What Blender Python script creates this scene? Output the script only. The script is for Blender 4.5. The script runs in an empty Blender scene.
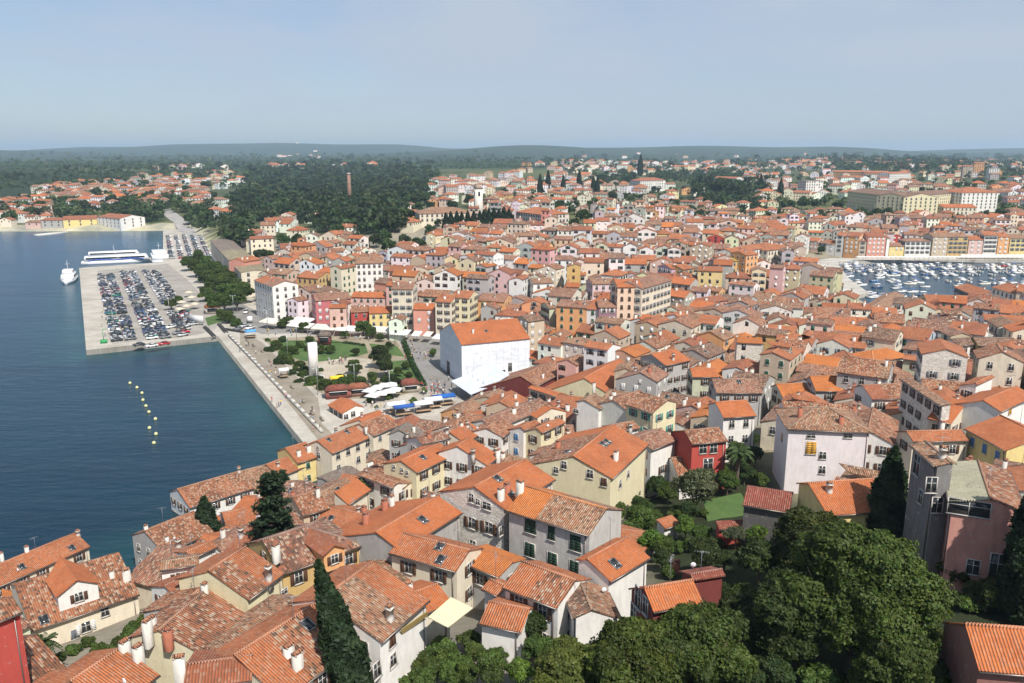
import bpy, math, random
import numpy as np
from mathutils import Vector, Matrix

# ------------------------------------------------------------------ camera, sky, sun, exposure
scene = bpy.context.scene
COL = scene.collection
CAM_H, FPX = 72.0, 815.0
PITCH = math.atan(191.0 / FPX)
cam_data = bpy.data.cameras.new("camera")
cam_data.sensor_width = 36.0
cam_data.lens = 36.0 * FPX / 1024.0
cam_data.clip_start = 1.0
cam_data.clip_end = 60000.0
cam = bpy.data.objects.new("camera", cam_data)
cam.location = (0, 0, CAM_H)
cam.rotation_euler = (math.pi / 2 - PITCH, 0, 0)
COL.objects.link(cam)
scene.camera = cam

SUN_AZ, SUN_EL = math.radians(150), math.radians(52)
world = bpy.data.worlds.new("World")
scene.world = world
world.use_nodes = True
wt = world.node_tree
wt.nodes.clear()
w_out = wt.nodes.new("ShaderNodeOutputWorld")
w_bg = wt.nodes.new("ShaderNodeBackground")
w_bg.inputs["Strength"].default_value = 0.122
w_sky = wt.nodes.new("ShaderNodeTexSky")
w_sky.sky_type = 'NISHITA'
w_sky.sun_disc = False
w_sky.sun_elevation = SUN_EL
w_sky.sun_rotation = SUN_AZ
w_sky.air_density = 1.0
w_sky.dust_density = 0.6
w_sky.ozone_density = 2.0
# thin milky veil of high cloud, thicker toward the harbour side
w_tc = wt.nodes.new("ShaderNodeTexCoord")
w_map = wt.nodes.new("ShaderNodeMapping")
w_map.inputs["Scale"].default_value = (1.6, 1.0, 5.0)
w_map.inputs["Rotation"].default_value = (0, 0.25, 0.3)
w_noise = wt.nodes.new("ShaderNodeTexNoise")
w_noise.inputs["Scale"].default_value = 1.7
w_noise.inputs["Detail"].default_value = 7.0
w_noise.inputs["Roughness"].default_value = 0.55
w_ramp = wt.nodes.new("ShaderNodeMapRange")
w_ramp.inputs[1].default_value = 0.40
w_ramp.inputs[2].default_value = 0.66
w_ramp.inputs[3].default_value = 0.0
w_ramp.inputs[4].default_value = 0.6
w_sep = wt.nodes.new("ShaderNodeSeparateXYZ")
w_side = wt.nodes.new("ShaderNodeMapRange")
w_side.inputs[1].default_value = -0.55
w_side.inputs[2].default_value = 0.6
w_side.inputs[3].default_value = 0.22
w_side.inputs[4].default_value = 0.62
w_add = wt.nodes.new("ShaderNodeMath"); w_add.operation = 'ADD'; w_add.use_clamp = True
w_tint = wt.nodes.new("ShaderNodeMixRGB"); w_tint.blend_type = 'MULTIPLY'
w_tint.inputs[0].default_value = 1.0
w_tint.inputs[2].default_value = (0.60, 0.66, 0.74, 1)
w_mix = wt.nodes.new("ShaderNodeMixRGB")
w_mix.inputs[2].default_value = (3.3, 3.8, 4.6, 1)
L = wt.links.new
L(w_tc.outputs["Generated"], w_map.inputs[0])
L(w_map.outputs[0], w_noise.inputs["Vector"])
L(w_noise.outputs[0], w_ramp.inputs[0])
L(w_tc.outputs["Generated"], w_sep.inputs[0])
L(w_sep.outputs[0], w_side.inputs[0])
L(w_ramp.outputs[0], w_add.inputs[0])
L(w_side.outputs[0], w_add.inputs[1])
L(w_sky.outputs[0], w_tint.inputs[1])
L(w_add.outputs[0], w_mix.inputs[0])
L(w_tint.outputs[0], w_mix.inputs[1])
L(w_mix.outputs[0], w_bg.inputs[0])
L(w_bg.outputs[0], w_out.inputs[0])

sun_data = bpy.data.lights.new("sun", 'SUN')
sun_data.energy = 5.0
sun_data.angle = math.radians(0.6)
sun_data.color = (1.0, 0.945, 0.87)
sun = bpy.data.objects.new("sun", sun_data)
SUN_VEC = Vector((math.sin(SUN_AZ) * math.cos(SUN_EL), math.cos(SUN_AZ) * math.cos(SUN_EL), math.sin(SUN_EL)))
sun.rotation_euler = SUN_VEC.to_track_quat('Z', 'Y').to_euler()
COL.objects.link(sun)

scene.view_settings.view_transform = 'Standard'
scene.view_settings.look = 'None'
scene.view_settings.exposure = 0.34
scene.view_settings.gamma = 1.0
scene.render.engine = 'CYCLES'
cy = scene.cycles
cy.use_denoising = True
cy.max_bounces = 4
cy.diffuse_bounces = 2
cy.glossy_bounces = 2
cy.transmission_bounces = 2
cy.transparent_max_bounces = 4
cy.volume_bounces = 0
cy.use_adaptive_sampling = True
cy.adaptive_threshold = 0.02
cy.caustics_reflective = False
cy.caustics_refractive = False

rng = random.Random(7)
nprng = np.random.default_rng(11)

# ------------------------------------------------------------------ photo pixel <-> world
CP, SP = math.cos(PITCH), math.sin(PITCH)

def ray(px, py):
    a, b = (px - 512) / FPX, (341.5 - py) / FPX
    return Vector((a, CP + b * SP, -SP + b * CP))

def at(px, py, z):
    r = ray(px, py)
    t = (z - CAM_H) / r.z
    return Vector((r.x * t, r.y * t, z))

def proj(x, y, z):
    dz = z - CAM_H
    d = y * CP - dz * SP
    v = y * SP + dz * CP
    if d < 1: return (-9999, 9999, d)
    return (512 + FPX * x / d, 341.5 - FPX * v / d, d)

# ------------------------------------------------------------------ lie of the land
QZ = 2.0
CTRL = np.array([
 (0,0,30),(-30,40,29),(30,45,30),(60,60,30),(90,90,29),(0,62,26),(38,80,28),(45,73,29),(-30,80,21),(-60,60,22),(-48,68,21),(-60,90,14),
 (-80,110,8),(-95,125,3),(-120,90,6),(-160,60,4),(-60,140,5),(-66,160,2.2),(0,100,21),(-20,120,13),(-40,150,6),(20,130,16),(0,150,12),
 (52,125,19),(80,120,24),(100,150,20),(130,120,24),(0,190,7),(-30,190,3),(50,180,12),(100,200,13),(150,200,14),(200,200,12),(-13,228,3),(50,240,8),
 (120,270,7),(60,300,7),(180,300,6),(183,350,3),(264,390,3),(320,330,5),(-50,290,2.2),(0,300,5),(-100,400,6),(0,400,12),(100,400,12),(200,420,7),
 (213,540,2.2),(332,540,2.2),(420,530,3),(150,500,11),(50,550,24),(-44,588,24),(-80,480,12),(-150,600,12),(-159,808,20),(-250,700,8),(0,800,22),
 (337,715,18),(200,700,14),(500,700,20),(-458,760,4),(-316,760,5),(-400,1000,15),(0,1100,26),(400,1100,28),(800,1100,28),
 (0,1700,35),(1000,1700,35),(-1000,1700,34),(0,2600,40),(1500,2600,40),(-1500,2600,40),(2500,2000,38),(-2500,2000,25),(-1200,1100,12),(1200,600,20)], float)
SEA = [(-9000,820),(-3000,800),(-458,734),(-400,738),(-316,742),(-225,523),(-265,496),(-153.5,285.3),(-113.9,308),(-50.5,188),
       (-47,170),(-53,158),(-61,148),(-67,138),(-66,126),(-75,124),(-84,114),(-92,104),(-140,84),(-300,60),(-900,-200),(-9000,-600)]
def W(px, py, z=QZ):
    p = at(px, py, z); return (p.x, p.y)
HARB = [W(836,264,.3), W(905,262.5,.3), W(1024,262,.3), (430,526), (640,500), (640,400), (380,392), W(1024,298,.3), W(960,303,.3), W(905,309,.3), W(868,296,.3), W(848,281,.3)]

def poly_inside(px, py, poly):
    px = np.asarray(px, float); py = np.asarray(py, float)
    ins = np.zeros(px.shape, bool)
    n = len(poly); j = n - 1
    for i in range(n):
        xi, yi = poly[i][0], poly[i][1]; xj, yj = poly[j][0], poly[j][1]
        c = ((yi > py) != (yj > py)) & (px < (xj - xi) * (py - yi) / ((yj - yi) if yj != yi else 1e-9) + xi)
        ins ^= c; j = i
    return ins

def poly_dist(px, py, poly):
    px = np.asarray(px, float); py = np.asarray(py, float)
    d = np.full(px.shape, 1e12)
    n = len(poly)
    for i in range(n):
        x0, y0 = poly[i][0], poly[i][1]; x1, y1 = poly[(i + 1) % n][0], poly[(i + 1) % n][1]
        dx, dy = x1 - x0, y1 - y0
        t = np.clip(((px - x0) * dx + (py - y0) * dy) / max(dx * dx + dy * dy, 1e-9), 0, 1)
        d = np.minimum(d, (px - x0 - t * dx) ** 2 + (py - y0 - t * dy) ** 2)
    return np.sqrt(d)

FLAT = [(-153,285),(-114,308),(-52,188),(-38,182),(-5,212),(12,235),(14,262),(2,292),(-88,335),(-130,395),(-210,560),(-300,742),(-316,742),(-225,523),(-265,496)]

def hills(x, y):
    x = np.asarray(x, float); y = np.asarray(y, float)
    far = np.clip((y - 2300) / 1800, 0, 1); far = far * far * (3 - 2 * far)
    roll = 14 * np.sin(x / 620 + 1.3 + y / 2100) * np.sin(y / 520 + .4) + 10 * np.sin(x / 300 + y / 700) * np.sin(y / 380) + 6 * np.sin(x / 170 - y / 410 + 2)
    def rg(y0, w, h, f): return h * np.exp(-((y - y0 - 500 * np.sin(x / 1900 + y0)) / w) ** 2) * f
    r1 = rg(4300, 420, 22, .7 + .5 * np.sin(x / 700 + 1)); r2 = rg(6000, 600, 40, .75 + .45 * np.sin(x / 1100 + .4))
    bump = .72 + .42 * np.exp(-((x + 1900) / 1300) ** 2) + .22 * np.exp(-((x + 4000) / 500) ** 2) - .30 * np.exp(-((x + 5200) / 900) ** 2) + .08 * np.sin(x / 640)
    r3 = rg(8200, 900, 78, bump)
    return far * (roll * .9 + r1 * 1.2 + r2 * 1.9 + r3 * 1.4)

def ground(x, y):
    x = np.asarray(x, float); y = np.asarray(y, float)
    shp = x.shape
    xf, yf = x.ravel(), y.ravel()
    num = np.zeros(xf.shape); den = np.zeros(xf.shape)
    for cx, cyy, cz in CTRL:
        w = (xf - cx) ** 2 + (yf - cyy) ** 2 + 60.0
        w = 1.0 / (w * np.sqrt(w))
        num += w * cz; den += w
    z = num / den
    z = z + hills(xf, yf)
    # level waterfront
    ins = poly_inside(xf, yf, FLAT); d = poly_dist(xf, yf, FLAT)
    k = np.where(ins, 1.0, np.clip(1 - d / 26.0, 0, 1)); k = k * k * (3 - 2 * k)
    z = z * (1 - k) + (QZ - .6) * k
    for poly, off in ((SEA, 6.0), (HARB, 5.0)):
        ins = poly_inside(xf, yf, poly); d = poly_dist(xf, yf, poly)
        s = np.where(ins, -d, d)
        k = np.clip((s + 2) / (off + 30), 0, 1)
        z = np.where(s < off + 28, -3.0 * (1 - k) + z * k, z)
        z = np.where(ins, np.minimum(z, -np.minimum(d * .5, 3) - .2), z)
    return z.reshape(shp)

GX0, GY0, GST = -760.0, -90.0, 5.0
_gx, _gy = np.meshgrid(np.arange(GX0, 901, GST), np.arange(GY0, 2001, GST))
GRID = ground(_gx, _gy)
GLIST = GRID.tolist()
_fx, _fy = np.meshgrid(np.arange(-9000, 9001, 90.0), np.arange(1900, 15001, 90.0))
FGRID = ground(_fx, _fy).tolist()
def gz(x, y):
    if y > 1995:
        i, j = min(max((x + 9000) / 90, 0), 199), min(max((y - 1900) / 90, 0), 144)
        a, b_ = int(i), int(j); u, v = i - a, j - b_; r0, r1 = FGRID[b_], FGRID[b_ + 1]
        return (r0[a] * (1 - u) + r0[a + 1] * u) * (1 - v) + (r1[a] * (1 - u) + r1[a + 1] * u) * v
    i, j = (x - GX0) / GST, (y - GY0) / GST
    if not (0 <= i < GRID.shape[1] - 1 and 0 <= j < GRID.shape[0] - 1):
        return float(ground(np.array([x]), np.array([y]))[0])
    a, b_ = int(i), int(j); u, v = i - a, j - b_
    r0, r1 = GLIST[b_], GLIST[b_ + 1]
    return (r0[a] * (1 - u) + r0[a + 1] * u) * (1 - v) + (r1[a] * (1 - u) + r1[a + 1] * u) * v
def gz_many(x, y):
    i = np.clip((x - GX0) / GST, 0, GRID.shape[1] - 1.001); j = np.clip((y - GY0) / GST, 0, GRID.shape[0] - 1.001)
    a, b_ = i.astype(int), j.astype(int); u, v = i - a, j - b_
    return (GRID[b_, a] * (1 - u) + GRID[b_, a + 1] * u) * (1 - v) + (GRID[b_ + 1, a] * (1 - u) + GRID[b_ + 1, a + 1] * u) * v

def at_ground(px, py, dz=0.0):
    z = 10.0
    for _ in range(14):
        p = at(px, py, z + dz)
        if p.y < 0 or p.y > 20000: return p
        z = z * .4 + gz(p.x, p.y) * .6
    return at(px, py, z + dz)

# ------------------------------------------------------------------ materials
def new_mat(name):
    m = bpy.data.materials.new(name); m.use_nodes = True
    nt = m.node_tree; nt.nodes.clear()
    out = nt.nodes.new("ShaderNodeOutputMaterial"); b = nt.nodes.new("ShaderNodeBsdfPrincipled")
    nt.links.new(b.outputs[0], out.inputs[0])
    return m, nt, b

class NG:
    """small node-graph writer"""
    def __init__(s, nt): s.nt = nt
    def n(s, t, **kw):
        nd = s.nt.nodes.new(t)
        for k, v in kw.items(): setattr(nd, k, v)
        return nd
    def link(s, a, b): s.nt.links.new(a, b)
    def val(s, nd, i, v):
        if hasattr(v, "is_output"): s.link(v, nd.inputs[i])
        else: nd.inputs[i].default_value = v
    def math(s, op, a, b=0.0, clamp=False):
        nd = s.n("ShaderNodeMath", operation=op, use_clamp=clamp); s.val(nd, 0, a); s.val(nd, 1, b); return nd.outputs[0]
    def mix(s, f, a, b, mode='MIX'):
        nd = s.n("ShaderNodeMixRGB", blend_type=mode); s.val(nd, 0, f); s.val(nd, 1, a); s.val(nd, 2, b); return nd.outputs[0]
    def noise(s, vec, scale, detail=3.0, rough=.55):
        nd = s.n("ShaderNodeTexNoise"); s.link(vec, nd.inputs["Vector"]); nd.inputs["Scale"].default_value = scale
        nd.inputs["Detail"].default_value = detail; nd.inputs["Roughness"].default_value = rough; return nd.outputs[0]
    def rng(s, v, a, b, c=0.0, d=1.0):
        nd = s.n("ShaderNodeMapRange"); s.val(nd, 0, v); nd.inputs[1].default_value = a; nd.inputs[2].default_value = b
        nd.inputs[3].default_value = c; nd.inputs[4].default_value = d; return nd.outputs[0]
    def attr(s, name):
        return s.n("ShaderNodeAttribute", attribute_name=name)
    def bump(s, h, strength, dist):
        nd = s.n("ShaderNodeBump"); nd.inputs["Strength"].default_value = strength; nd.inputs["Distance"].default_value = dist
        s.link(h, nd.inputs["Height"]); return nd.outputs[0]

def rgb(c): return (c[0], c[1], c[2], 1)

def srgb(r, g, b):
    f = lambda v: (v / 255 / 12.92) if v / 255 <= .04045 else ((v / 255 + .055) / 1.055) ** 2.4
    return (f(r), f(g), f(b))

MAT = {}
# clay barrel tiles: colour of every tile its own, old lichen patches where alpha is high
m, nt, b = new_mat("clay_tiles"); g = NG(nt)
ta = g.attr("tint"); uv = g.n("ShaderNodeUVMap", uv_map="uv").outputs[0]
sp = g.n("ShaderNodeSeparateXYZ"); g.link(uv, sp.inputs[0])
cu = g.math('FLOOR', g.math('DIVIDE', sp.outputs[0], .24)); cv = g.math('FLOOR', g.math('DIVIDE', sp.outputs[1], .36))
cb = g.n("ShaderNodeCombineXYZ"); g.link(cu, cb.inputs[0]); g.link(cv, cb.inputs[1])
wn = g.n("ShaderNodeTexWhiteNoise", noise_dimensions='2D'); g.link(cb.outputs[0], wn.inputs["Vector"])
sw = g.n("ShaderNodeSeparateColor"); g.link(wn.outputs["Color"], sw.inputs[0])
geo = g.n("ShaderNodeNewGeometry")
big = g.noise(geo.outputs["Position"], .22, 4, .6)
mid = g.noise(geo.outputs["Position"], 1.3, 4, .65)
old = ta.outputs["Alpha"]
col = ta.outputs["Color"]
dark = g.mix(1.0, col, (.52, .50, .48, 1), 'MULTIPLY')
col = g.mix(g.math('MULTIPLY', g.rng(big, .42, .62), g.math('ADD', .35, g.math('MULTIPLY', old, .5))), col, dark)
pale = g.mix(1.0, col, (1.35, 1.5, 1.55, 1), 'MULTIPLY')
col = g.mix(g.math('MULTIPLY', g.rng(mid, .45, .8), .45), col, pale)
# single tiles
f1 = g.math('MULTIPLY', g.rng(sw.outputs[0], .70, .78), g.math('ADD', g.math('MULTIPLY', old, .85), .10))
col = g.mix(f1, col, (.50, .37, .26, 1))
f2 = g.math('MULTIPLY', g.rng(sw.outputs[1], .76, .82), g.math('ADD', g.math('MULTIPLY', old, .8), .12))
col = g.mix(f2, col, (.10, .055, .035, 1))
f3 = g.math('MULTIPLY', g.rng(sw.outputs[2], .80, .86), g.math('MULTIPLY', old, .7))
col = g.mix(f3, col, (.46, .15, .07, 1))
lich = g.math('MULTIPLY', g.rng(g.noise(geo.outputs["Position"], 2.6, 5, .7), .55, .72), g.math('MULTIPLY', old, .55))
col = g.mix(lich, col, (.11, .09, .065, 1))
b.inputs["Roughness"].default_value = .85
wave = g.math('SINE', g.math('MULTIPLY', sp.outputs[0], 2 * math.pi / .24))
col = g.mix(g.math('MULTIPLY', g.rng(wave, -.2, -.9), .5), col, (.075, .05, .035, 1))  # shade in the grooves between tile columns, painted into the colour with some dirt
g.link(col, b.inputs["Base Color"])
row = g.math('FRACT', g.math('DIVIDE', sp.outputs[1], .36))
hgt = g.math('ADD', g.math('MULTIPLY', wave, .5), g.math('ADD', g.math('MULTIPLY', row, -.35), g.math('MULTIPLY', sw.outputs[0], .5)))
g.link(g.bump(hgt, 1.0, .11), b.inputs["Normal"])
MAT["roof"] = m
# lime plaster: rain streaks, mended patches, bare rubble where it has fallen
m, nt, b = new_mat("lime_plaster"); g = NG(nt)
ta = g.attr("tint"); geo = g.n("ShaderNodeNewGeometry"); al = ta.outputs["Alpha"]
mp = g.n("ShaderNodeMapping"); mp.inputs["Scale"].default_value = (1, 1, .30); g.link(geo.outputs["Position"], mp.inputs[0])
n1 = g.noise(mp.outputs[0], 1.5, 6, .72); n2 = g.noise(geo.outputs["Position"], 1.1, 6, .72); n3 = g.noise(geo.outputs["Position"], .33, 4, .6); n4 = g.noise(geo.outputs["Position"], 6.0, 3, .6)
base = ta.outputs["Color"]
worn = g.mix(1.0, base, (.58, .54, .49, 1), 'MULTIPLY')
col = g.mix(g.math('MULTIPLY', g.rng(n1, .42, .70), g.math('ADD', .16, g.math('MULTIPLY', al, .6))), base, worn)
col = g.mix(g.math('MULTIPLY', g.rng(n3, .46, .60), g.math('ADD', .12, g.math('MULTIPLY', al, .4))), col, g.mix(1.0, base, (.80, .80, .80, 1), 'MULTIPLY'))
patch = g.math('MULTIPLY', g.rng(n2, .60, .64), g.math('MULTIPLY', al, .75))
col = g.mix(patch, col, g.mix(n4, (.30, .27, .23, 1), (.58, .54, .48, 1)))
g.link(col, b.inputs["Base Color"]); b.inputs["Roughness"].default_value = .9
g.link(g.bump(n2, .35, .08), b.inputs["Normal"])
MAT["wall"] = m
# rubble stone
m, nt, b = new_mat("rubble_stone"); g = NG(nt)
ta = g.attr("tint"); geo = g.n("ShaderNodeNewGeometry")
mp = g.n("ShaderNodeMapping"); mp.inputs["Scale"].default_value = (1, 1, 1.7); g.link(geo.outputs["Position"], mp.inputs[0])
v = g.n("ShaderNodeTexVoronoi"); v.inputs["Scale"].default_value = 2.4; g.link(mp.outputs[0], v.inputs["Vector"])
ve = g.n("ShaderNodeTexVoronoi", feature='DISTANCE_TO_EDGE'); ve.inputs["Scale"].default_value = 2.4; g.link(mp.outputs[0], ve.inputs["Vector"])
sv = g.n("ShaderNodeSeparateColor"); g.link(v.outputs["Color"], sv.inputs[0])
col = g.mix(g.math('MULTIPLY', sv.outputs[0], .6), ta.outputs["Color"], g.mix(1.0, ta.outputs["Color"], (.5, .45, .4, 1), 'MULTIPLY'))
col = g.mix(g.rng(ve.outputs["Distance"], .03, .0), col, (.16, .14, .12, 1))
col = g.mix(g.math('MULTIPLY', g.rng(g.noise(geo.outputs["Position"], .4, 4), .5, .75), .5), col, (.55, .52, .47, 1))
g.link(col, b.inputs["Base Color"]); b.inputs["Roughness"].default_value = .95
g.link(g.bump(ve.outputs["Distance"], .5, .12), b.inputs["Normal"])
MAT["stone"] = m

def tint_mat(key, name, rough=.6, metal=0.0, spec=.4, noise_amt=.25, nscale=2.0, coat=0.0):
    m, nt, b = new_mat(name); g = NG(nt)
    ta = g.attr("tint"); geo = g.n("ShaderNodeNewGeometry")
    n1 = g.noise(geo.outputs["Position"], nscale, 4, .6)
    d = g.mix(1.0, ta.outputs["Color"], (.6, .58, .55, 1), 'MULTIPLY')
    g.link(g.mix(g.math('MULTIPLY', g.rng(n1, .4, .75), noise_amt), ta.outputs["Color"], d), b.inputs["Base Color"])
    b.inputs["Roughness"].default_value = rough; b.inputs["Metallic"].default_value = metal
    b.inputs["Specular IOR Level"].default_value = spec
    if coat: b.inputs["Coat Weight"].default_value = coat
    MAT[key] = m
    return m
tint_mat("paint", "weathered_paint", .65, 0, .3, .4, 3.0)
tint_mat("stonecut", "cut_stone", .85, 0, .2, .5, 1.5)
tint_mat("fabric", "canvas_fabric", .9, 0, .1, .2, 1.0)
tint_mat("carpaint", "car_enamel", .28, 0, .5, .05, 5.0, .6)
tint_mat("gel", "white_gelcoat", .3, 0, .5, .12, 2.0, .3)
tint_mat("metal", "dull_metal", .45, .8, .5, .2, 3.0)
tint_mat("skin", "clothed_figure", .8, 0, .2, .1, 8.0)
m, nt, b = new_mat("window_glass"); g = NG(nt)
geo = g.n("ShaderNodeNewGeometry")
g.link(g.mix(g.noise(geo.outputs["Position"], .8, 2), (.012, .014, .016, 1), (.05, .055, .06, 1)), b.inputs["Base Color"])
b.inputs["Roughness"].default_value = .12; b.inputs["Specular IOR Level"].default_value = .5
MAT["glass"] = m
# foliage
m, nt, b = new_mat("leaves"); g = NG(nt)
ta = g.attr("tint"); geo = g.n("ShaderNodeNewGeometry"); oi = g.n("ShaderNodeObjectInfo")
hs = g.n("ShaderNodeHueSaturation"); g.link(ta.outputs["Color"], hs.inputs["Color"])
g.link(g.rng(oi.outputs["Random"], 0, 1, .485, .515), hs.inputs["Hue"]); g.link(g.rng(oi.outputs["Random"], 0, 1, .82, 1.18), hs.inputs["Value"])
n1 = g.noise(geo.outputs["Position"], .45, 3)
col = g.mix(g.math('MULTIPLY', g.rng(n1, .4, .7), .45), hs.outputs[0], g.mix(1.0, hs.outputs[0], (1.5, 1.35, .95, 1), 'MULTIPLY'))
g.link(col, b.inputs["Base Color"]); b.inputs["Roughness"].default_value = .6; b.inputs["Specular IOR Level"].default_value = .25
tr = g.n("ShaderNodeBsdfTranslucent"); g.link(g.mix(1.0, col, (1.2, 1.5, .6, 1), 'MULTIPLY'), tr.inputs[0])
mx = g.n("ShaderNodeMixShader"); mx.inputs[0].default_value = .30
out = [n for n in nt.nodes if n.type == 'OUTPUT_MATERIAL'][0]
g.link(b.outputs[0], mx.inputs[1]); g.link(tr.outputs[0], mx.inputs[2]); g.link(mx.outputs[0], out.inputs[0])
MAT["leaf"] = m
m, nt, b = new_mat("bark"); g = NG(nt)
geo = g.n("ShaderNodeNewGeometry")
g.link(g.mix(g.noise(geo.outputs["Position"], 4, 5), (.05, .035, .025, 1), (.16, .12, .09, 1)), b.inputs["Base Color"]); b.inputs["Roughness"].default_value = .95
MAT["bark"] = m
# scaffold sheeting in lapped widths
m, nt, b = new_mat("scaffold_sheeting"); g = NG(nt)
ta = g.attr("tint"); geo = g.n("ShaderNodeNewGeometry"); uv = g.n("ShaderNodeUVMap", uv_map="uv").outputs[0]
br = g.n("ShaderNodeTexBrick", offset=0.0); g.link(uv, br.inputs["Vector"]); br.inputs["Scale"].default_value = 1.0; br.inputs["Brick Width"].default_value = 2.5; br.inputs["Row Height"].default_value = 4.0; br.inputs["Mortar Size"].default_value = .05
br.inputs["Color1"].default_value = (1, 1, 1, 1); br.inputs["Color2"].default_value = (.88, .90, .92, 1); br.inputs["Mortar"].default_value = (.66, .68, .70, 1)
n1 = g.noise(geo.outputs["Position"], .6, 5, .6)
col = g.mix(1.0, ta.outputs["Color"], br.outputs["Color"], 'MULTIPLY'); col = g.mix(g.math('MULTIPLY', g.rng(n1, .42, .7), .4), col, g.mix(1.0, col, (.74, .76, .78, 1), 'MULTIPLY'))
g.link(col, b.inputs["Base Color"]); b.inputs["Roughness"].default_value = .7; g.link(g.bump(n1, .8, .35), b.inputs["Normal"])
MAT["sheeting"] = m
# sea water
m, nt, b = new_mat("sea_water"); g = NG(nt)
geo = g.n("ShaderNodeNewGeometry"); ta = g.attr("tint")
mp = g.n("ShaderNodeMapping"); mp.inputs["Scale"].default_value = (.35, 1, 1); mp.inputs["Rotation"].default_value = (0, 0, .25); g.link(geo.outputs["Position"], mp.inputs[0])
big = g.noise(mp.outputs[0], .012, 4, .6)
col = g.mix(g.math('MULTIPLY', g.rng(big, .40, .62), .95), ta.outputs["Color"], g.mix(1.0, ta.outputs["Color"], (1.5, 1.45, 1.35, 1), 'MULTIPLY'))
g.link(col, b.inputs["Base Color"]); b.inputs["Roughness"].default_value = .22; b.inputs["IOR"].default_value = 1.33
b.inputs["Specular IOR Level"].default_value = .27
h = g.math('ADD', g.noise(mp.outputs[0], .45, 5, .6), g.math('MULTIPLY', g.noise(mp.outputs[0], .09, 3, .5), 1.4))
g.link(g.bump(h, .34, .9), b.inputs["Normal"])
MAT["water"] = m
# ground sheet: colour by zone (painted per vertex), mottled
m, nt, b = new_mat("ground_cover"); g = NG(nt)
ta = g.attr("tint"); geo = g.n("ShaderNodeNewGeometry")
n1 = g.noise(geo.outputs["Position"], .035, 6, .65); n2 = g.noise(geo.outputs["Position"], .004, 5, .6); n3 = g.noise(geo.outputs["Position"], .5, 4, .6)
col = g.mix(g.rng(n1, .35, .7), g.mix(1.0, ta.outputs["Color"], (.62, .66, .66, 1), 'MULTIPLY'), g.mix(1.0, ta.outputs["Color"], (1.35, 1.3, 1.15, 1), 'MULTIPLY'))
col = g.mix(g.math('MULTIPLY', g.rng(n2, .47, .60), .8), col, g.mix(1.0, col, (1.5, 1.45, 1.2, 1), 'MULTIPLY'))
col = g.mix(g.math('MULTIPLY', g.rng(n3, .4, .7), .4), col, g.mix(1.0, col, (.6, .6, .6, 1), 'MULTIPLY'))
g.link(col, b.inputs["Base Color"]); b.inputs["Roughness"].default_value = .95; b.inputs["Specular IOR Level"].default_value = .1
g.link(g.bump(n1, .6, 3.0), b.inputs["Normal"])
MAT["ground"] = m
# paving
m, nt, b = new_mat("stone_paving"); g = NG(nt)
ta = g.attr("tint"); geo = g.n("ShaderNodeNewGeometry")
br = g.n("ShaderNodeTexBrick"); g.link(geo.outputs["Position"], br.inputs["Vector"]); br.inputs["Scale"].default_value = .45
br.inputs["Color1"].default_value = (.92, .92, .92, 1); br.inputs["Color2"].default_value = (1.06, 1.05, 1.02, 1); br.inputs["Mortar"].default_value = (.75, .73, .7, 1)
n1 = g.noise(geo.outputs["Position"], .12, 6, .65)
col = g.mix(1.0, ta.outputs["Color"], br.outputs["Color"], 'MULTIPLY')
col = g.mix(g.math('MULTIPLY', g.rng(n1, .4, .66), .85), col, g.mix(1.0, col, (.66, .64, .60, 1), 'MULTIPLY'))
col = g.mix(g.math('MULTIPLY', g.rng(g.noise(geo.outputs['Position'], .9, 5, .7), .52, .68), .5), col, g.mix(1.0, col, (.72, .70, .67, 1), 'MULTIPLY'))
g.link(col, b.inputs["Base Color"]); b.inputs["Roughness"].default_value = .9
MAT["paving"] = m
# grass
m, nt, b = new_mat("mown_grass"); g = NG(nt)
geo = g.n("ShaderNodeNewGeometry")
n1 = g.noise(geo.outputs["Position"], .25, 6, .65); n2 = g.noise(geo.outputs["Position"], 3.0, 4, .6)
col = g.mix(g.rng(n1, .35, .7), (.045, .095, .016, 1), (.10, .165, .036, 1)); col = g.mix(g.math('MULTIPLY', n2, .5), col, (.03, .055, .015, 1))
g.link(col, b.inputs["Base Color"]); b.inputs["Roughness"].default_value = .95
g.link(g.bump(n2, .6, .2), b.inputs["Normal"])
MAT["grass"] = m

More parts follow.
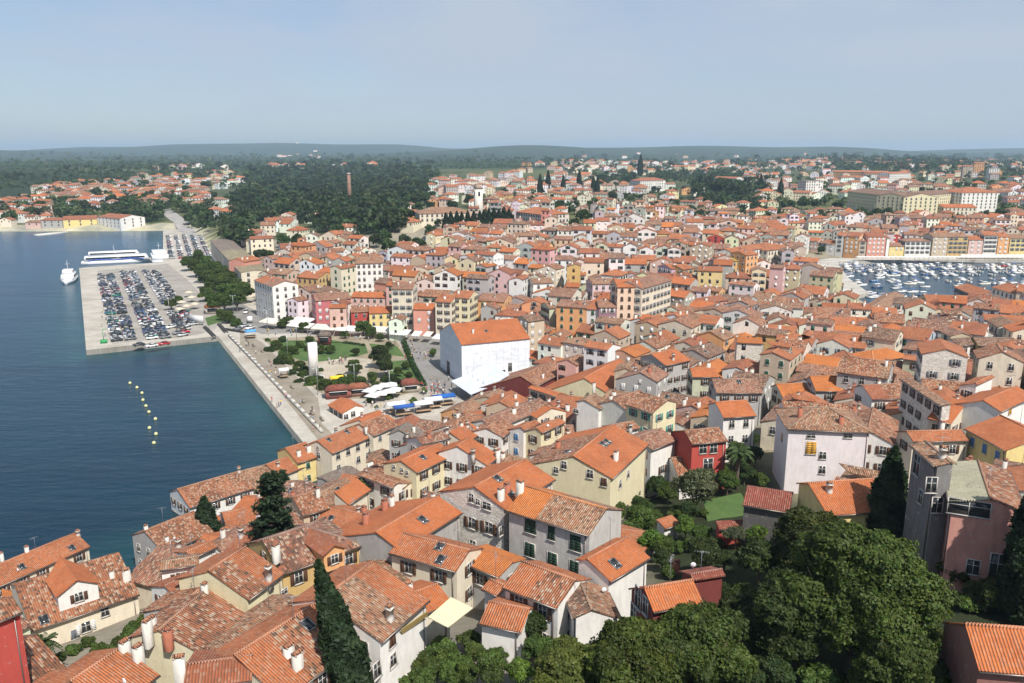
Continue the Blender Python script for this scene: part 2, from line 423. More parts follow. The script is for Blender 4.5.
# ------------------------------------------------------------------ mesh collector
class MB:
    def __init__(s):
        s.v = []; s.f = []; s.m = []; s.c = []; s.keys = []; s.ki = {}
    def key(s, k):
        if k not in s.ki: s.ki[k] = len(s.keys); s.keys.append(k)
        return s.ki[k]
    def face(s, pts, mat, col=(.8, .8, .8), a=0.0):
        i = len(s.v); s.v.extend([(p[0], p[1], p[2]) for p in pts]); s.f.append(list(range(i, i + len(pts))))
        s.m.append(s.key(mat)); s.c.append((col[0], col[1], col[2], a))
    def box(s, x0, x1, y0, y1, z0, z1, mat, col=(.8, .8, .8), a=0.0, bottom=True, ang=0.0, o=(0, 0, 0)):
        P = [(x0, y0, z0), (x1, y0, z0), (x1, y1, z0), (x0, y1, z0), (x0, y0, z1), (x1, y0, z1), (x1, y1, z1), (x0, y1, z1)]
        if ang or o != (0, 0, 0):
            c, sn = math.cos(ang), math.sin(ang)
            P = [(o[0] + c * x - sn * y, o[1] + sn * x + c * y, o[2] + z) for x, y, z in P]
        s.solid(P, [(4, 5, 6, 7), (0, 1, 5, 4), (1, 2, 6, 5), (2, 3, 7, 6), (3, 0, 4, 7)] + ([(3, 2, 1, 0)] if bottom else []), mat, col, a)
    def solid(s, P, faces, mat, col=(.8, .8, .8), a=0.0):
        i = len(s.v); s.v.extend([tuple(p) for p in P]); k = s.key(mat)
        for f in faces:
            s.f.append([i + q for q in f]); s.m.append(k); s.c.append((col[0], col[1], col[2], a))
    def slab(s, poly, t, mat, col, a=0.0, sidecol=None):
        """thick sheet: top face poly (ccw from above), pushed down by t"""
        n = len(poly); low = [(p[0], p[1], p[2] - t) for p in poly]
        s.solid(list(poly) + low, [tuple(range(n)), tuple(range(2 * n - 1, n - 1, -1))], mat, col, a)
        sc = sidecol or col
        s.solid(list(poly) + low, [(n + i, n + (i + 1) % n, (i + 1) % n, i) for i in range(n)], mat, sc, a)
    def tube(s, p0, p1, r0, r1, n, mat, col=(.8, .8, .8), caps=True, a=0.0):
        p0, p1 = Vector(p0), Vector(p1); d = (p1 - p0)
        if d.length < 1e-6: return
        d.normalize(); u = d.cross(Vector((0, 0, 1)) if abs(d.z) < .9 else Vector((1, 0, 0))).normalized(); w = d.cross(u)
        P = []
        for p, r in ((p0, r0), (p1, r1)):
            for i in range(n):
                t = 2 * math.pi * i / n; P.append(p + u * (r * math.cos(t)) + w * (r * math.sin(t)))
        F = [(i, n + i, n + (i + 1) % n, (i + 1) % n) for i in range(n)]
        if caps: F += [tuple(range(n)), tuple(range(2 * n - 1, n - 1, -1))]
        s.solid(P, F, mat, col, a)
    def loft(s, rings, mat, col=(.8, .8, .8), caps=True, a=0.0, closed=True):
        n = len(rings[0]); P = [p for r in rings for p in r]; F = []
        for j in range(len(rings) - 1):
            for i in range(n if closed else n - 1):
                F.append((j * n + i, j * n + (i + 1) % n, (j + 1) * n + (i + 1) % n, (j + 1) * n + i))
        if caps: F += [tuple(range(n - 1, -1, -1)), tuple(range((len(rings) - 1) * n, len(rings) * n))]
        s.solid(P, F, mat, col, a)
    def add(s, o, ang=0.0, loc=(0, 0, 0), sc=1.0, flip=False):
        c, sn = math.cos(ang) * sc, math.sin(ang) * sc; i = len(s.v)
        s.v.extend([(loc[0] + c * x - sn * y, loc[1] + sn * x + c * y, loc[2] + z * sc) for x, y, z in o.v])
        km = [s.key(k) for k in o.keys]
        s.f.extend([[i + q for q in f] for f in o.f]); s.m.extend([km[q] for q in o.m]); s.c.extend(o.c)
    def mesh(s, name):
        me = bpy.data.meshes.new(name)
        nv, nf = len(s.v), len(s.f)
        V = np.array(s.v, np.float32).reshape(-1, 3)
        lens = np.array([len(f) for f in s.f], np.int32)
        loops = np.fromiter((q for f in s.f for q in f), np.int32, int(lens.sum()))
        me.vertices.add(nv); me.vertices.foreach_set("co", V.ravel())
        me.loops.add(len(loops)); me.loops.foreach_set("vertex_index", loops)
        starts = np.concatenate(([0], np.cumsum(lens)[:-1])).astype(np.int32) if nf else np.zeros(0, np.int32)
        me.polygons.add(nf); me.polygons.foreach_set("loop_start", starts); me.polygons.foreach_set("loop_total", lens)
        me.polygons.foreach_set("material_index", np.array(s.m, np.int32))
        for k in s.keys: me.materials.append(MAT[k])
        me.update(calc_edges=True)
        # uv in metres along the contour / up the slope
        nrm = np.zeros(nf * 3, np.float32); me.polygons.foreach_get("normal", nrm); nrm = nrm.reshape(-1, 3)
        h = np.stack([-nrm[:, 1], nrm[:, 0]], 1); hl = np.linalg.norm(h, axis=1, keepdims=True)
        h = np.where(hl > .03, h / np.maximum(hl, 1e-6), np.array([[1.0, 0.0]]))
        t3 = np.concatenate([h, np.zeros((nf, 1))], 1); b3 = np.cross(nrm, t3)
        fl = np.repeat(np.arange(nf), lens); pv = V[loops]
        U = np.stack([(pv * t3[fl]).sum(1), (pv * b3[fl]).sum(1)], 1).astype(np.float32)
        me.uv_layers.new(name="uv").data.foreach_set("uv", U.ravel())
        ca = me.color_attributes.new("tint", 'FLOAT_COLOR', 'CORNER')
        ca.data.foreach_set("color", np.array(s.c, np.float32).reshape(-1, 4)[fl].ravel() if nf else np.zeros(0, np.float32))
        return me
    def build(s, name, parent=None, loc=(0, 0, 0), rz=0.0):
        return obj(name, s.mesh(name), parent, loc, rz)

def obj(name, me, parent=None, loc=(0, 0, 0), rz=0.0):
    o = bpy.data.objects.new(name, me); COL.objects.link(o); o.location = loc
    if rz: o.rotation_euler = (0, 0, rz)
    if parent is not None: o.parent = parent
    return o

def empty(name, loc, rz=0.0):
    o = bpy.data.objects.new(name, None); COL.objects.link(o); o.location = loc; o.rotation_euler = (0, 0, rz); o.empty_display_size = .5
    return o

def tag(o, label=None, cat=None, group=None, kind=None):
    if label: o["label"] = label
    if cat: o["category"] = cat
    if group: o["group"] = group
    if kind: o["kind"] = kind
    return o

ONES = ["", "first", "second", "third", "fourth", "fifth", "sixth", "seventh", "eighth", "ninth", "tenth", "eleventh", "twelfth", "thirteenth",
        "fourteenth", "fifteenth", "sixteenth", "seventeenth", "eighteenth", "nineteenth"]
TENS = ["", "", "twenty", "thirty", "forty", "fifty", "sixty", "seventy", "eighty", "ninety"]
def ordinal(n):
    if n < 20: return ONES[n]
    if n >= 100: return "hundred and " + ordinal(n - 100) if n > 100 else "hundredth"
    t, u = divmod(n, 10)
    return (TENS[t][:-1] + "ieth") if u == 0 else TENS[t] + "-" + ONES[u]

# things named by what stands near them: (phrase, photo x, photo y)
LANDMARKS = [("the white sheeted hall", 485, 360), ("the white monument slab", 313, 352), ("the white orange-shuttered house", 830, 455),
 ("the yellow gabled house", 585, 460), ("the bright red house", 705, 452), ("the tall bottom-edge cypress", 335, 620),
 ("the layered grey conifer", 272, 505), ("the park cypress", 884, 500), ("the pink terrace house", 975, 520), ("the rubble stone gable", 475, 515),
 ("the brick chimney stack", 350, 187), ("the cream monastery", 440, 217), ("the boat harbour", 900, 285), ("the salmon corner house", 285, 312),
 ("the yellow factory", 890, 203), ("the white school", 648, 183), ("the big orange hall", 610, 382), ("the tall apricot house", 552, 325),
 ("the mossy warehouse", 228, 262), ("the pier car park", 135, 300), ("the yellow harbour shed", 75, 219), ("the garden lawn", 730, 517), ("the white stone tower", 935, 350),
 ("the yellow-roofed house", 738, 272), ("the dark red house", 668, 590), ("the cream awning", 448, 612), ("the promenade house front", 350, 455),
 ("the mustard harbour front", 948, 250), ("the tall cream palace", 650, 325), ("the white apartment slab", 813, 190), ("the orange apartment terrace", 870, 176)]
REG = []   # (object, description, px, py)
def register(o, desc, cat, group, p):
    q = proj(*p); REG.append((o, desc, q[0], q[1])); o["category"] = cat
    if group: o["group"] = group

def finish_labels():
    buckets = {}
    nw = lambda t: len(t.split())
    for o, d, px, py in REG:
        best = min(LANDMARKS, key=lambda l: math.hypot(px - l[1], (py - l[2]) * 1.6))
        dx, dy = px - best[1], (py - best[2]) * 1.6
        if abs(dx) > abs(dy): s = "harbourward of" if dx > 0 else "seaward of"
        else: s = "in front of" if dy > 0 else "behind"
        buckets.setdefault((d, s + " " + best[0]), []).append((math.hypot(dx, dy), o))
    for (d, where), l in buckets.items():
        l.sort(key=lambda t: t[0])
        for i, (_, o) in enumerate(l):
            t = f"{d} {where}" if len(l) == 1 else f"{d}, {ordinal(i + 1)} {where}"
            o["label"] = t if nw(t) <= 16 else d

def rank_labels(objs, text, how):
    """objs sorted already; text + ordinal"""
    for i, o in enumerate(objs):
        o["label"] = text + (f", {ordinal(i + 1)} {how}" if len(objs) > 1 else "")

# ------------------------------------------------------------------ ground, sea, quays
def axis(lo, hi, step, far_lo, far_hi, gr=1.16):
    a = list(np.arange(lo, hi + .1, step)); s = step; x = a[-1]
    while x < far_hi: s *= gr; x += s; a.append(x)
    s = step; x = a[0]; pre = []
    while x > far_lo: s *= gr; x -= s; pre.append(x)
    return np.array(pre[::-1] + a)

def in_px(poly, x, y, z):
    """which ground points fall inside an outline drawn on the photograph"""
    dz = z - CAM_H; d = y * CP - dz * SP; v = y * SP + dz * CP; d = np.maximum(d, 1)
    return poly_inside(512 + FPX * x / d, 341.5 - FPX * v / d, poly)

WOOD_PX = [[(228,206),(250,172),(330,165),(400,168),(438,172),(440,186),(424,202),(402,212),(392,234),(330,236),(300,222),(240,222)],
           [(-40,166),(120,172),(230,168),(240,180),(180,196),(40,200),(-40,196)], [(0,150),(1024,150),(1024,168),(0,168)],
           [(100,205),(165,205),(165,224),(120,222)], [(690,172),(740,165),(772,176),(770,200),(735,212),(700,206)], [(820,160),(960,158),(965,168),(900,172),(830,170)]]
def build_ground():
    xs = axis(-700, 820, 10, -14000, 14000); ys = axis(-80, 1500, 9, -2500, 15000)
    X, Y = np.meshgrid(xs, ys); Z = ground(X, Y)
    nx, ny = len(xs), len(ys)
    me = bpy.data.meshes.new("ground")
    V = np.stack([X, Y, Z], 2).reshape(-1, 3)
    i = np.arange(nx * ny).reshape(ny, nx)
    F = np.stack([i[:-1, :-1], i[:-1, 1:], i[1:, 1:], i[1:, :-1]], 2).reshape(-1, 4)
    me.from_pydata(V.tolist(), [], F.tolist())
    c = np.zeros((nx * ny, 4), np.float32); c[:] = (.25, .225, .19, 0)
    x, y, z = V[:, 0], V[:, 1], V[:, 2]
    c[(y < 40)] = (.034, .042, .021, 0)
    far = y > 560
    c[far] = (.085, .095, .05, 0)
    c[y > 900] = (.075, .09, .05, 0)
    c[y > 1900] = (.04, .062, .034, 0)
    for p in WOOD_PX: c[in_px(p, x, y, z) & (y > 300)] = (.028, .045, .024, 0)
    park = in_px([(600,500),(640,470),(700,470),(760,430),(800,500),(900,520),(960,530),(1100,560),(1100,900),(520,900),(600,620),(640,560)], x, y, z)
    c[park] = (.034, .042, .021, 0)
    shore = poly_dist(x, y, SEA) < 34
    c[shore & (y > 560)] = (.36, .34, .29, 0)
    me.color_attributes.new("tint", 'FLOAT_COLOR', 'POINT').data.foreach_set("color", c.ravel())
    me.materials.append(MAT["ground"]); me.polygons.foreach_set("use_smooth", [True] * len(me.polygons))
    tag(obj("ground", me), kind="structure")
build_ground()

def build_sea():
    xs = axis(-420, 420, 14, -12000, 5000, 1.2); ys = axis(60, 820, 14, -1500, 1200, 1.2)
    X, Y = np.meshgrid(xs, ys); nx, ny = len(xs), len(ys)
    x, y = X.ravel(), Y.ravel()
    i = np.arange(nx * ny).reshape(ny, nx)
    F = np.stack([i[:-1, :-1], i[:-1, 1:], i[1:, 1:], i[1:, :-1]], 2).reshape(-1, 4)
    sd = poly_dist(x, y, SEA); hd = poly_inside(x, y, HARB)
    me = bpy.data.meshes.new("sea")
    me.from_pydata(np.stack([x, y, np.zeros_like(x)], 1).tolist(), [], F.tolist())
    c = np.zeros((nx * ny, 4), np.float32)
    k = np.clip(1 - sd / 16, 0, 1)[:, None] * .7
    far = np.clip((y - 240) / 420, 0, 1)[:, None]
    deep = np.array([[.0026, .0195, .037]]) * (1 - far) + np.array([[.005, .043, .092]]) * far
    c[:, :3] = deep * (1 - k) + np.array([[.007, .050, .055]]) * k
    c[hd, :3] = (.012, .045, .075)
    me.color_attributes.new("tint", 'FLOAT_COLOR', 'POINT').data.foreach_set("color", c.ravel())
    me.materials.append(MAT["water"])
    tag(obj("sea", me), kind="structure")
build_sea()

def sheet(name, pts, z, mat, col, depth=0.0, kind="structure"):
    mb = MB(); P = [(p[0], p[1], z) for p in pts]
    a = sum(P[i][0] * P[(i + 1) % len(P)][1] - P[(i + 1) % len(P)][0] * P[i][1] for i in range(len(P)))
    if a < 0: P.reverse()
    if depth: mb.slab(P, depth, mat, col)
    else: mb.face(P, mat, col)
    o = mb.build(name); tag(o, kind=kind); return o

PALE, GREY, WARM = (.46, .43, .38), (.25, .24, .23), (.47, .43, .36)
P1, P2, P3, P4, PQ = (-153.5,285.3), (-113.9,308), (-265,496), (-225,523), (-50.5,188)
sheet("quay", [P3, P1, P2, PQ, (-38,180), (-4,211), (12,232), (16,262), (2,294), (-88,337), (-130,397), (-210,562), (-296,752), (-316,742), P4], QZ, "paving", PALE, 6.0)
# harbour quay on the other side of the town
hq = [W(800,262), W(830,258), W(905,257.5), W(1030,257), (440,531), (430,527.5)] + [(p[0], p[1]) for p in HARB[2::-1]] + [(p[0], p[1]) for p in HARB[:-6:-1]] + [W(880,300), W(845,290), W(815,278)]
sheet("harbour_quay", [W(796,263), W(830,258.5), W(905,258), W(1030,257.5), (438,530), HARB[3], HARB[2], HARB[1], HARB[0], HARB[11], HARB[10], W(850,297), W(815,283)], QZ + .1, "paving", (.50,.48,.44), 5.0)
sheet("plaza", [W(225,322), W(262,334), W(340,332), W(398,338), W(404,352), W(424,389), W(470,402), W(462,370), W(442,345), W(470,346), W(400,326), W(270,318), W(235,300), W(205,240), W(190,240), W(208,290)], QZ + .004, "paving", GREY)
sheet("car_park", [W(97,271), W(112,344), W(190,336), W(215,330), W(222,318), W(190,282), W(168,264)], QZ + .008, "paving", (.34, .32, .29))
sheet("garden_path", [W(262,338), W(335,336), W(396,340), W(407,356), W(426,388), W(400,396), W(340,400), W(318,392), W(290,365)], QZ + .008, "paving", (.31, .265, .19))
sheet("promenade_path", [W(240,332), W(262,342), W(318,398), W(322,424), W(335,436), W(318,440), W(272,382), W(240,345)], QZ + .012, "paving", (.29, .255, .205))
sheet("lawn", [W(268,341), W(333,340), W(366,346), W(368,353), W(352,358), W(318,363), W(300,360), W(288,356), W(274,348)], QZ + .016, "grass", (.1, .2, .04))
sheet("lawn", [W(369,343.5), W(397,346), W(405,357), W(383,354), W(372,349)], QZ + .016, "grass", (.1, .2, .04))
sheet("lawn", [W(392,361), W(407,360), W(421,384), W(400,389), W(388,377)], QZ + .016, "grass", (.1, .2, .04))
sheet("lawn", [W(205,318), W(223,313), W(226,320), W(208,326)], QZ + .016, "grass", (.1, .2, .04))
sheet("terrace_paving", [W(318,362), W(352,357), W(372,360), W(366,378), W(320,379), W(312,370)], QZ + .020, "paving", (.44, .39, .31))

def strip(name, pts, w, mat, col, dz=.25):
    mb = MB(); q = []
    for k in range(len(pts) - 1):
        n = max(2, int(math.hypot(pts[k+1][0]-pts[k][0], pts[k+1][1]-pts[k][1]) / 8))
        for i in range(n): q.append((pts[k][0] + (pts[k+1][0]-pts[k][0]) * i / n, pts[k][1] + (pts[k+1][1]-pts[k][1]) * i / n))
    q.append(pts[-1]); zz = ground(np.array([p[0] for p in q]), np.array([p[1] for p in q]))
    for i in range(len(q) - 1):
        dx, dy = q[i+1][0]-q[i][0], q[i+1][1]-q[i][1]; l = math.hypot(dx, dy) or 1; nx, ny = -dy/l*w/2, dx/l*w/2
        a, b_ = q[i], q[i+1]; z0, z1 = max(zz[i], QZ) + dz, max(zz[i+1], QZ) + dz
        mb.face([(a[0]-nx, a[1]-ny, z0), (b_[0]-nx, b_[1]-ny, z1), (b_[0]+nx, b_[1]+ny, z1), (a[0]+nx, a[1]+ny, z0)], mat, col)
    tag(mb.build(name), kind="structure")
def G(px, py):
    p = at_ground(px, py); return (p.x, p.y)
strip("road", [G(214,262), G(197,238), G(181,222), G(164,209), G(158,204)], 14, "paving", (.36,.35,.34))
strip("road", [G(181,222), G(210,216), G(236,212)], 8, "paving", (.36,.35,.34))
strip("road", [G(745,262), G(741,285), G(733,300)], 5, "paving", (.4,.38,.35))

# low wall and benches line along the promenade
mb = MB()
wa, wb = W(229,336), W(322,433)
dx, dy = wb[0]-wa[0], wb[1]-wa[1]; l = math.hypot(dx, dy)
mb.box(0, l, -.35, .35, QZ, QZ + .75, "stonecut", (.42,.40,.36)); 
for i in range(int(l / 5)): mb.box(i*5 + .3, i*5 + 4.7, -.42, .42, QZ + .752, QZ + .86, "stonecut", (.48,.46,.41))
o = mb.build("promenade_wall", None, (wa[0], wa[1], 0), math.atan2(dy, dx)); tag(o, "long low pale stone wall between the quay and the tree path", "low wall")

# ------------------------------------------------------------------ houses
ROOFC = {"new": ((0.564,0.159,0.045), .06), "orange": ((0.508,0.160,0.057), .22), "bright": ((0.624,0.190,0.039), .04), "rust": ((0.389,0.119,0.052), .2), "red": ((0.292,0.070,0.042), .12),
         "tan": ((0.389,0.206,0.114), .8), "old": ((0.414,0.163,0.076), .95), "brown": ((0.223,0.126,0.083), .7), "pink": ((0.373,0.173,0.109), .75), "speckled": ((0.292,0.139,0.093), 1.0), "grey": ((0.214,0.186,0.158), .4), "moss": ((.33,.31,.19), .5), "sulphur": ((0.486,0.372,0.074), .3), "sheet": ((0.506,0.483,0.335), 0.0)}
ROOFW = {"new": "orange tiled", "orange": "orange tiled", "bright": "bright orange tiled", "rust": "rust red tiled", "red": "dark red tiled", "tan": "tan old tiled", "old": "weathered tiled",
         "brown": "brown tiled", "pink": "faded pink-brown tiled", "speckled": "speckled old tiled", "grey": "grey", "moss": "mossy", "sulphur": "yellow", "sheet": "sheet"}
WALLC = {"white": (.74,.72,.68), "cream": (.68,.61,.48), "yellow": (.70,.56,.24), "paleyellow": (.69,.62,.41), "ochre": (.55,.38,.16), "apricot": (.68,.36,.16), "pink": (.62,.43,.38), "salmon": (.62,.29,.22),
         "magenta": (.50,.15,.16), "red": (.42,.065,.05), "darkred": (.17,.035,.03), "grey": (.40,.39,.37), "stone": (.74,.70,.63), "lilac": (.52,.48,.50), "green": (.50,.52,.38), "blue": (.46,.50,.55), "tan": (.52,.42,.31), "dark": (.10,.095,.09)}
WALLW = {"paleyellow": "pale yellow", "darkred": "dark red", "stone": "rubble stone", "dark": "dark grey"}
SHUT = {"green": (.03,.10,.06), "brown": (.10,.05,.03), "grey": (.16,.18,.20), "white": (.7,.7,.68), "blue": (.10,.22,.42), "teal": (.06,.28,.24), "orange": (.55,.30,.05), "dgreen": (.02,.045,.03)}

OCC = np.zeros((1120, 1300), bool)      # 1 m cells, x from -500, y from 0
def occ_cells(poly):
    xs = [p[0] for p in poly]; ys = [p[1] for p in poly]
    x0, x1, y0, y1 = int(min(xs)) - 1, int(max(xs)) + 2, int(min(ys)) - 1, int(max(ys)) + 2
    X, Y = np.meshgrid(np.arange(x0, x1) + .5, np.arange(y0, y1) + .5)
    i = poly_inside(X, Y, poly)
    ix, iy = (X[i] - .5 + 500).astype(int), (Y[i] - .5).astype(int)
    ok = (ix >= 0) & (ix < 1300) & (iy >= 0) & (iy < 1120)
    return ix[ok], iy[ok]
def occ_mark(poly):
    ix, iy = occ_cells(poly); OCC[iy, ix] = True
def occ_frac(poly):
    ix, iy = occ_cells(poly)
    return 1.0 if len(ix) == 0 else float(OCC[iy, ix].mean())
def occ_px(poly):
    """keep houses off an open place outlined on the photograph"""
    xs, ys = np.meshgrid(np.arange(-500, 800) + .5, np.arange(0, 1120) + .5)
    z = gz_many(xs, ys)
    OCC[in_px(poly, xs, ys, z)] = True

WCACHE = {}
def window_mb(kind, col, w, h, lod):
    mb = MB(); fr = (.52,.49,.45); hw, hh = w / 2, h / 2
    if lod:
        t = .09
        for b_ in ((-hw - t, -hw, -hh - t, hh + t), (hw, hw + t, -hh - t, hh + t), (-hw, hw, hh, hh + t), (-hw, hw, -hh - t, -hh)):
            mb.box(b_[0], b_[1], -.04, .07, b_[2], b_[3], "stonecut", fr)
        mb.box(-hw - t - .05, hw + t + .05, .072, .16, -hh - t, -hh - t + .08, "stonecut", fr)
    mb.box(-hw, hw, -.04, .015, -hh, hh, "glass")
    if lod and kind != 'closed':
        mb.box(-.03, .03, .016, .04, -hh, hh, "paint", (.6,.58,.54)); mb.box(-hw, -.03, .016, .038, hh * .25, hh * .25 + .05, "paint", (.6,.58,.54)); mb.box(.03, hw, .016, .038, hh * .25, hh * .25 + .05, "paint", (.6,.58,.54))
    return mb
def shutter_mb(kind, col, w, h, side):
    mb = MB(); hw, hh = w / 2, h / 2; c = SHUT[col]
    x0, x1 = ((-w - .12, -hw - .12 + .0) if side < 0 else (hw + .12, w + .12)) if kind == 'open' else ((-hw, -.012) if side < 0 else (.012, hw))
    y0, y1 = (.075, .115) if kind == 'open' else (.045, .085)
    mb.box(x0, x1, y0, y1, -hh, hh, "paint", c, .0)
    n = 6
    for i in range(n): mb.box(x0 + .05, x1 - .05, y1 + .001, y1 + .02, -hh + (i + .2) * h / n, -hh + (i + .7) * h / n, "paint", c)
    return mb
def window_set(kind, col, w, h, lod):
    k = (kind, col, round(w, 2), round(h, 2), lod)
    if k not in WCACHE:
        base = window_mb(kind, col, w, h, lod > 0)
        sh = [] if kind == 'none' else [shutter_mb(kind, col, w, h, -1), shutter_mb(kind, col, w, h, 1)]
        if lod >= 2: WCACHE[k] = (base.mesh("window"), [s.mesh("shutter") for s in sh])
        else:
            if lod == 0 and sh:
                sh = []; c = SHUT[col]; hw, hh = w / 2, h / 2; s = MB()
                for x0, x1 in (((-w - .1, -hw - .05), (hw + .05, w + .1)) if kind == 'open' else ((-hw, hw),)): s.box(x0, x1, -.02, .06, -hh, hh, "paint", c)
                sh = [s]
            for s in sh: base.add(s)
            WCACHE[k] = base.mesh("window") if lod == 1 else base
    return WCACHE[k]

def chimney_mb(kind, h):
    """body and cap, base at z = 0"""
    b_, c = MB(), MB()
    if kind == 'brick':
        w = .32; b_.box(-w, w, -w, w, -1.2, h, "stonecut", (.36,.13,.08), bottom=False); top, cc = h, (.42,.15,.08)
    elif kind == 'slim':
        w = .26; b_.box(-w, w, -w, w, -1.0, h, "wall", (.58,.55,.50), .8, bottom=False); top, cc = h, (.5,.2,.1)
    elif kind == 'wide':
        h = min(h, 1.4); w = .32; b_.box(-w * 1.3, w * 1.3, -w * .8, w * .8, -1.3, h, "wall", (.58,.55,.50), .8, bottom=False); top, cc = h, (.5,.2,.1)
    else:
        w = .28; b_.loft([[(x * s, y * s, z) for x, y in ((-1,-1),(1,-1),(1,1),(-1,1))] for s, z in ((.32,-1.2),(.28,h*.2),(.24,h*.85),(.32,h*.87),(.32,h))], "wall", (.60,.57,.52), .8); top, cc = h, (.48,.2,.1)
    wx = w * (1.3 if kind == 'wide' else 1); wy = w * (.8 if kind == 'wide' else 1)
    for sx in (-1, 1):
        for sy in (-1, 1): c.box(sx * wx * .8 - .07, sx * wx * .8 + .07, sy * wy * .8 - .07, sy * wy * .8 + .07, top, top + .2, "stonecut", (.55,.5,.45))
    z = top + .2
    c.solid([(-wx-.04,-wy-.04,z),(wx+.04,-wy-.04,z),(wx+.04,wy+.04,z),(-wx-.04,wy+.04,z),(-wx*.6,0,z+.2),(wx*.6,0,z+.2)], [(3,2,1,0),(0,1,5,4),(1,2,5),(2,3,4,5),(3,0,4)], "roof", cc, .3)
    return b_, c
CCACHE = {}
def chimney_get(kind, h, mesh=True):
    k = (kind, round(h * 4) / 4, mesh)
    if k not in CCACHE:
        b_, c = chimney_mb(kind, k[1]); CCACHE[k] = (b_.mesh("chimney"), c.mesh("chimney_cap")) if mesh else (b_, c)
    return CCACHE[k]

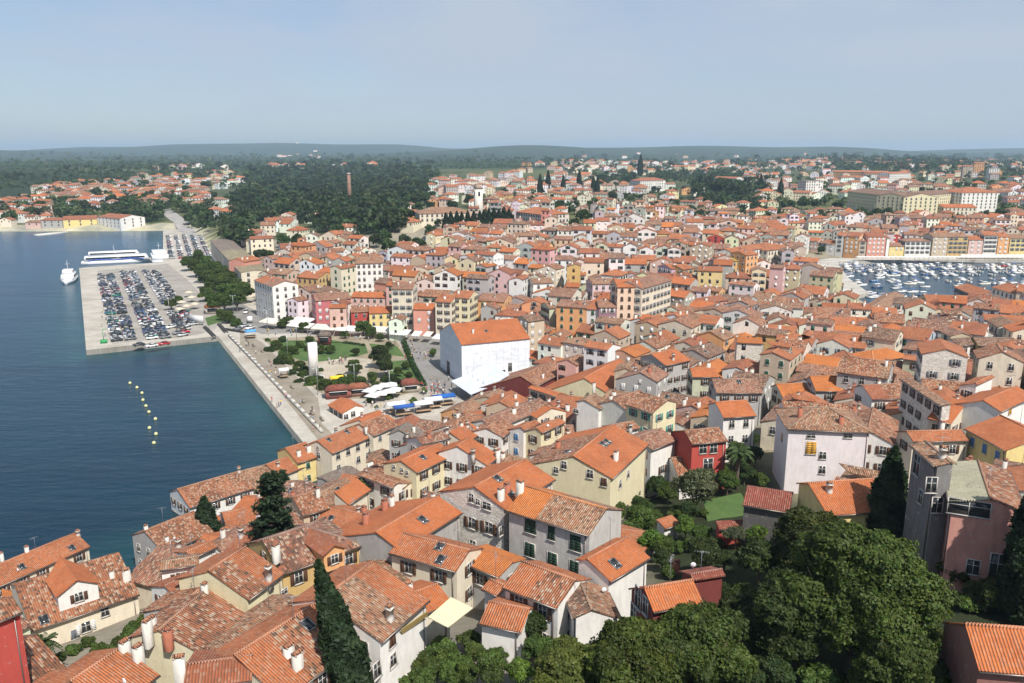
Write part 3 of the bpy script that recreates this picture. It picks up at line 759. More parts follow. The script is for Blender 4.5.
class House:
    def __init__(s, A, B, zr, wl, wr, pitch, zb, hipA=0.0, hipB=0.0, pitchL=None, hip=False):
        s.ax, s.ay, s.bx, s.by = A[0], A[1], B[0], B[1]
        s.L = math.hypot(B[0]-A[0], B[1]-A[1]); s.ang = math.atan2(B[1]-A[1], B[0]-A[0])
        s.ox, s.oy, s.zb = (A[0]+B[0])/2, (A[1]+B[1])/2, zb
        s.zr, s.wl, s.wr = zr - zb, wl, wr
        s.tr = math.tan(math.radians(pitch)); s.tl = math.tan(math.radians(pitchL if pitchL is not None else pitch))
        s.hA, s.hB = hipA, hipB
        s.xa, s.xb = -s.L/2 - hipA, s.L/2 + hipB
        s.zel, s.zer = s.zr - s.wl * s.tl, s.zr - s.wr * s.tr
    def world(s, x, y, z=0.0):
        c, sn = math.cos(s.ang), math.sin(s.ang)
        return (s.ox + c*x - sn*y, s.oy + sn*x + c*y, s.zb + z)
    def local(s, X, Y):
        c, sn = math.cos(s.ang), math.sin(s.ang); X -= s.ox; Y -= s.oy
        return (c*X + sn*Y, -sn*X + c*Y)
    def foot(s, grow=0.0):
        i = .3 - grow
        return [s.world(x, y)[:2] for x, y in ((s.xa+i,-s.wr+i),(s.xb-i,-s.wr+i),(s.xb-i,s.wl-i),(s.xa+i,s.wl-i))]
    def slope_z(s, y): return s.zr - (y * s.tl if y > 0 else -y * s.tr)
    def pick(s, px, py, side=None):
        """roof point seen at a photo pixel, local x, y"""
        r = ray(px, py); best = None
        for sd, t_ in ((1, s.tl), (-1, s.tr)):
            if side and sd != side: continue
            nx, ny = -math.sin(s.ang)*sd, math.cos(s.ang)*sd
            den = r.z + t_ * (r.x*nx + r.y*ny)
            if abs(den) < 1e-6: continue
            t = (s.zb + s.zr - CAM_H + t_ * (s.ox*nx + s.oy*ny)) / den
            X, Y = r.x*t, r.y*t; w = (X-s.ox)*nx + (Y-s.oy)*ny
            if t > 0 and w > -.3 and (best is None or t < best[0]): best = (t, s.local(X, Y))
        return best[1] if best else None
    def pick_wall(s, px, py):
        r = ray(px, py); best = None
        for side, (n, d) in {"R": ((0,-1), s.wr-.35), "L": ((0,1), s.wl-.35), "A": ((-1,0), -s.xa-.15), "B": ((1,0), s.xb-.15)}.items():
            c, sn = math.cos(s.ang), math.sin(s.ang); N = (c*n[0]-sn*n[1], sn*n[0]+c*n[1])
            den = r.x*N[0] + r.y*N[1]
            if den >= -1e-6: continue
            t = (d + s.ox*N[0] + s.oy*N[1]) / den
            z = CAM_H + r.z*t - s.zb; x, y = s.local(r.x*t, r.y*t)
            u = x if side in "RL" else y
            if (side in "RL" and s.xa-.5 < x < s.xb+.5) or (side in "AB" and -s.wr-.5 < y < s.wl+.5):
                if best is None or t < best[0]: best = (t, side, u, z)
        return best[1:] if best else None
    def wall_mb(s, mat, col, a, low=0.0):
        mb = MB(); i = .35; g_ = .12
        x0 = s.xa + (i if s.hA else g_); x1 = s.xb - (i if s.hB else g_); y0, y1 = -s.wr + i, s.wl - i
        if s.wr < .5: y0 = -.05
        if s.wl < .5: y1 = .05
        zl, zr_ = s.slope_z(y1) - .17, s.slope_z(y0) - .17; zk = s.zr - .17
        mb.face([(x0,y0,low),(x1,y0,low),(x1,y0,zr_),(x0,y0,zr_)], mat, col, a)
        mb.face([(x1,y1,low),(x0,y1,low),(x0,y1,zl),(x1,y1,zl)], mat, col, a)
        mb.face([(x0,y1,low),(x0,y0,low),(x0,y0,zr_)] + ([] if s.hA or s.wr < .5 or s.wl < .5 else [(x0,0,zk)]) + [(x0,y1,zl)], mat, col, a)
        mb.face([(x1,y0,low),(x1,y1,low),(x1,y1,zl)] + ([] if s.hB or s.wr < .5 or s.wl < .5 else [(x1,0,zk)]) + [(x1,y0,zr_)], mat, col, a)
        return mb
    def roof_mb(s, col, a, cap=None, patch=None, rough=True):
        """patch = (side, from, to, colour, alpha): a stretch of the ridge length with other tiles"""
        mb = MB(); h = s.L / 2; t = .14
        def slope(sd, lo, hi, c, al, k0=0.0, k1=1.0):
            w = s.wl if sd > 0 else s.wr; ze = s.zel if sd > 0 else s.zer
            if w < .3: return
            def pt(u, k):
                xr, xe = -h + u * s.L, s.xa + u * (s.xb - s.xa)
                return (xr + (xe - xr) * k, sd * w * k, s.zr + (ze - s.zr) * k)
            P = [pt(lo, k1), pt(hi, k1), pt(hi, k0), pt(lo, k0)]
            if sd > 0: P.reverse()
            mb.slab(P, t, "roof", c, al)
        for sd in (1, -1):
            cuts = [(0, 1, col, a)]
            if patch and patch[0] in (sd, 0):
                p0, p1 = patch[1], patch[2]; cuts = [(0, p0, col, a), (p0, p1, patch[3], patch[4]), (p1, 1, col, a)]
            for lo, hi, c, al in cuts:
                if hi - lo > .005: slope(sd, lo, hi, c, al)
        if s.hA: mb.slab([(-h,0,s.zr),(s.xa,s.wl,s.zel),(s.xa,-s.wr,s.zer)], t, "roof", col, a)
        if s.hB: mb.slab([(h,0,s.zr),(s.xb,-s.wr,s.zer),(s.xb,s.wl,s.zel)], t, "roof", col, a)
        if cap:
            def ridge(p, q):
                mb.tube((p[0],p[1],p[2]-.02), (q[0],q[1],q[2]-.02), .15, .15, 6, "roof", cap, a * .5)
            if s.wl > .3 and s.wr > .3 and s.L > .3: ridge((-h,0,s.zr), (h,0,s.zr))
            for hh, xe, sx in ((s.hA, s.xa, -h), (s.hB, s.xb, h)):
                if hh: ridge((sx,0,s.zr),(xe,s.wl,s.zel)); ridge((sx,0,s.zr),(xe,-s.wr,s.zer))
        return mb
    def side(s, k):
        """wall plane: (point for u, rotation, half-length list, top z)"""
        if k == "R": return lambda u: (u, -s.wr + .35), math.pi, s.xa + .4, s.xb - .4, s.slope_z(-s.wr + .35) - .17
        if k == "L": return lambda u: (u, s.wl - .35), 0.0, s.xa + .4, s.xb - .4, s.slope_z(s.wl - .35) - .17
        if k == "A": return lambda u: (s.xa + (.35 if s.hA else .12), u), math.pi/2, -s.wr + .5, s.wl - .5, min(s.zel, s.zer)
        return lambda u: (s.xb - (.35 if s.hB else .12), u), -math.pi/2, -s.wr + .5, s.wl - .5, min(s.zel, s.zer)
    def auto_windows(s, r, sides="RLAB", gap=2.7, ww=.9, wh=1.35, zlow=3.4, prob=.85):
        out = []
        for k in sides:
            if (k == "R" and s.wr < 1) or (k == "L" and s.wl < 1): continue
            P, rot, u0, u1, zt = s.side(k)
            n = int((u1 - u0) / gap + r.uniform(-.2, .35))
            if n < 1: continue
            z = zt - r.uniform(1.15, 1.5)
            while z > zlow:
                for i in range(n):
                    if r.random() < prob:
                        u = u0 + (i + .5) * (u1 - u0) / n; p = P(u); out.append((p[0], p[1], z, rot, ww, wh))
                z -= 2.9
            if k in "AB" and not (s.hA if k == "A" else s.hB) and s.zr - zt > 1.9 and s.wl > 1 and s.wr > 1 and r.random() < .6:
                p = P(0); out.append((p[0], p[1], zt + .35, rot, .6, .7))
        return out

def skylight_mb(hs, x, y):
    mb = MB(); sd = 1 if y > 0 else -1; t = hs.tl if sd > 0 else hs.tr; cs = 1 / math.hypot(1, t)
    def P(u, v, d):   # u along ridge, v down slope, d off the slope
        yy = y + sd * v * cs; z = hs.slope_z(y) - v * cs * t
        return (x + u, yy + sd * d * t * cs, z + d * cs)
    def blk(u0, u1, v0, v1, d0, d1, m_, c):
        P8 = [P(u0,v0,d0),P(u1,v0,d0),P(u1,v1,d0),P(u0,v1,d0),P(u0,v0,d1),P(u1,v0,d1),P(u1,v1,d1),P(u0,v1,d1)]
        F = [(4,5,6,7),(0,1,5,4),(1,2,6,5),(2,3,7,6),(3,0,4,7)]
        mb.solid(P8, F if sd < 0 else [tuple(reversed(f)) for f in F], m_, c)
    for b_ in ((-.5,-.4,-.65,.65),(.4,.5,-.65,.65),(-.4,.4,-.65,-.55),(-.4,.4,.55,.65)): blk(*b_, -.05, .14, "metal", (.25,.24,.23))
    blk(-.4, .4, -.55, .55, -.05, .09, "glass", (.05,.06,.07))
    return mb

def dormer_mb(hs, x, y, w, h, sd, wall, roofc):
    """gabled dormer standing on the slope, its front at local (x, y)"""
    wmb, rmb = MB(), MB(); t = hs.tl if sd > 0 else hs.tr; z0 = hs.slope_z(y); zt = z0 + h; g_ = w * .28; hw = w / 2
    yb = y - sd * (h + .0) / t; yr = y - sd * (h + g_) / t
    Y = lambda d: y + sd * d
    F = [(x-hw, y, z0-.3), (x+hw, y, z0-.3), (x+hw, y, zt), (x, y, zt+g_), (x-hw, y, zt)]
    if sd > 0: F.reverse()
    wmb.face(F, "wall", wall, .4)
    for sx in (-1, 1):
        q = [(x+sx*hw, y, z0-.3), (x+sx*hw, yb, zt-.05), (x+sx*hw, y, zt)]
        wmb.face(q if sx * sd < 0 else q[::-1], "wall", wall, .4)
    for sx in (-1, 1):
        o_ = hw + .22; ze = zt - .22 * g_ / hw
        q = [(x+sx*o_, Y(.25), ze+.12), (x, Y(.25), zt+g_+.12), (x, yr, zt+g_+.12), (x+sx*o_, yb, ze+.12)]
        if sx * sd > 0: q = q[::-1]
        rmb.slab(q, .12, "roof", roofc[0], roofc[1])
    return wmb, rmb, (x, y + sd * .0, z0 + h * .52, math.pi if sd < 0 else 0.0)

HOUSES = []
def emit_house(hs, name, desc, cat, group, wall, roof, lod=1, wins=(), chims=(), skys=(), dorms=(), patch=None, cap=True, wallmat="wall", wa=.4, shut=("none", "brown"), door=False, label=None, low=0.0, roofname="roof", wallsides=None):
    root = empty(name, (hs.ox, hs.oy, hs.zb), hs.ang)
    wc = WALLC[wall] if isinstance(wall, str) else wall; rc, ra = ROOFC[roof]
    hs.wall_mb(wallmat, wc, wa, low).build("wall", root)
    capc = (min(rc[0]*1.1+.08, .8), rc[1]*1.15+.1, rc[2]*1.2+.09) if cap else None
    if patch: patch = (patch[0], patch[1], patch[2], *ROOFC[patch[3]])
    rf = hs.roof_mb(rc, ra, capc, patch).build(roofname, root)
    for x, y, z, rot, ww, wh, *kc in wins:
        kind, col = kc if len(kc) == 2 else shut
        if lod >= 2:
            me, sh = window_set(kind, col, ww, wh, 2); w = obj("window", me, root, (x, y, z), rot)
            for q in sh: obj("shutter", q, w)
        else: obj("window", window_set(kind, col, ww, wh, 1), root, (x, y, z), rot)
    if lod >= 2:
        for sd, w_, ze in ((-1, hs.wr, hs.zer), (1, hs.wl, hs.zel)):
            if w_ < 1: continue
            gm = MB(); gm.tube((hs.xa, sd*(w_+.06), ze-.12), (hs.xb, sd*(w_+.06), ze-.12), .075, .075, 6, "metal", (.22,.19,.17)); gm.build("gutter", rf)
            dp = MB(); xx = hs.xb - .6 if sd < 0 else hs.xa + .6; dp.tube((xx, sd*(w_-.28), .2), (xx, sd*(w_-.28), ze-.25), .06, .06, 6, "metal", (.24,.2,.18)); dp.build("downpipe", root)
    for x, y, h, kind in chims:
        z = hs.slope_z(y); a, c = chimney_get(kind, h); q = obj("chimney", a, rf, (x, y, z)); obj("chimney_cap", c, rf, (x, y, z))
    for x, y in skys: skylight_mb(hs, x, y).build("skylight", rf)
    for x, y, w, h, sd, dw, dr in dorms:
        a, c, wp = dormer_mb(hs, x, y, w, h, sd, WALLC[dw], ROOFC[dr]); d = a.build("dormer", root); c.build("dormer_roof", d)
        me = window_set("closed" if shut[0] == "none" else shut[0], shut[1], .8, 1.0, 1); obj("dormer_window", me, d, wp[:3], wp[3])
    if door:
        mb = MB(); mb.box(-.55, .55, -.03, .05, 0, 2.2, "paint", (.12,.07,.04)); 
        for b_ in ((-.7,-.55,0,2.35),(.55,.7,0,2.35),(-.55,.55,2.2,2.35)): mb.box(b_[0], b_[1], -.03, .08, b_[2], b_[3], "stonecut", (.6,.57,.52))
        P, rot, u0, u1, zt = hs.side("R"); p = P(u0 + 1.2); q = hs.world(p[0], p[1]); mb.build("door", root, (p[0], p[1], max(gz(q[0], q[1]) - hs.zb, .3)), rot)
    if label: root["label"] = label; root["category"] = cat; root["group"] = group
    else: register(root, desc, cat, group, hs.world(0, 0, hs.zr))
    HOUSES.append((hs, root))
    return root

def chim_auto(hs, r, n, kinds=("pot", "slim", "wide", "brick")):
    out = []
    for _ in range(n):
        y = r.choice((-1, 1)) * r.uniform(.1, .6); y *= hs.wl if y > 0 else hs.wr
        out.append((r.uniform(-.42, .42) * hs.L, y, r.uniform(.7, 1.25), r.choice(kinds)))
    return out

def solve_ridge(A, B, h):
    z = 15.0
    for _ in range(16):
        a, b_ = at(A[0], A[1], z), at(B[0], B[1], z)
        z = .4 * z + .6 * (gz((a.x+b_.x)/2, (a.y+b_.y)/2) + h)
    return at(A[0], A[1], z), at(B[0], B[1], z), z

def HS(desc, A, B, h, eL, eR, pitch, wall, roof, wall_mat="wall", wa=.4, chim=(), sky=(), dorm=(), win=None, sides="RLAB", shut=("open", "brown"), patch=None, hipA=0.0, hipB=0.0,
       cap=True, name="house", cat="house", group="houses of the old town", nchim=0, gap=2.7, ww=.9, wh=1.35, door=False, prob=.85, label=None, roofname="roof", low=0.0, deep=0.0, zr=None, lod=2):
    """a house drawn from its ridge line and an eave point in the photograph"""
    if zr is None: a, b_, zr = solve_ridge(A, B, h)
    else: a, b_ = at(A[0], A[1], zr), at(B[0], B[1], zr)
    dx, dy = b_.x-a.x, b_.y-a.y; l = math.hypot(dx, dy); nl = (-dy/l, dx/l); t = math.tan(math.radians(pitch))
    def width(e, sd):
        if not isinstance(e, tuple): return float(e)
        r = ray(*e); nx, ny = nl[0]*sd, nl[1]*sd
        k = (zr - CAM_H + t*(a.x*nx + a.y*ny)) / (r.z + t*(r.x*nx + r.y*ny))
        w = (r.x*k - a.x)*nx + (r.y*k - a.y)*ny
        return w
    wl, wr = width(eL, 1), width(eR, -1)
    for nm, w in (("L", wl), ("R", wr)):
        if not (0 <= w < 22): print("HS?", desc, nm, round(w, 2))
    wl, wr = min(max(wl, 0.0), 18), min(max(wr, 0.0), 18)
    if hipA is True: hipA = (wl + wr) / 2
    if hipB is True: hipB = (wl + wr) / 2
    c = [(a.x + (b_.x-a.x)*k + nl[0]*w, a.y + (b_.y-a.y)*k + nl[1]*w) for k in (0, 1) for w in (wl, -wr)]
    zb = min(gz(*p) for p in c) - 1.0 - deep
    hs = House((a.x, a.y), (b_.x, b_.y), zr, wl, wr, pitch, zb, hipA, hipB)
    occ_mark(hs.foot(.0))
    r = random.Random(hash((A, B)) & 0xffff)
    ch = []
    for c_ in chim:
        q = hs.pick(c_[0], c_[1]); 
        if q: ch.append((q[0], q[1], (c_[2] if len(c_) > 2 else 1.3) * .72, c_[3] if len(c_) > 3 else "pot"))
    ch += chim_auto(hs, r, nchim)
    sk = [q for q in (hs.pick(*p) for p in sky) if q]
    do = []
    for d in dorm:
        q = hs.pick(d[0], d[1])
        if q: do.append((q[0], q[1], d[2], d[3], 1 if q[1] > 0 else -1, d[4], d[5]))
    ws = []
    seen = set()
    for w in (win or ()):
        q = hs.pick_wall(w[0], w[1])
        if q:
            P, rot, u0, u1, zt = hs.side(q[0]); p = P(q[1]); seen.add(q[0]); ws.append((p[0], p[1], q[2], rot, w[2] if len(w) > 2 else ww, w[3] if len(w) > 3 else wh) + tuple(w[4:6]))
    ws += hs.auto_windows(r, "".join(k for k in sides if k not in seen), gap, ww, wh, max(2.6, hs.zr - 12), prob)
    return emit_house(hs, name, desc, cat, group, wall, roof, lod, ws, ch, sk, do, patch, cap, wall_mat, wa, shut, door, label, low, roofname), hs

def FS(desc, p1, p2, he, depth, wall, roof, pitch=17, h0=None, shut=("open", "brown"), gap=2.6, wall_mat="wall", wa=.3, hip=False, name="house", cat="house", group="houses of the old town", nchim=2, ww=.95, wh=1.5, lod=1, prob=.95, sides="RLAB", dx=(0, 0), label=None, zlow=3.4, patch=None):
    """a house drawn from the foot of its front in the photograph: left and right foot, eave height and depth in metres"""
    a, b_ = (at_ground(*p1), at_ground(*p2)) if h0 is None else (at(p1[0], p1[1], h0), at(p2[0], p2[1], h0))
    zb = min(a.z, b_.z)
    dx_, dy_ = b_.x-a.x, b_.y-a.y; l = math.hypot(dx_, dy_); n = (-dy_/l, dx_/l)
    if n[1] < 0 and abs(n[1]) > .2: n = (-n[0], -n[1])
    w = depth / 2 + .35; k = w - .35; ex = (dx_/l, dy_/l)
    hip_ = w if hip else 0.0
    i = hip_ - (.35 if hip else .12)
    A = (a.x + n[0]*k + ex[0]*i, a.y + n[1]*k + ex[1]*i); B = (b_.x + n[0]*k - ex[0]*i, b_.y + n[1]*k - ex[1]*i)
    zr = zb + he + w * math.tan(math.radians(pitch))
    hs = House(A, B, zr, w, w, pitch, zb - 1.2, hip_, hip_)
    occ_mark(hs.foot(.0))
    r = random.Random(hash((p1, p2)) & 0xffff)
    ws = hs.auto_windows(r, sides, gap, ww, wh, zlow + 1.0, prob)
    return emit_house(hs, name, desc, cat, group, wall, roof, lod, ws, chim_auto(hs, r, nchim), (), (), patch, True, wall_mat, wa, shut, False, label), hs

# ------------------------------------------------------------------ houses of the foreground, ridge and eave points in photo pixels
HS("long seaside house with plain orange roof and two roof windows", (-46,583), (76,532.5), 10, 4.5, (57,561), 24, "cream", "orange", chim=[(27,552,1.5,"slim"),(78,535,1.2,"pot"),(2,560,1.6,"slim")], sky=[(72,548),(22,567)])
HS("cream street house with weathered roof and big orange-roofed dormer", (14,584), (119,552), 8.4, 3.5, (60,621.5), 24, "cream", "old", dorm=[(80,605,4.2,2.0,"white","new")], sky=[(44,620)], chim=[(127,580,1.8,"wide"),(112,577,1.0,"slim")], win=[(86,627,.9,1.2,"open","white"),(75,634,.8,1.1,"closed","grey"),(105,612,.8,1.0,"none","grey")], cap=False)
HS("tall red rendered house with old tile edge", (-30,612), (12,596), 13, 3.2, (21.5,612), 22, "red", "old", sides="LAB", cap=False, win=[])
HS("cream gabled house with brown and tan roof", (158,630), (203,592), 9, (134,632), (249,620), 21, (.66,.60,.42), "old", chim=[(148,634,1.6,"wide"),(168,638,1.2,"brick"),(152,626,1.2,"wide")], sides="RL", cap=True)
HS("low house with smooth orange roof and white ridge line", (70,681), (121,647), 8, (92,651), (158,676), 20, "white", "orange", chim=[(125,650,1.2,"wide"),(139,660,1.6,"wide")])
HS("orange roofed annex by the bottom edge", (36,692), (72,667), 7, 2.5, (62,690), 20, "white", "orange")
HS("low rust roofed house with pale wall by the bottom edge", (186,664), (253,655), 8, 4, (224,684), 20, "white", "rust", chim=[(180,672,1.6,"wide")])
HS("yellow walled house with patched orange and tan roof", (208,570.5), (246,546), 10, 4.5, (252,597), 23, "paleyellow", "orange", patch=(-1,.02,.5,"old"), chim=[(269,580,2.2,"pot"),(276,552,1.2,"wide")], win=[(262,605,.9,.6,"none","brown"),(284,592,.9,.6,"none","brown")], sides="R", wa=.3)
HS("brown hipped house with pale speckled roof and apricot dormer", (262,540), (305,526), 9, 4.5, (322,560), 25, "ochre", "speckled", hipB=5.0, dorm=[(335,567,2.6,1.9,"apricot","rust")], chim=[(276,557,1.4,"pot")])
HS("white house with bright orange ridge and tan lower slope", (322,598), (373,561), 10, 4.0, (400,626), 21, "white", "orange", patch=(-1,.0,.62,"tan"), chim=[(390,620,1.6,"pot")], win=[(377,670,1.0,1.5,"none","brown"),(392,640,.9,1.2,"closed","brown"),(393,660,.9,1.2,"none","white")], shut=("none","brown"), hipB=0)
HS("house with striped old roof and one blue roof window", (234,655), (317,602), 9, (216,650), (318,674), 22, "cream", "orange", patch=(-1,.35,.8,"old"), sky=[(308,625)], chim=[(298,668,1.9,"wide"),(289,655,1.2,"wide")])
HS("brown roofed house below the yellow gable", (180,604), (214,578), 8, 5, (246,613), 20, "grey", "old", nchim=1)
HS("narrow house with long tan roof strip", (212,648), (292,594), 7.4, 2.6, 2.6, 16, "cream", "tan", cap=False, sides="R")
# sea front row
HS("grey gabled seaside house with weathered roof and tall chimneys", (144,531), (194,511), 10, 4.5, (176,548), 24, "grey", "old", chim=[(178,500,2.6,"slim"),(183,503,2.6,"slim"),(189,507,2.2,"slim"),(136,527,1.6,"wide"),(146,529,1.2,"slim"),(167,541,1.0,"slim")], shut=("none","brown"))
HS("long seaside house with brown-tan roof and white wall", (177,489), (241,470.5), 9, 4.5, (206,503), 23, "white", "old", chim=[(239,472,1.4,"pot")], patch=(0,.0,.04,"orange"))
HS("tan roofed section of the seaside row", (241,471), (266,464.5), 8.6, 4.5, (258,490.5), 23, "cream", "tan", nchim=0)
HS("orange roofed section of the seaside row with green shutters", (266,464.5), (293,454.5), 8.8, 4.5, (288,473.5), 23, "cream", "orange", shut=("closed","green"), chim=[(278,466,1.3,"pot")])
HS("yellow seaside house with white chimney stack", (285,448), (306,442), 10.5, 4, (308,460), 23, "yellow", "orange", shut=("closed","green"), chim=[(299,456,1.8,"wide"),(309,452,3.2,"wide"),(292,443,1.0,"pot")])
HS("long cream house front with orange roof and two window rows", (317,441), (359,424.5), 11, 4.5, (350,446), 23, "cream", "orange", shut=("none","brown"), sky=[(329,440),(347,432)], ww=1.1, wh=1.5, chim=[(336,432,1.0,"pot")], gap=2.8)
HS("cream house with worn orange roof beside the long front", (359,424), (384,414.5), 11, 4.5, (378,434), 23, "cream", "old", shut=("closed","grey"), chim=[(366,430,1.0,"slim")])
HS("grey gabled house with slate coloured front", (399,430), (408,422), 10, (386,436), (414,443), 26, "grey", "grey", chim=[(414,432,1.6,"slim"),(407,436,1.2,"pot")])
HS("yellow ended house with smooth orange roof", (400.5,460.5), (440,443), 9, (387,461), (436,463.5), 19, "paleyellow", "new", sky=[(423,457.5)], win=[(394,467,.6,.7,"none","brown"),(402,470,.6,.7,"none","brown"),(407,473,.6,.7,"none","brown")])
HS("pale house with steep orange roof by the market", (449,432), (468,421), 9, (440,437), (480,434), 24, "cream", "new", chim=[(483,452,1.8,"wide")])
HS("orange roofed house with two white chimneys", (457,446), (470,437), 10, 4, (493,461), 24, "white", "new", chim=[(473,457,1.6,"pot"),(498,458,2.0,"wide")])
HS("low house with brown pebbled roof", (364,471), (398,483), 6.5, 3.5, (372,480), 18, "stone", "old")
HS("tan roofed strip house by the palm", (392,470), (416,478), 6, 2.5, 3, 16, "cream", "tan")
HS("grey sheet roofed shed above the seaside row", (322,478), (352,466), 6.5, 2, (332,487), 12, "grey", "grey", cap=False)
HS("orange monopitch roof beside the dark shed", (334,492), (357,478), 6.2, .2, (346,506), 30, "cream", "new", cap=False)
HS("house with brown red old roof in the seaside lane", (292,497), (318,490), 7.5, 4, (316,512), 22, "tan", "old", nchim=1)
HS("small orange roofed house by the conifer", (222,513), (246,508), 7, 3, (240,540), 20, "white", "orange", chim=[(226,504,1.0,"brick"),(238,502,1.2,"brick")])
HS("white walled house with tan tile porch", (160,562), (199,556), 8, 2, (168,569), 16, "white", "tan", cap=True)
HS("white old house with lean orange roof in the alley", (186,552), (212,541), 7.5, 2.5, (196,556), 18, "white", "orange")
HS("pale house with worn orange roof among the lanes", (164,586), (206,566), 7, 3, (196,580), 18, "white", "rust")
# around the stone gable
HS("grey gabled house with smooth rust orange roof", (375.5,532), (438,496), 9.5, (336,529), (398,553), 19, "grey", "new", sky=[(423,520)], chim=[(366,524,1.6,"brick"),(385,510,1.8,"brick"),(392,506,1.8,"slim")], sides="L", wa=.9)
HS("orange roofed house with two small roof windows", (404,533), (470,550), 8, 3, (422,562), 20, "cream", "orange", sky=[(440,546.5),(440.5,560)])
HS("rubble stone gabled house with rust orange roof", (474,486.5), (525.5,459), 11.5, (439.5,490.5), (507.5,508), 20, "stone", "new", wall_mat="stone", chim=[(501,500,2.8,"wide"),(507,492,1.4,"brick")], sky=[(510,493),(498,479)],
   win=[(471.5,498,.7,1.1,"none","brown"),(478,502,.6,.7,"none","brown"),(487,506,1.2,.9,"none","brown"),(472,523,1.0,1.4,"open","brown"),(489,528,1.1,1.5,"open","brown"),(501,531,.7,1.1,"none","brown"),(473,545,.9,1.2,"none","brown"),(492,552,.9,1.4,"none","brown"),(501,556,.9,1.4,"none","brown")], sides="R")
HS("pale plastered house with half orange half tan roof", (526,486), (607,508.5), 11, 4.2, (550,523.5), 22, (.50,.48,.45), "bright", patch=(0,.36,1,"tan"), chim=[(520,492,1.8,"wide")], wa=.8,
   win=[(530.5,525,1.5,2.0,"closed","dgreen"),(551.5,533,.9,1.7,"closed","dgreen"),(575.5,543,1.4,1.9,"closed","dgreen"),(530,550,1.3,1.7,"closed","dgreen"),(552.5,561,1.2,2.0,"closed","dgreen"),(575,569,1.3,1.9,"closed","dgreen")], sides="L")
HS("yellow gabled house with orange roof and twin roof windows", (573,456), (613,424.5), 12, (545,449), (613,478), 20, "paleyellow", "new", patch=(1,0,.75,"old"), chim=[(616,460,1.9,"wide"),(558,448,1.4,"brick")], sky=[(603.5,444.5),(607.5,442),(568,451.5)], win=[(564,465,.8,1.1,"none","brown"),(590,474,.9,1.2,"none","brown"),(604,482,.9,1.2,"closed","brown"),(556,470,.7,.9,"none","brown"),(628,474,.9,1.2,"none","brown"),(620,484,.9,1.2,"none","brown")], sides="L", wa=.25)
HS("small white house with bright orange roof and violet roof window", (587,559), (627,537), 8, 1.5, (632,568.5), 22, "white", "new", sky=[(615,564)], sides="")
HS("old house with tan gable roof and white gable", (592,609.5), (579,578.5), 5.6, (573.5,620), (621,617.5), 22, "white", "tan", patch=(1,0,1,"brown"), win=[])
HS("house with patched orange slope above the yard", (522,561), (576,580), 7, 3, (538,601), 22, "white", "orange", patch=(-1,.45,1,"old"))
HS("flat orange roofed house over a dark yard", (473,547), (513,562), 6.0, 2.5, (472,566.5), 14, "grey", "bright", cap=False)
HS("low orange roofed house with shaded sill wall", (489,601), (530,609), 4.6, 3, (486,625), 20, "white", "orange")
HS("little orange tiled outhouse in the yard", (490,579), (507,586), 4.5, 1.5, (489,592), 20, "white", "orange", sides="")
HS("red-orange roofed house with yellow awning terrace", (384,603), (438,583.5), 6.2, 3.5, (420,615), 18, "cream", "new", chim=[(408,596,1.8,"wide")])
HS("dark red house with ribbed orange roof", (644,587.5), (693,579.5), 9, 3.0, (652,612), 30, "darkred", "new", win=[(638.5,598,1.1,2.0,"none","white"),(634,614,1.0,1.8,"none","white"),(646,606,.9,1.6,"none","white")], sides="", patch=(1,0,1,"red"), chim=[(676,574,2.0,"brick")])
HS("small rust roofed wing behind the dark red house", (690,574), (722,569), 7.5, 2, (700,579), 20, "darkred", "red", sides="")
HS("red rendered house with white window frames and brown eaves", (684,430.5), (719,427.5), 10.5, 5.5, (710,442.5), 20, "red", "old", win=[(703,449,1.2,1.5,"none","white"),(713.5,448.5,1.2,1.5,"none","white"),(708,465,1.6,2.2,"none","white")], sides="R", wa=.15)
HS("low house with ribbed orange roof before the red house", (671,457.5), (699,456), 6, 2.5, (683,480), 24, "white", "old", sides="")
HS("black timber shed with dark red roof", (747,486), (793,493), 6, 1.5, (769,509), 17, "dark", "red", sides="", cap=False, name="garden_shed", cat="shed", group=None)
HS("little orange tiled garden roof", (657,520), (672,515), 3.2, .3, (667,528), 18, "white", "orange", sides="", cap=False, name="garden_shed", cat="shed", group=None)
HS("long red tiled garden wall roof", (716,521), (772,518), 2.6, .3, (740,528), 22, "red", "red", sides="", cap=False, name="garden_shed", cat="shed", group=None)
HS("big white house with hipped tan roof and orange shutters", (816,407), (829,407.5), 13, 5.4, (832,431), 22, (.72,.66,.66), "tan", hipA=True, hipB=True, chim=[(841,423,1.5,"brick"),(800,414,1.4,"brick")], win=[(811,448,1.5,2.0,"closed","orange"),(822.5,455.5,1.0,1.1,"none","grey"),(811,436,1.2,.6,"none","brown"),(848,436,1.2,.6,"none","brown"),(781,437,.9,1.2,"closed","orange"),(822,470,.9,1.2,"none","brown")], sides="", wa=.3)
HS("house with wide ribbed red-orange roof in the park", (808,483), (874,478.5), 7, 2.5, (848,514), 22, "yellow", "new", sides="", chim=[(829,492,1.4,"pot")])
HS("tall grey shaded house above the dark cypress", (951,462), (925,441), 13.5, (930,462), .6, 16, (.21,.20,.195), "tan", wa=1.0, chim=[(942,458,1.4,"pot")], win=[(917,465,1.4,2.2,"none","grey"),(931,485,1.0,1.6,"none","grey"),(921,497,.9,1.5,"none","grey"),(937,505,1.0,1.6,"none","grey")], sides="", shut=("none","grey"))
HS("pink house with tan roof and pale sheet roofed glazed terrace", (991,499), (978,460), 11, (945,482), (1019,493), 13, (.66,.32,.26), "old", patch=(1,0,1,"sheet"), wa=1.0, win=[(969,508,3.6,1.5,"none","brown"),(997.5,567,1.3,2.7,"none","green"),(973,567,1.1,1.5,"none","grey")], sides="", cap=True, deep=3)
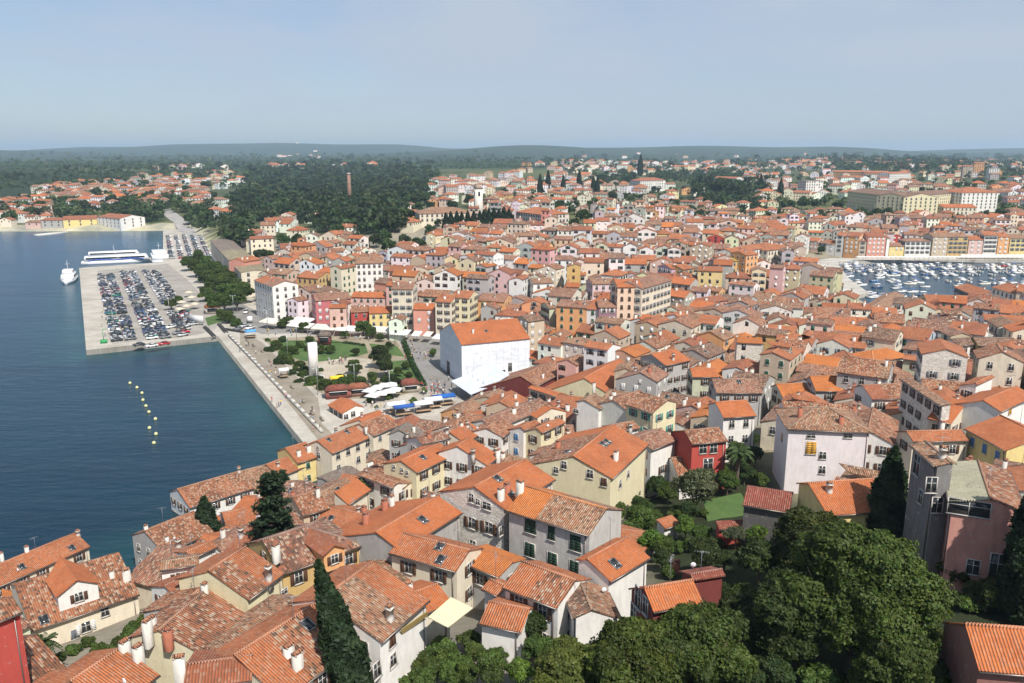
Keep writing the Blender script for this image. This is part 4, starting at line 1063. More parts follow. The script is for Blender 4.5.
HS("house with smooth ribbed orange roof and black gable", (965,623.5), (1040,629), 9, 4.0, (984,671), 30, (.26,.12,.10), "new", sides="", deep=3)
HS("orange roofed house at the park edge", (1000,415), (1044,436), 9, 3, (1010,453), 20, "yellow", "new", sides="RA", shut=("closed","blue"))
HS("pinkish house with orange roof and orange shutter", (983,400), (1017,386), 10, (966,397), (1022,402), 22, "white", "new", win=[(1010,410,1.0,1.4,"closed","orange")], sides="")
HS("red tiled roof terrace house", (906,431), (962,430), 9, 3, (940,441), 20, "cream", "orange", nchim=1)
HS("house with dark gable and pebbled pink roof", (870,362), (902,361), 9, 4.5, (900,383), 25, "grey", "pink", nchim=0)
HS("long rust and tan roofed house", (862,385), (906,383.5), 9.5, 3, (880,399), 22, "white", "old", patch=(-1,0,.4,"rust"), nchim=1)
HS("house with vivid orange double roof", (810,376), (838,376), 10, 2.5, (820,391), 28, "grey", "bright", nchim=0)
HS("low house with vivid orange roof", (776,384), (805,383), 9, 2.5, (792,399), 26, "cream", "bright", nchim=0)
HS("white gabled house with tan roof and orange ridge", (868,430), (873,407), 10, (857,417), (899,424), 24, "white", "old", nchim=0)
HS("house with tan ridge behind the big white house", (782,401), (848,404), 12, 3, (800,411), 20, "white", "old", cap=False)
HS("house with pink orange roof along the lane", (844,350), (858,364), 9.5, 4, (834,363), 24, "cream", "orange")
HS("white gabled house with orange roof among the lanes", (790,338), (797,333), 10, (772,343), (808,346), 18, "white", "new", nchim=0)
HS("pale green house with orange roofs", (904,354), (930,357), 11, 2.5, (912,360), 20, "green", "orange", nchim=1)
HS("house with bright orange hipped roof", (872,350), (886,348), 10, 4, (880,361), 22, "cream", "bright", hipA=4, hipB=4)
HS("rubble stone house with orange lean roof", (908,377), (950,404), 11, .5, (914,388), 12, "stone", "tan", wall_mat="stone", cap=False, nchim=0)
HS("house with smooth orange slope behind the stone house", (944,396), (968,401), 9.5, 1, (957,425), 22, "cream", "new", cap=False)
HS("tall white stone tower house with small windows", (933,347), (946,346), 12, 2.5, (940,350), 18, "stone", "orange", shut=("none","brown"))
HS("white house with brown roof and ochre side", (951,339), (972,337), 12, 3, (958,346), 22, "white", "brown")
HS("ochre house with long brown roof", (973,337), (1014,338), 12, 3, (990,346), 22, "ochre", "brown", sides="")
HS("house with rust and orange hipped roof", (958,365), (978,361), 10, 4, (966,382), 22, "white", "rust", hipA=4, hipB=4)
HS("white house with orange edge and blue wall patch", (975,383), (992,375), 9, 3, (990,379), 20, "white", "orange")
# toward the sheeted hall
HS("large orange tiled hall with yellow wall", (584,378), (619,358.5), 8.5, (560,379), (614,391), 25, "paleyellow", "new", name="hall", cat="hall", nchim=0, sides="", chim=[(594,388,1.6,"wide")])
HS("maroon gabled house with tan orange roof", (520,376), (554,360), 10, (503,376), (535,387), 22, "darkred", "old", chim=[(543,378,1.8,"slim"),(567,370,2.6,"slim")], sides="", wa=.3)
HS("orange roofed house under the maroon gable", (532,385), (560,393), 8, 2.5, (545,393), 18, "cream", "new", nchim=0)
HS("stone walled house with white gable front", (584,400), (596,394), 10, (570,404), (592,413), 18, "white", "tan", win=[(576,411,1.2,.8,"none","grey")], sides="")
HS("long low house with grey gable and pebbled roof", (613,400), (640,390), 10, (594,403), (629,415), 22, (.62,.62,.56), "old", sides="R", shut=("closed","teal"), sky=[(637,400)], nchim=1)
HS("grey towered house with orange roof", (651,354), (676,349), 12, 4.0, (664,366), 20, "grey", "new", chim=[(673,360,2.2,"pot")])
HS("pale green house with orange slope", (690,368), (716,368), 10, 3, (700,377), 22, "green", "new", nchim=1)
HS("brown roofed house with white roof window", (712,379), (758,379), 10, 3.5, (735,393), 24, "grey", "pink", sky=[(739,382)], nchim=0)
HS("white house with broad orange roof", (715,402), (747,400), 10.5, 3, (735,417), 24, "white", "new", shut=("none","brown"), sides="R")
HS("yellow house with small orange roof and white front", (640,392), (668,400), 11, 3, (650,412), 20, "paleyellow", "old", shut=("open","teal"), nchim=0)
HS("orange roofed house above the yellow gable", (545,405), (552,408), 9, 4, (530,415), 20, "cream", "new", hipA=0, nchim=0)
HS("white fronted house with orange roof and blue shutter", (520,427), (536,420), 9, 3, (536,425), 20, "white", "orange", shut=("closed","blue"), nchim=0)
HS("yellow house with rust roof in the lane", (536,428), (560,418), 9, 3, (548,430), 22, "paleyellow", "orange", nchim=0)
HS("long pebbled roof house before the sheeted hall", (482,420), (540,398), 9, 3.5, (505,425), 20, "stone", "pink", nchim=3)
HS("long speckled roof house by the market", (416,437), (470,424), 9, 4, (440,440), 20, "stone", "speckled", nchim=4)
HS("pale gabled house by the market lane", (486,428), (500,418), 9, 3.5, 3.5, 20, "white", "old", nchim=0)
HS("white house under a tan hipped roof beside the red house", (636,437), (661,428), 10, 3.5, (654,449), 20, "white", "pink", nchim=0)
HS("low rust roofed house with white walls", (610,425), (634,421), 9, 2.5, (622,431), 20, "white", "old", chim=[(630,430,1.5,"pot")])
HS("house with speckled roof behind the yellow gable", (560,443), (546,452), 8, 2.5, 3.5, 20, "stone", "old", nchim=0)

# ------------------------------------------------------------------ fronts along the open places, from the foot of each front
FS("white corner house with small orange roof", (257,317), (275,327), 17, 11, "white", "orange", shut=("none","grey"), patch=(0,.5,1,"pink"))
FS("salmon pink corner house with ochre roof", (271,322), (298,321), 11.5, 10, "pink", "old", shut=("closed","brown"))
FS("ochre palace with four window rows", (299,314), (320,313), 16.5, 12, "ochre", "orange", shut=("closed","brown"), gap=2.2)
FS("magenta house with white window shutters", (317,330), (352,327), 12, 12, "magenta", "pink", shut=("closed","white"))
FS("red ground floor house with brown roof", (352,332), (370,331), 8, 10, "red", "old", shut=("none","brown"))
FS("yellow house with wide orange roof by the square", (370,333), (393,332), 8, 10, "yellow", "new", shut=("none","brown"))
FS("tall cream corner house by the square", (393,334), (414,334), 18, 11, "cream", "pink", shut=("open","grey"))
FS("red fronted house with orange roof by the square", (414,337), (435,337), 11, 9, "salmon", "new", shut=("closed","white"))
FS("pale apricot house with awnings", (436,340), (452,341), 15, 11, "cream", "orange", shut=("open","brown"))
FS("ochre house behind the hall", (452,338), (470,339), 16, 11, "paleyellow", "orange", shut=("open","brown"))
FS("white palace with five window rows", (357,302), (384,300), 17, 12, "white", "tan", shut=("none","grey"), gap=2.0)
FS("windowless grey sided house", (297,289), (325,283), 15, 12, "grey", "orange", sides="L", nchim=2)
FS("pink rendered house by the warehouse", (246,291), (262,283), 15, 10, "salmon", "orange", sides="LB")
FS("white house with orange roof behind the ochre palace", (318,300), (334,300), 13, 10, "white", "new", shut=("none","brown"))
FS("magenta long roofed house", (352,318), (392,316), 9, 9, "pink", "new", shut=("none","white"))
FS("tan fronted tall narrow house beside the hall", (528,365), (544,362), 15, 8, "tan", "brown", shut=("closed","white"))
FS("tall apricot corner house with green shutters", (556,350), (586,345), 16, 10, "apricot", "pink", shut=("closed","green"), nchim=4)
FS("white narrow house beside the apricot house", (586,345), (598,343), 13, 9, "white", "orange", shut=("closed","green"))
FS("plum coloured house with white trims", (598,344), (616,341), 13, 9, (.30,.17,.20), "pink", shut=("open","white"))
FS("tall pale peach house with orange roof", (616,341), (640,340), 19, 11, (.70,.52,.38), "new", shut=("closed","brown"), nchim=2)
FS("tall cream palace with grey shutters", (640,341), (669,331), 19, 12, "cream", "pink", shut=("open","grey"), nchim=3)
FS("pale pink house with long tan roof", (592,316), (620,314), 13, 9, (.66,.50,.52), "tan", shut=("none","brown"))
FS("white house with tan roof above the apricot house", (533,312), (553,310), 12, 9, "white", "tan", shut=("none","brown"))
FS("yellow-green narrow house", (549,346), (555,344), 14, 8, "green", "tan")
FS("lilac house with bright window trims", (670,301), (681,299), 14, 9, (.60,.42,.52), "orange", shut=("open","white"))
FS("ochre narrow house by the main lane", (682,302), (692,299), 14, 9, "ochre", "orange", shut=("open","grey"))
FS("red house with tan roof by the main lane", (701,327), (726,322), 9, 8, "salmon", "rust", shut=("none","brown"))
FS("brick sided house with brown roof", (722,322), (736,319), 8, 9, "tan", "brown")
FS("house with yellow lichen covered roof", (722,288), (744,285), 12, 10, "ochre", "sulphur", shut=("none","brown"))
FS("orange striped corner house", (744,288), (756,286), 15, 9, "apricot", "orange", shut=("none","brown"))
FS("big white gabled house by the main lane", (733,283), (762,276), 14, 10, "white", "orange", shut=("none","brown"))
FS("cream harbour palace with hipped roof", (766,278), (789,277), 15, 16, "cream", "orange", hip=True, shut=("none","grey"), gap=2.4)
FS("pale violet house with orange roof", (762,300), (800,290), 9, 10, (.60,.58,.66), "orange", shut=("none","brown"))
FS("long lilac house with white end by the harbour", (870,318), (903,312), 8, 9, "lilac", "tan", shut=("none","brown"))
FS("dark hipped house by the harbour", (900,318), (925,320), 6, 12, "stone", "brown", hip=True)
FS("broad orange roofed house by the harbour", (926,320), (985,322), 7, 14, "cream", "orange", shut=("none","brown"))
FS("grey gabled house with orange roof at the harbour", (952,307), (975,309), 10, 12, "grey", "orange")
FS("stone house with orange roof at the harbour", (988,318), (1010,322), 13, 12, "stone", "orange", shut=("none","brown"))
FS("cream end house by the harbour", (1012,324), (1034,326), 13, 12, "cream", "orange", shut=("none","brown"))
FS("wide house with white lean gable", (930,344), (972,350), 6, 10, (.52,.52,.48), "orange", nchim=1)
# the far harbour front
HF = [(800,817,8.8,"pink","orange"),(817,826,7.8,"cream","pink"),(826,834,7.8,"white","orange"),(834.5,842,13.8,"white","orange"),(843,857.5,13.8,"apricot","rust"),(858,865,10.8,"tan","pink"),(866,884,13.8,"salmon","rust"),(885,888,12.8,"white","pink"),
      (888.5,903,7.5,"yellow","pink"),(904,929,10.8,"white","pink"),(931,946,13.8,"tan","tan"),(946.5,966,13.8,"ochre","tan"),(967,981,11.8,"pink","orange"),(982,995,14.8,"stone","orange"),(996,1007,13.8,"apricot","orange"),(1008,1024,12.8,"yellow","tan"),(1025,1042,11.8,"cream","orange")]
for i, (x0, x1, h, wcol, rc) in enumerate(HF):
    y0 = 252.5 + 5 * min(1, max(0, (x0 - 800) / 60)); y1 = 252.5 + 5 * min(1, max(0, (x1 - 800) / 60))
    FS(f"{WALLW.get(wcol, wcol)} harbour front house with {ROOFW[rc]} roof", (x0, y0), (x1, y1), h, 14 if h > 11 else 11, wcol, rc, hip=(x0 == 904), shut=("open", "grey") if i % 2 else ("closed", "white"), gap=2.8, ww=1.2, wh=1.8, h0=QZ + .1, group="houses of the harbour front")

# ------------------------------------------------------------------ landmarks
o, hall = HS("", (450,323.5), (517,318), 0, 12, (460,345), 22, (.74,.76,.80), "new", zr=19.0, wall_mat="sheeting", chim=[(473,333,1.6,"slim")], sky=[(463,322),(486,331)], name="hall", cat="hall", group=None, cap=False,
   win=[(448.5,368,3.0,4.5,"none","brown"),(476,378,2.2,3.0,"none","brown"),(494,376,2.6,2.6,"none","brown"),(502,373,2.2,1.8,"none","brown"),(510,367,1.2,2.6,"none","brown")], sides="", deep=1, lod=1,
   label="big hall wrapped in white sheeting under a plain orange roof", roofname="roof")

def poly_thing(mb_list, name, label, cat, loc, rz=0, group=None):
    root = empty(name, loc, rz)
    for n, mb in mb_list: mb.build(n, root)
    tag(root, label, cat, group); return root

# marquee of white cloth in front of the hall
a = at(468,389,2.0); dv = at(489,403,2.0) - a; ln = dv.length; an = math.atan2(dv.y, dv.x)
c1, c2, c3 = MB(), MB(), MB()
c1.slab([(0,-5.5,3.2),(ln,-5.5,3.2),(ln,0,4.6),(0,0,4.6)], .05, "sheeting", (.62,.65,.70))
c2.slab([(0,.05,4.6),(ln,.05,4.6),(ln,6.5,7.6),(0,6.5,7.6)], .05, "sheeting", (.64,.67,.72))
root = empty("marquee", (a.x, a.y, QZ), an)
c1.build("cloth_roof", root); c2.build("cloth_roof", root)
for i in range(5):
    for y, h in ((-5.3,3.15),(0,5.6),(6.4,7.5)):
        q = MB(); q.tube((0,0,0),(0,0,h),.07,.07,6,"metal",(.2,.21,.24)); q.build("pole", root, (i*ln/4, y, 0))
tag(root, "white cloth marquee on dark poles before the sheeted hall", "marquee")

# monument slab
a = at(314,377,QZ)
mb = MB(); mb.loft([[(x*s, y*s, z) for x, y in ((-1.35,-.8),(1.35,-.8),(1.35,.8),(-1.35,.8))] for s, z in ((1,0),(1.0,11.2))], "stonecut", (.70,.68,.64))
st = MB(); st.box(-3,3,-2.2,2.2,-.02,.35,"stonecut",(.55,.52,.47)); 
poly_thing([("slab", mb), ("step", st)], "monument", "tall plain white stone slab standing in the garden", "monument", (a.x, a.y, QZ + .03), .5)

def kiosk(px, py, w, d, h, wall, roof, label, rz=.5, pitch=.35, name="kiosk", counter=True):
    a = at(px, py, QZ); b_, r_, k_ = MB(), MB(), MB()
    b_.box(-w/2, w/2, -d/2, d/2, 0, h, "wall", wall, .2)
    rc, ra = roof
    e = .5
    r_.solid([(-w/2-e,-d/2-e,h+.003),(w/2+e,-d/2-e,h+.003),(w/2+e,d/2+e,h+.003),(-w/2-e,d/2+e,h+.003),(-w/4,0,h+d*pitch),(w/4,0,h+d*pitch)], [(3,2,1,0),(0,1,5,4),(1,2,5),(2,3,4,5),(3,0,4)], "roof", rc, ra)
    k_.box(-w*.35, w*.35, -d/2-.04, -d/2+.02, 1.0, h-.5, "glass")
    k_.box(-w*.38, w*.38, -d/2-.5, -d/2-.045, h-.45, h-.38, "fabric", (.7,.7,.7))
    return poly_thing([("wall", b_), ("roof", r_), ("window", k_)], name, label, "kiosk", (a.x, a.y, QZ + .02), rz)
kiosk(325,344, 4.5, 4, 3.4, (.20,.05,.05), ROOFC["grey"], "dark red glazed pavilion with grey roof by the lawn", .1)
kiosk(338,397, 7, 3.6, 2.6, (.3,.1,.08), ROOFC["red"], "low kiosk with dark red roof beside the orange roofed white one", .3)
kiosk(358,395, 6, 3.4, 2.6, (.5,.3,.25), ROOFC["rust"], "low kiosk with rust red roof near the white market tents", .3)
kiosk(410,391, 5, 4, 2.6, (.6,.55,.45), ROOFC["red"], "cream kiosk with maroon roof at the lawn corner", .3)
kiosk(213,313, 6, 5, 3, (.55,.5,.42), ROOFC["new"], "cream kiosk with orange roof by the pier garden", .3)
HS("", (341,397), (356,405.5), 6.0, 2.5, (330,406.5), 20, "white", "new", sides="R", name="kiosk", cat="kiosk", group=None, win=[(346,417,1.2,1.4,"none","blue"),(353,414,1.2,1.4,"none","blue")], label="white kiosk house with clean orange roof at the promenade end", lod=1, cap=False)
mb = MB(); mb.box(-3.4,3.4,-.15,.15,1.0,4.0,"paint",(.6,.6,.59)); mb2 = MB()
for x in (-2.6,0,2.6): mb2.box(x-.1,x+.1,.16,.36,0,3.8,"metal",(.3,.3,.3))
a = at(197,325,QZ); poly_thing([("panel", mb), ("posts", mb2)], "billboard", "wide blank white billboard beside the pier garden", "billboard", (a.x, a.y, QZ), -.35)

# long mossy warehouse, brick chimney, monastery and other big buildings
def big(desc, p1, p2, he, depth, wall, roof, name, cat, pitch=14, hip=False, shut=("none","grey"), gap=3.2, ww=1.2, wh=1.8, nchim=0, sides="RLAB", h0=None, prob=.95, patch=None):
    return FS("", p1, p2, he, depth, wall, roof, pitch, h0, shut, gap, "wall", .35, hip, name, cat, None, nchim, ww, wh, 1, prob, sides, label=desc, patch=patch)
big("long pale warehouse with mossy yellow-green roof along the tree row", (212,260), (243,298), 13, 13, "cream", "moss", "warehouse", "warehouse", 6, gap=6, sides="RB", prob=.9, patch=(0,0,.4,"grey"))
big("cream monastery block with low tan hipped roof beside the cypress row", (420,228), (474,224), 9.5, 24, "cream", "tan", "monastery", "monastery", 15, True)
big("grey sided civic block with orange roof and bright white end", (516,229), (545,234), 12, 19, (.62,.58,.50), "orange", "civic_building", "civic building", 18, True, gap=2.6)
big("white school with rows of windows under a red roof", (640,192), (665,191), 14, 20, "white", "rust", "school", "school", 18, True)
big("low grey flat roofed annexe beside the white school", (598,193), (639,193), 6, 24, "grey", "grey", "annexe", "annexe", 3)
big("long yellow factory wing with brown roof facing the old town", (846,209), (902,216), 17, 30, "paleyellow", "brown", "factory", "factory", 12, gap=4)
big("yellow factory wing with brown roof along the avenue", (903,216), (960,211), 17, 24, "paleyellow", "brown", "factory", "factory", 12, gap=4)
big("tall white factory head house with pale orange hipped roof", (966,213), (990,212), 18, 30, "white", "orange", "factory", "factory", 16, True, gap=4)
big("low cream factory store with bright orange roof", (943,216), (976,217), 8, 18, "cream", "new", "factory", "factory", 14)
big("white slab apartment block with rows of balconies", (805,199), (822,198), 20, 16, "white", "grey", "apartment_block", "apartment block", 3, gap=2.8)
big("white apartment block on the far slope beside dark trees", (766,190), (779,189), 12, 16, "white", "grey", "apartment_block", "apartment block", 3, gap=2.8)
big("orange roofed apartment terrace of tan walls, first wing", (833,179), (862,179.5), 13, 18, "apricot", "orange", "apartment_block", "apartment block", 14)
big("orange roofed apartment terrace of red-brown walls, middle wing", (863,180), (888,180), 13, 18, (.5,.25,.18), "orange", "apartment_block", "apartment block", 14)
big("white apartment house at the end of the orange terrace", (889,183), (910,182), 14, 18, "white", "orange", "apartment_block", "apartment block", 14)
big("tan apartment tower with orange top on the far hill", (962,178), (972,178), 20, 20, "tan", "orange", "apartment_block", "apartment block", 8)
big("tall cream and orange apartment tower on the far hill", (973,177), (983,177), 24, 20, "apricot", "orange", "apartment_block", "apartment block", 8)
big("white apartment tower beside the orange ones on the hill", (988,179), (998,179), 18, 18, "white", "grey", "apartment_block", "apartment block", 3)
big("long white villa block above the old town with flat roof", (718,172), (736,172), 11, 18, "white", "grey", "apartment_block", "apartment block", 3)
big("white house block with rust roof before the far wood", (713,185), (735,185), 10, 16, "white", "rust", "apartment_block", "apartment block", 14)
big("long yellow harbour shed with rusty roof on the far shore", (64,228.5), (98,228.5), 9, 24, "yellow", "rust", "harbour_shed", "shed", 12, gap=9)
big("white end building of the yellow harbour shed", (98.5,228.5), (121,227), 11, 24, "white", "rust", "harbour_shed", "shed", 12, gap=6)
big("low grey store beside the yellow harbour shed", (42,229), (63,229), 8, 18, "grey", "rust", "harbour_shed", "shed", 10, gap=6)
big("low pale store with pinkish roof on the far shore", (26,229), (41,229), 6, 16, "pink", "pink", "harbour_shed", "shed", 10, gap=6)

a = at_ground(350,206); mb, mb2 = MB(), MB()
mb.tube((0,0,0),(0,0,30),2.3,1.5,14,"stonecut",(.27,.165,.125)); mb2.tube((0,0,30.003),(0,0,31.2),1.8,1.8,14,"stonecut",(.5,.45,.42))
for i in range(3): mb2.tube((0,0,3+9*i),(0,0,3.5+9*i),2.35-.24*i,2.34-.24*i,14,"metal",(.2,.18,.17))
poly_thing([("shaft", mb), ("cap", mb2)], "chimney_stack", "tall round brick factory chimney rising from the dark wood", "chimney stack", tuple(a))
a = at_ground(478.5,224); mb, mb2, mb3 = MB(), MB(), MB()
mb.box(-2.5,2.5,-2.5,2.5,0,24,"wall",(.66,.63,.56),.3)
mb2.solid([(-2.9,-2.9,24.003),(2.9,-2.9,24.003),(2.9,2.9,24.003),(-2.9,2.9,24.003),(0,0,27.5)], [(3,2,1,0),(0,1,4),(1,2,4),(2,3,4),(3,0,4)], "roof", (.5,.4,.3), .5)
for x, y in ((0,-2.52),(0,2.52),(2.52,0),(-2.52,0)): mb3.box(x-(.7 if x==0 else .06),x+(.7 if x==0 else .06),y-(.7 if y==0 else .06),y+(.7 if y==0 else .06),19,22,"glass")
poly_thing([("shaft", mb), ("roof", mb2), ("belfry_opening", mb3)], "bell_tower", "slim pale bell tower of the monastery by the cypresses", "bell tower", tuple(a), .3)
# small jetty on the far shore
a, b_ = at(36,234.5,.8), at(66,231.5,.8); mb = MB(); l = (b_-a).length
mb.box(0,l,-3,3,-1.5,.9,"stonecut",(.55,.53,.48)); o = mb.build("jetty", None, (a.x,a.y,0), math.atan2(b_.y-a.y,b_.x-a.x)); tag(o, "low concrete jetty reaching from the far shore", "jetty")

# ------------------------------------------------------------------ the dense old town, block after block
for p in ([(22,640),(60,622),(128,596),(150,632),(100,664),(50,690)], [(430,632),(480,612),(540,640),(500,700),(420,700)], [(600,480),(640,462),(662,480),(705,476),(718,474),(730,440),(748,425),(762,440),(796,484),(815,520),(880,520),(905,560),(945,560),(960,600),(1030,610),(1030,720),(430,720),(455,640),(500,640),(560,640),(640,640),(628,600),(655,560)],
          [(250,318),(268,338),(300,336),(440,346),(445,392),(466,402),(478,414),(440,420),(400,425),(330,440),(300,450),(215,335),(200,290),(190,255),(215,255),(245,310)],
          [(355,238),(400,232),(432,245),(432,262),(398,266),(365,262)], [(300,240),(330,236),(332,256),(306,258)], [(445,228),(515,226),(516,240),(445,240)],
          [(555,222),(590,215),(590,242),(560,244)], [(798,258),(850,262),(872,300),(840,300),(806,286)], [(832,282),(1024,294),(1030,322),(985,320),(930,318),(925,334),(850,330)], [(795,206),(1000,206),(1000,222),(795,214)], [(792,254),(1030,254),(1030,264),(792,264)],
          [(736,262),(747,262),(745,300),(733,302)], [(425,330),(520,352),(530,368),(500,412),(440,400)]):
    occ_px(p)
xs, ys = np.meshgrid(np.arange(-500, 800) + .5, np.arange(0, 1120) + .5)
OCC |= poly_inside(xs, ys, SEA) | (poly_dist(xs, ys, HARB) < 9) | poly_inside(xs, ys, HARB) | (poly_inside(xs, ys, [P3,P1,P2,PQ,(-40,200),(-95,330),(-130,400),(-250,600),(-316,742),P4]))
DENSE_PX = [(-60,720),(-60,560),(120,520),(165,490),(300,440),(330,440),(440,415),(470,410),(530,370),(530,345),(470,345),(400,328),(255,318),(246,300),(252,280),(330,258),(400,268),(440,258),(470,240),(600,238),(690,236),(800,234),(1060,234),(1060,720)]

def pal(r, far=False):
    roof = r.choices(["new","orange","bright","rust","tan","old","pink","speckled","brown"], [11,22,4,10,14,17,13,6,5])[0]
    wall = r.choices(["white","cream","grey","stone","tan","paleyellow","pink","yellow","salmon","apricot","red","ochre","lilac","blue"], [29,21,19,10,12,3.5,3.5,1.2,1.2,1.5,.7,1.2,.5,.3])[0]
    sh = r.choice([("open","green"),("open","brown"),("none","brown"),("closed","brown"),("closed","green"),("open","grey"),("none","grey"),("closed","white")])
    return roof, wall, sh

CAND = []
def try_lot(cx, cy, ang, w, d, r, lim):
    c, sn = math.cos(ang), math.sin(ang)
    foot = [(cx + c*x - sn*y, cy + sn*x + c*y) for x, y in ((-w/2,-d/2),(w/2,-d/2),(w/2,d/2),(-w/2,d/2))]
    if occ_frac(foot) > lim: return False
    occ_mark(foot); CAND.append((cx, cy, ang, w, d)); return True
def fill_town():
    r = random.Random(21); seeds = []
    for gx in np.arange(-330, 480, 42):
        for gy in np.arange(60, 640, 42):
            seeds.append((gx + r.uniform(-17, 17), gy + r.uniform(-17, 17)))
    S = np.array(seeds)
    for k, (sx, sy) in enumerate(seeds):
        base = math.radians(-22 if sx < 20 else (-12 if sy > 330 else 62 if r.random() < .5 else -28)) + r.uniform(-.22, .22)
        c, sn = math.cos(base), math.sin(base); v = -45.0; odd = 0
        while v < 45:
            dep = r.uniform(7.0, 9.5); u = -45 + r.uniform(0, 6)
            while u < 45:
                w = r.uniform(5.6, 11.5); uu, vv = u + w/2, v + dep/2 + r.uniform(-.6, .6)
                X, Y = sx + c*uu - sn*vv, sy + sn*uu + c*vv
                u += w + (r.uniform(1.2, 2.4) if r.random() < .12 else -.05)
                if np.argmin(((S - (X, Y))**2).sum(1)) != k: continue
                z = gz(X, Y); q = proj(X, Y, z)
                if not (-50 < q[0] < 1075 and 225 < q[1] < 730): continue
                if not poly_inside([q[0]], [q[1]], DENSE_PX)[0]: continue
                try_lot(X, Y, base + r.uniform(-.05, .05) + (math.pi/2 if False else 0), w, dep + r.uniform(-.5,.8), r, .13)
            odd += 1; v += dep + (r.uniform(2.6, 4.2) if odd % 2 == 0 else (.2 if sy < 300 else r.uniform(.2, 2.4)))
    for _ in range(5200):    # small houses that close the gaps
        X, Y = r.uniform(-330, 460), r.uniform(62, 600); z = 8; q = proj(X, Y, z)
        if not (-50 < q[0] < 1075 and 228 < q[1] < 730) or not poly_inside([q[0]], [q[1]], DENSE_PX)[0]: continue
        try_lot(X, Y, r.uniform(-.6, .1) + r.choice((0, math.pi/2)), r.uniform(4.2, 7.5), r.uniform(4.5, 6.5), r, .06)
fill_town()

def lot_house(cx, cy, ang, w, d, r, hmin=8.0, hmax=12.5, far=False):
    if r.random() < .42 or d > w * 1.25: ang += math.pi/2; w, d = d, w
    c, sn = math.cos(ang), math.sin(ang); g0 = gz(cx, cy); pitch = r.uniform(17, 25)
    hip = not far and r.random() < .10 or (far and r.random() < .45)
    h = r.uniform(hmin, hmax); hw = d/2 + .3; off = r.uniform(-.12, .12) * d if not hip else 0
    hp = min(hw, w * .45) if hip else 0; l2 = w/2 - hp + (.3 if hip else .12)
    ox, oy = cx - sn*off, cy + c*off
    return House((ox - c*l2, oy - sn*l2), (ox + c*l2, oy + sn*l2), g0 + h, hw - off, hw + off, pitch, g0 - 1.6, hp, hp)

r = random.Random(5); LOTS = []
for cand in CAND:
    cx, cy, ang, w, d = cand; q = proj(cx, cy, 12)
    zone = 1 if cy > 330 and not (cx > 150 and cy < 530) else 0
    near = proj(cx, cy, gz(cx, cy))[1]
    lo, hi = (4.2, 5.6) if near > 455 and q[0] < 900 else (5.5, 8.0) if near > 415 else (9.5, 18.5) if zone else (8.0, 14.5)
    hs = lot_house(cx, cy, ang, w, d, r, lo, hi)
    LOTS.append((w * FPX / q[2], hs, q))
LOTS.sort(key=lambda t: -t[0])
N_SINGLE = max(0, 296 - len([1 for _, h in HOUSES if h.name.startswith("house")]))
MASS = MB()
def mass_house(hs, roof, wall, sh, r, wins=True, nch=1, mat="wall"):
    rc, ra = ROOFC[roof]; k = r.uniform(.72, 1.12); rc = tuple(c * k for c in rc)
    wc = tuple(c * r.uniform(.92, 1.12) for c in WALLC[wall])
    loc = (hs.ox, hs.oy, hs.zb)
    MASS.add(hs.wall_mb(mat, wc, r.uniform(.05, .6)), hs.ang, loc); MASS.add(hs.roof_mb(rc, ra), hs.ang, loc)
    T = MB()
    if wins:
        for x, y, z, rot, ww, wh in hs.auto_windows(r, gap=2.8, zlow=4.0): T.add(window_set(sh[0], sh[1], 1.0, 1.5, 0), rot, (x, y, z))
    for x, y, h, kind in chim_auto(hs, r, nch):
        z = hs.slope_z(y)
        for q in chimney_get(kind, h, False): T.add(q, 0, (x, y, z))
    MASS.add(T, hs.ang, loc)
for i, (sz, hs, q) in enumerate(LOTS):
    roof, wall, sh = pal(r); mat = "stone" if wall == "stone" else "wall"
    nch = r.choice((0, 0, 1, 1, 2, 2))
    inview = -5 < q[0] < 1029 and q[1] < 690
    if N_SINGLE > 0 and inview:
        N_SINGLE -= 1
        patch = (r.choice((1, -1, 0)), 0, r.uniform(.25, .7), r.choice(("old","tan","orange","rust"))) if r.random() < .25 else None
        sk = [(r.uniform(-.3, .3) * hs.L, -hs.wr * r.uniform(.3, .6))] if r.random() < .25 else ()
        dm = [(r.uniform(-.2, .2) * hs.L, -hs.wr * .62, 2.0, 1.4, -1, wall, roof)] if r.random() < .15 and hs.wr > 3.5 else ()
        ww = WALLW.get(wall, wall)
        patchw = "patched " if patch else ""
        emit_house(hs, "house", f"{ww} house with {patchw}{ROOFW[roof]} roof", "house", "houses of the old town", wall, roof, 1, hs.auto_windows(r, gap=2.8, zlow=4.2), chim_auto(hs, r, nch), sk, dm, patch, r.random() < .5, mat, r.uniform(.15, .9), sh)
    else: mass_house(hs, roof, wall, sh, r, True, nch if sz > 12 else 1, mat)

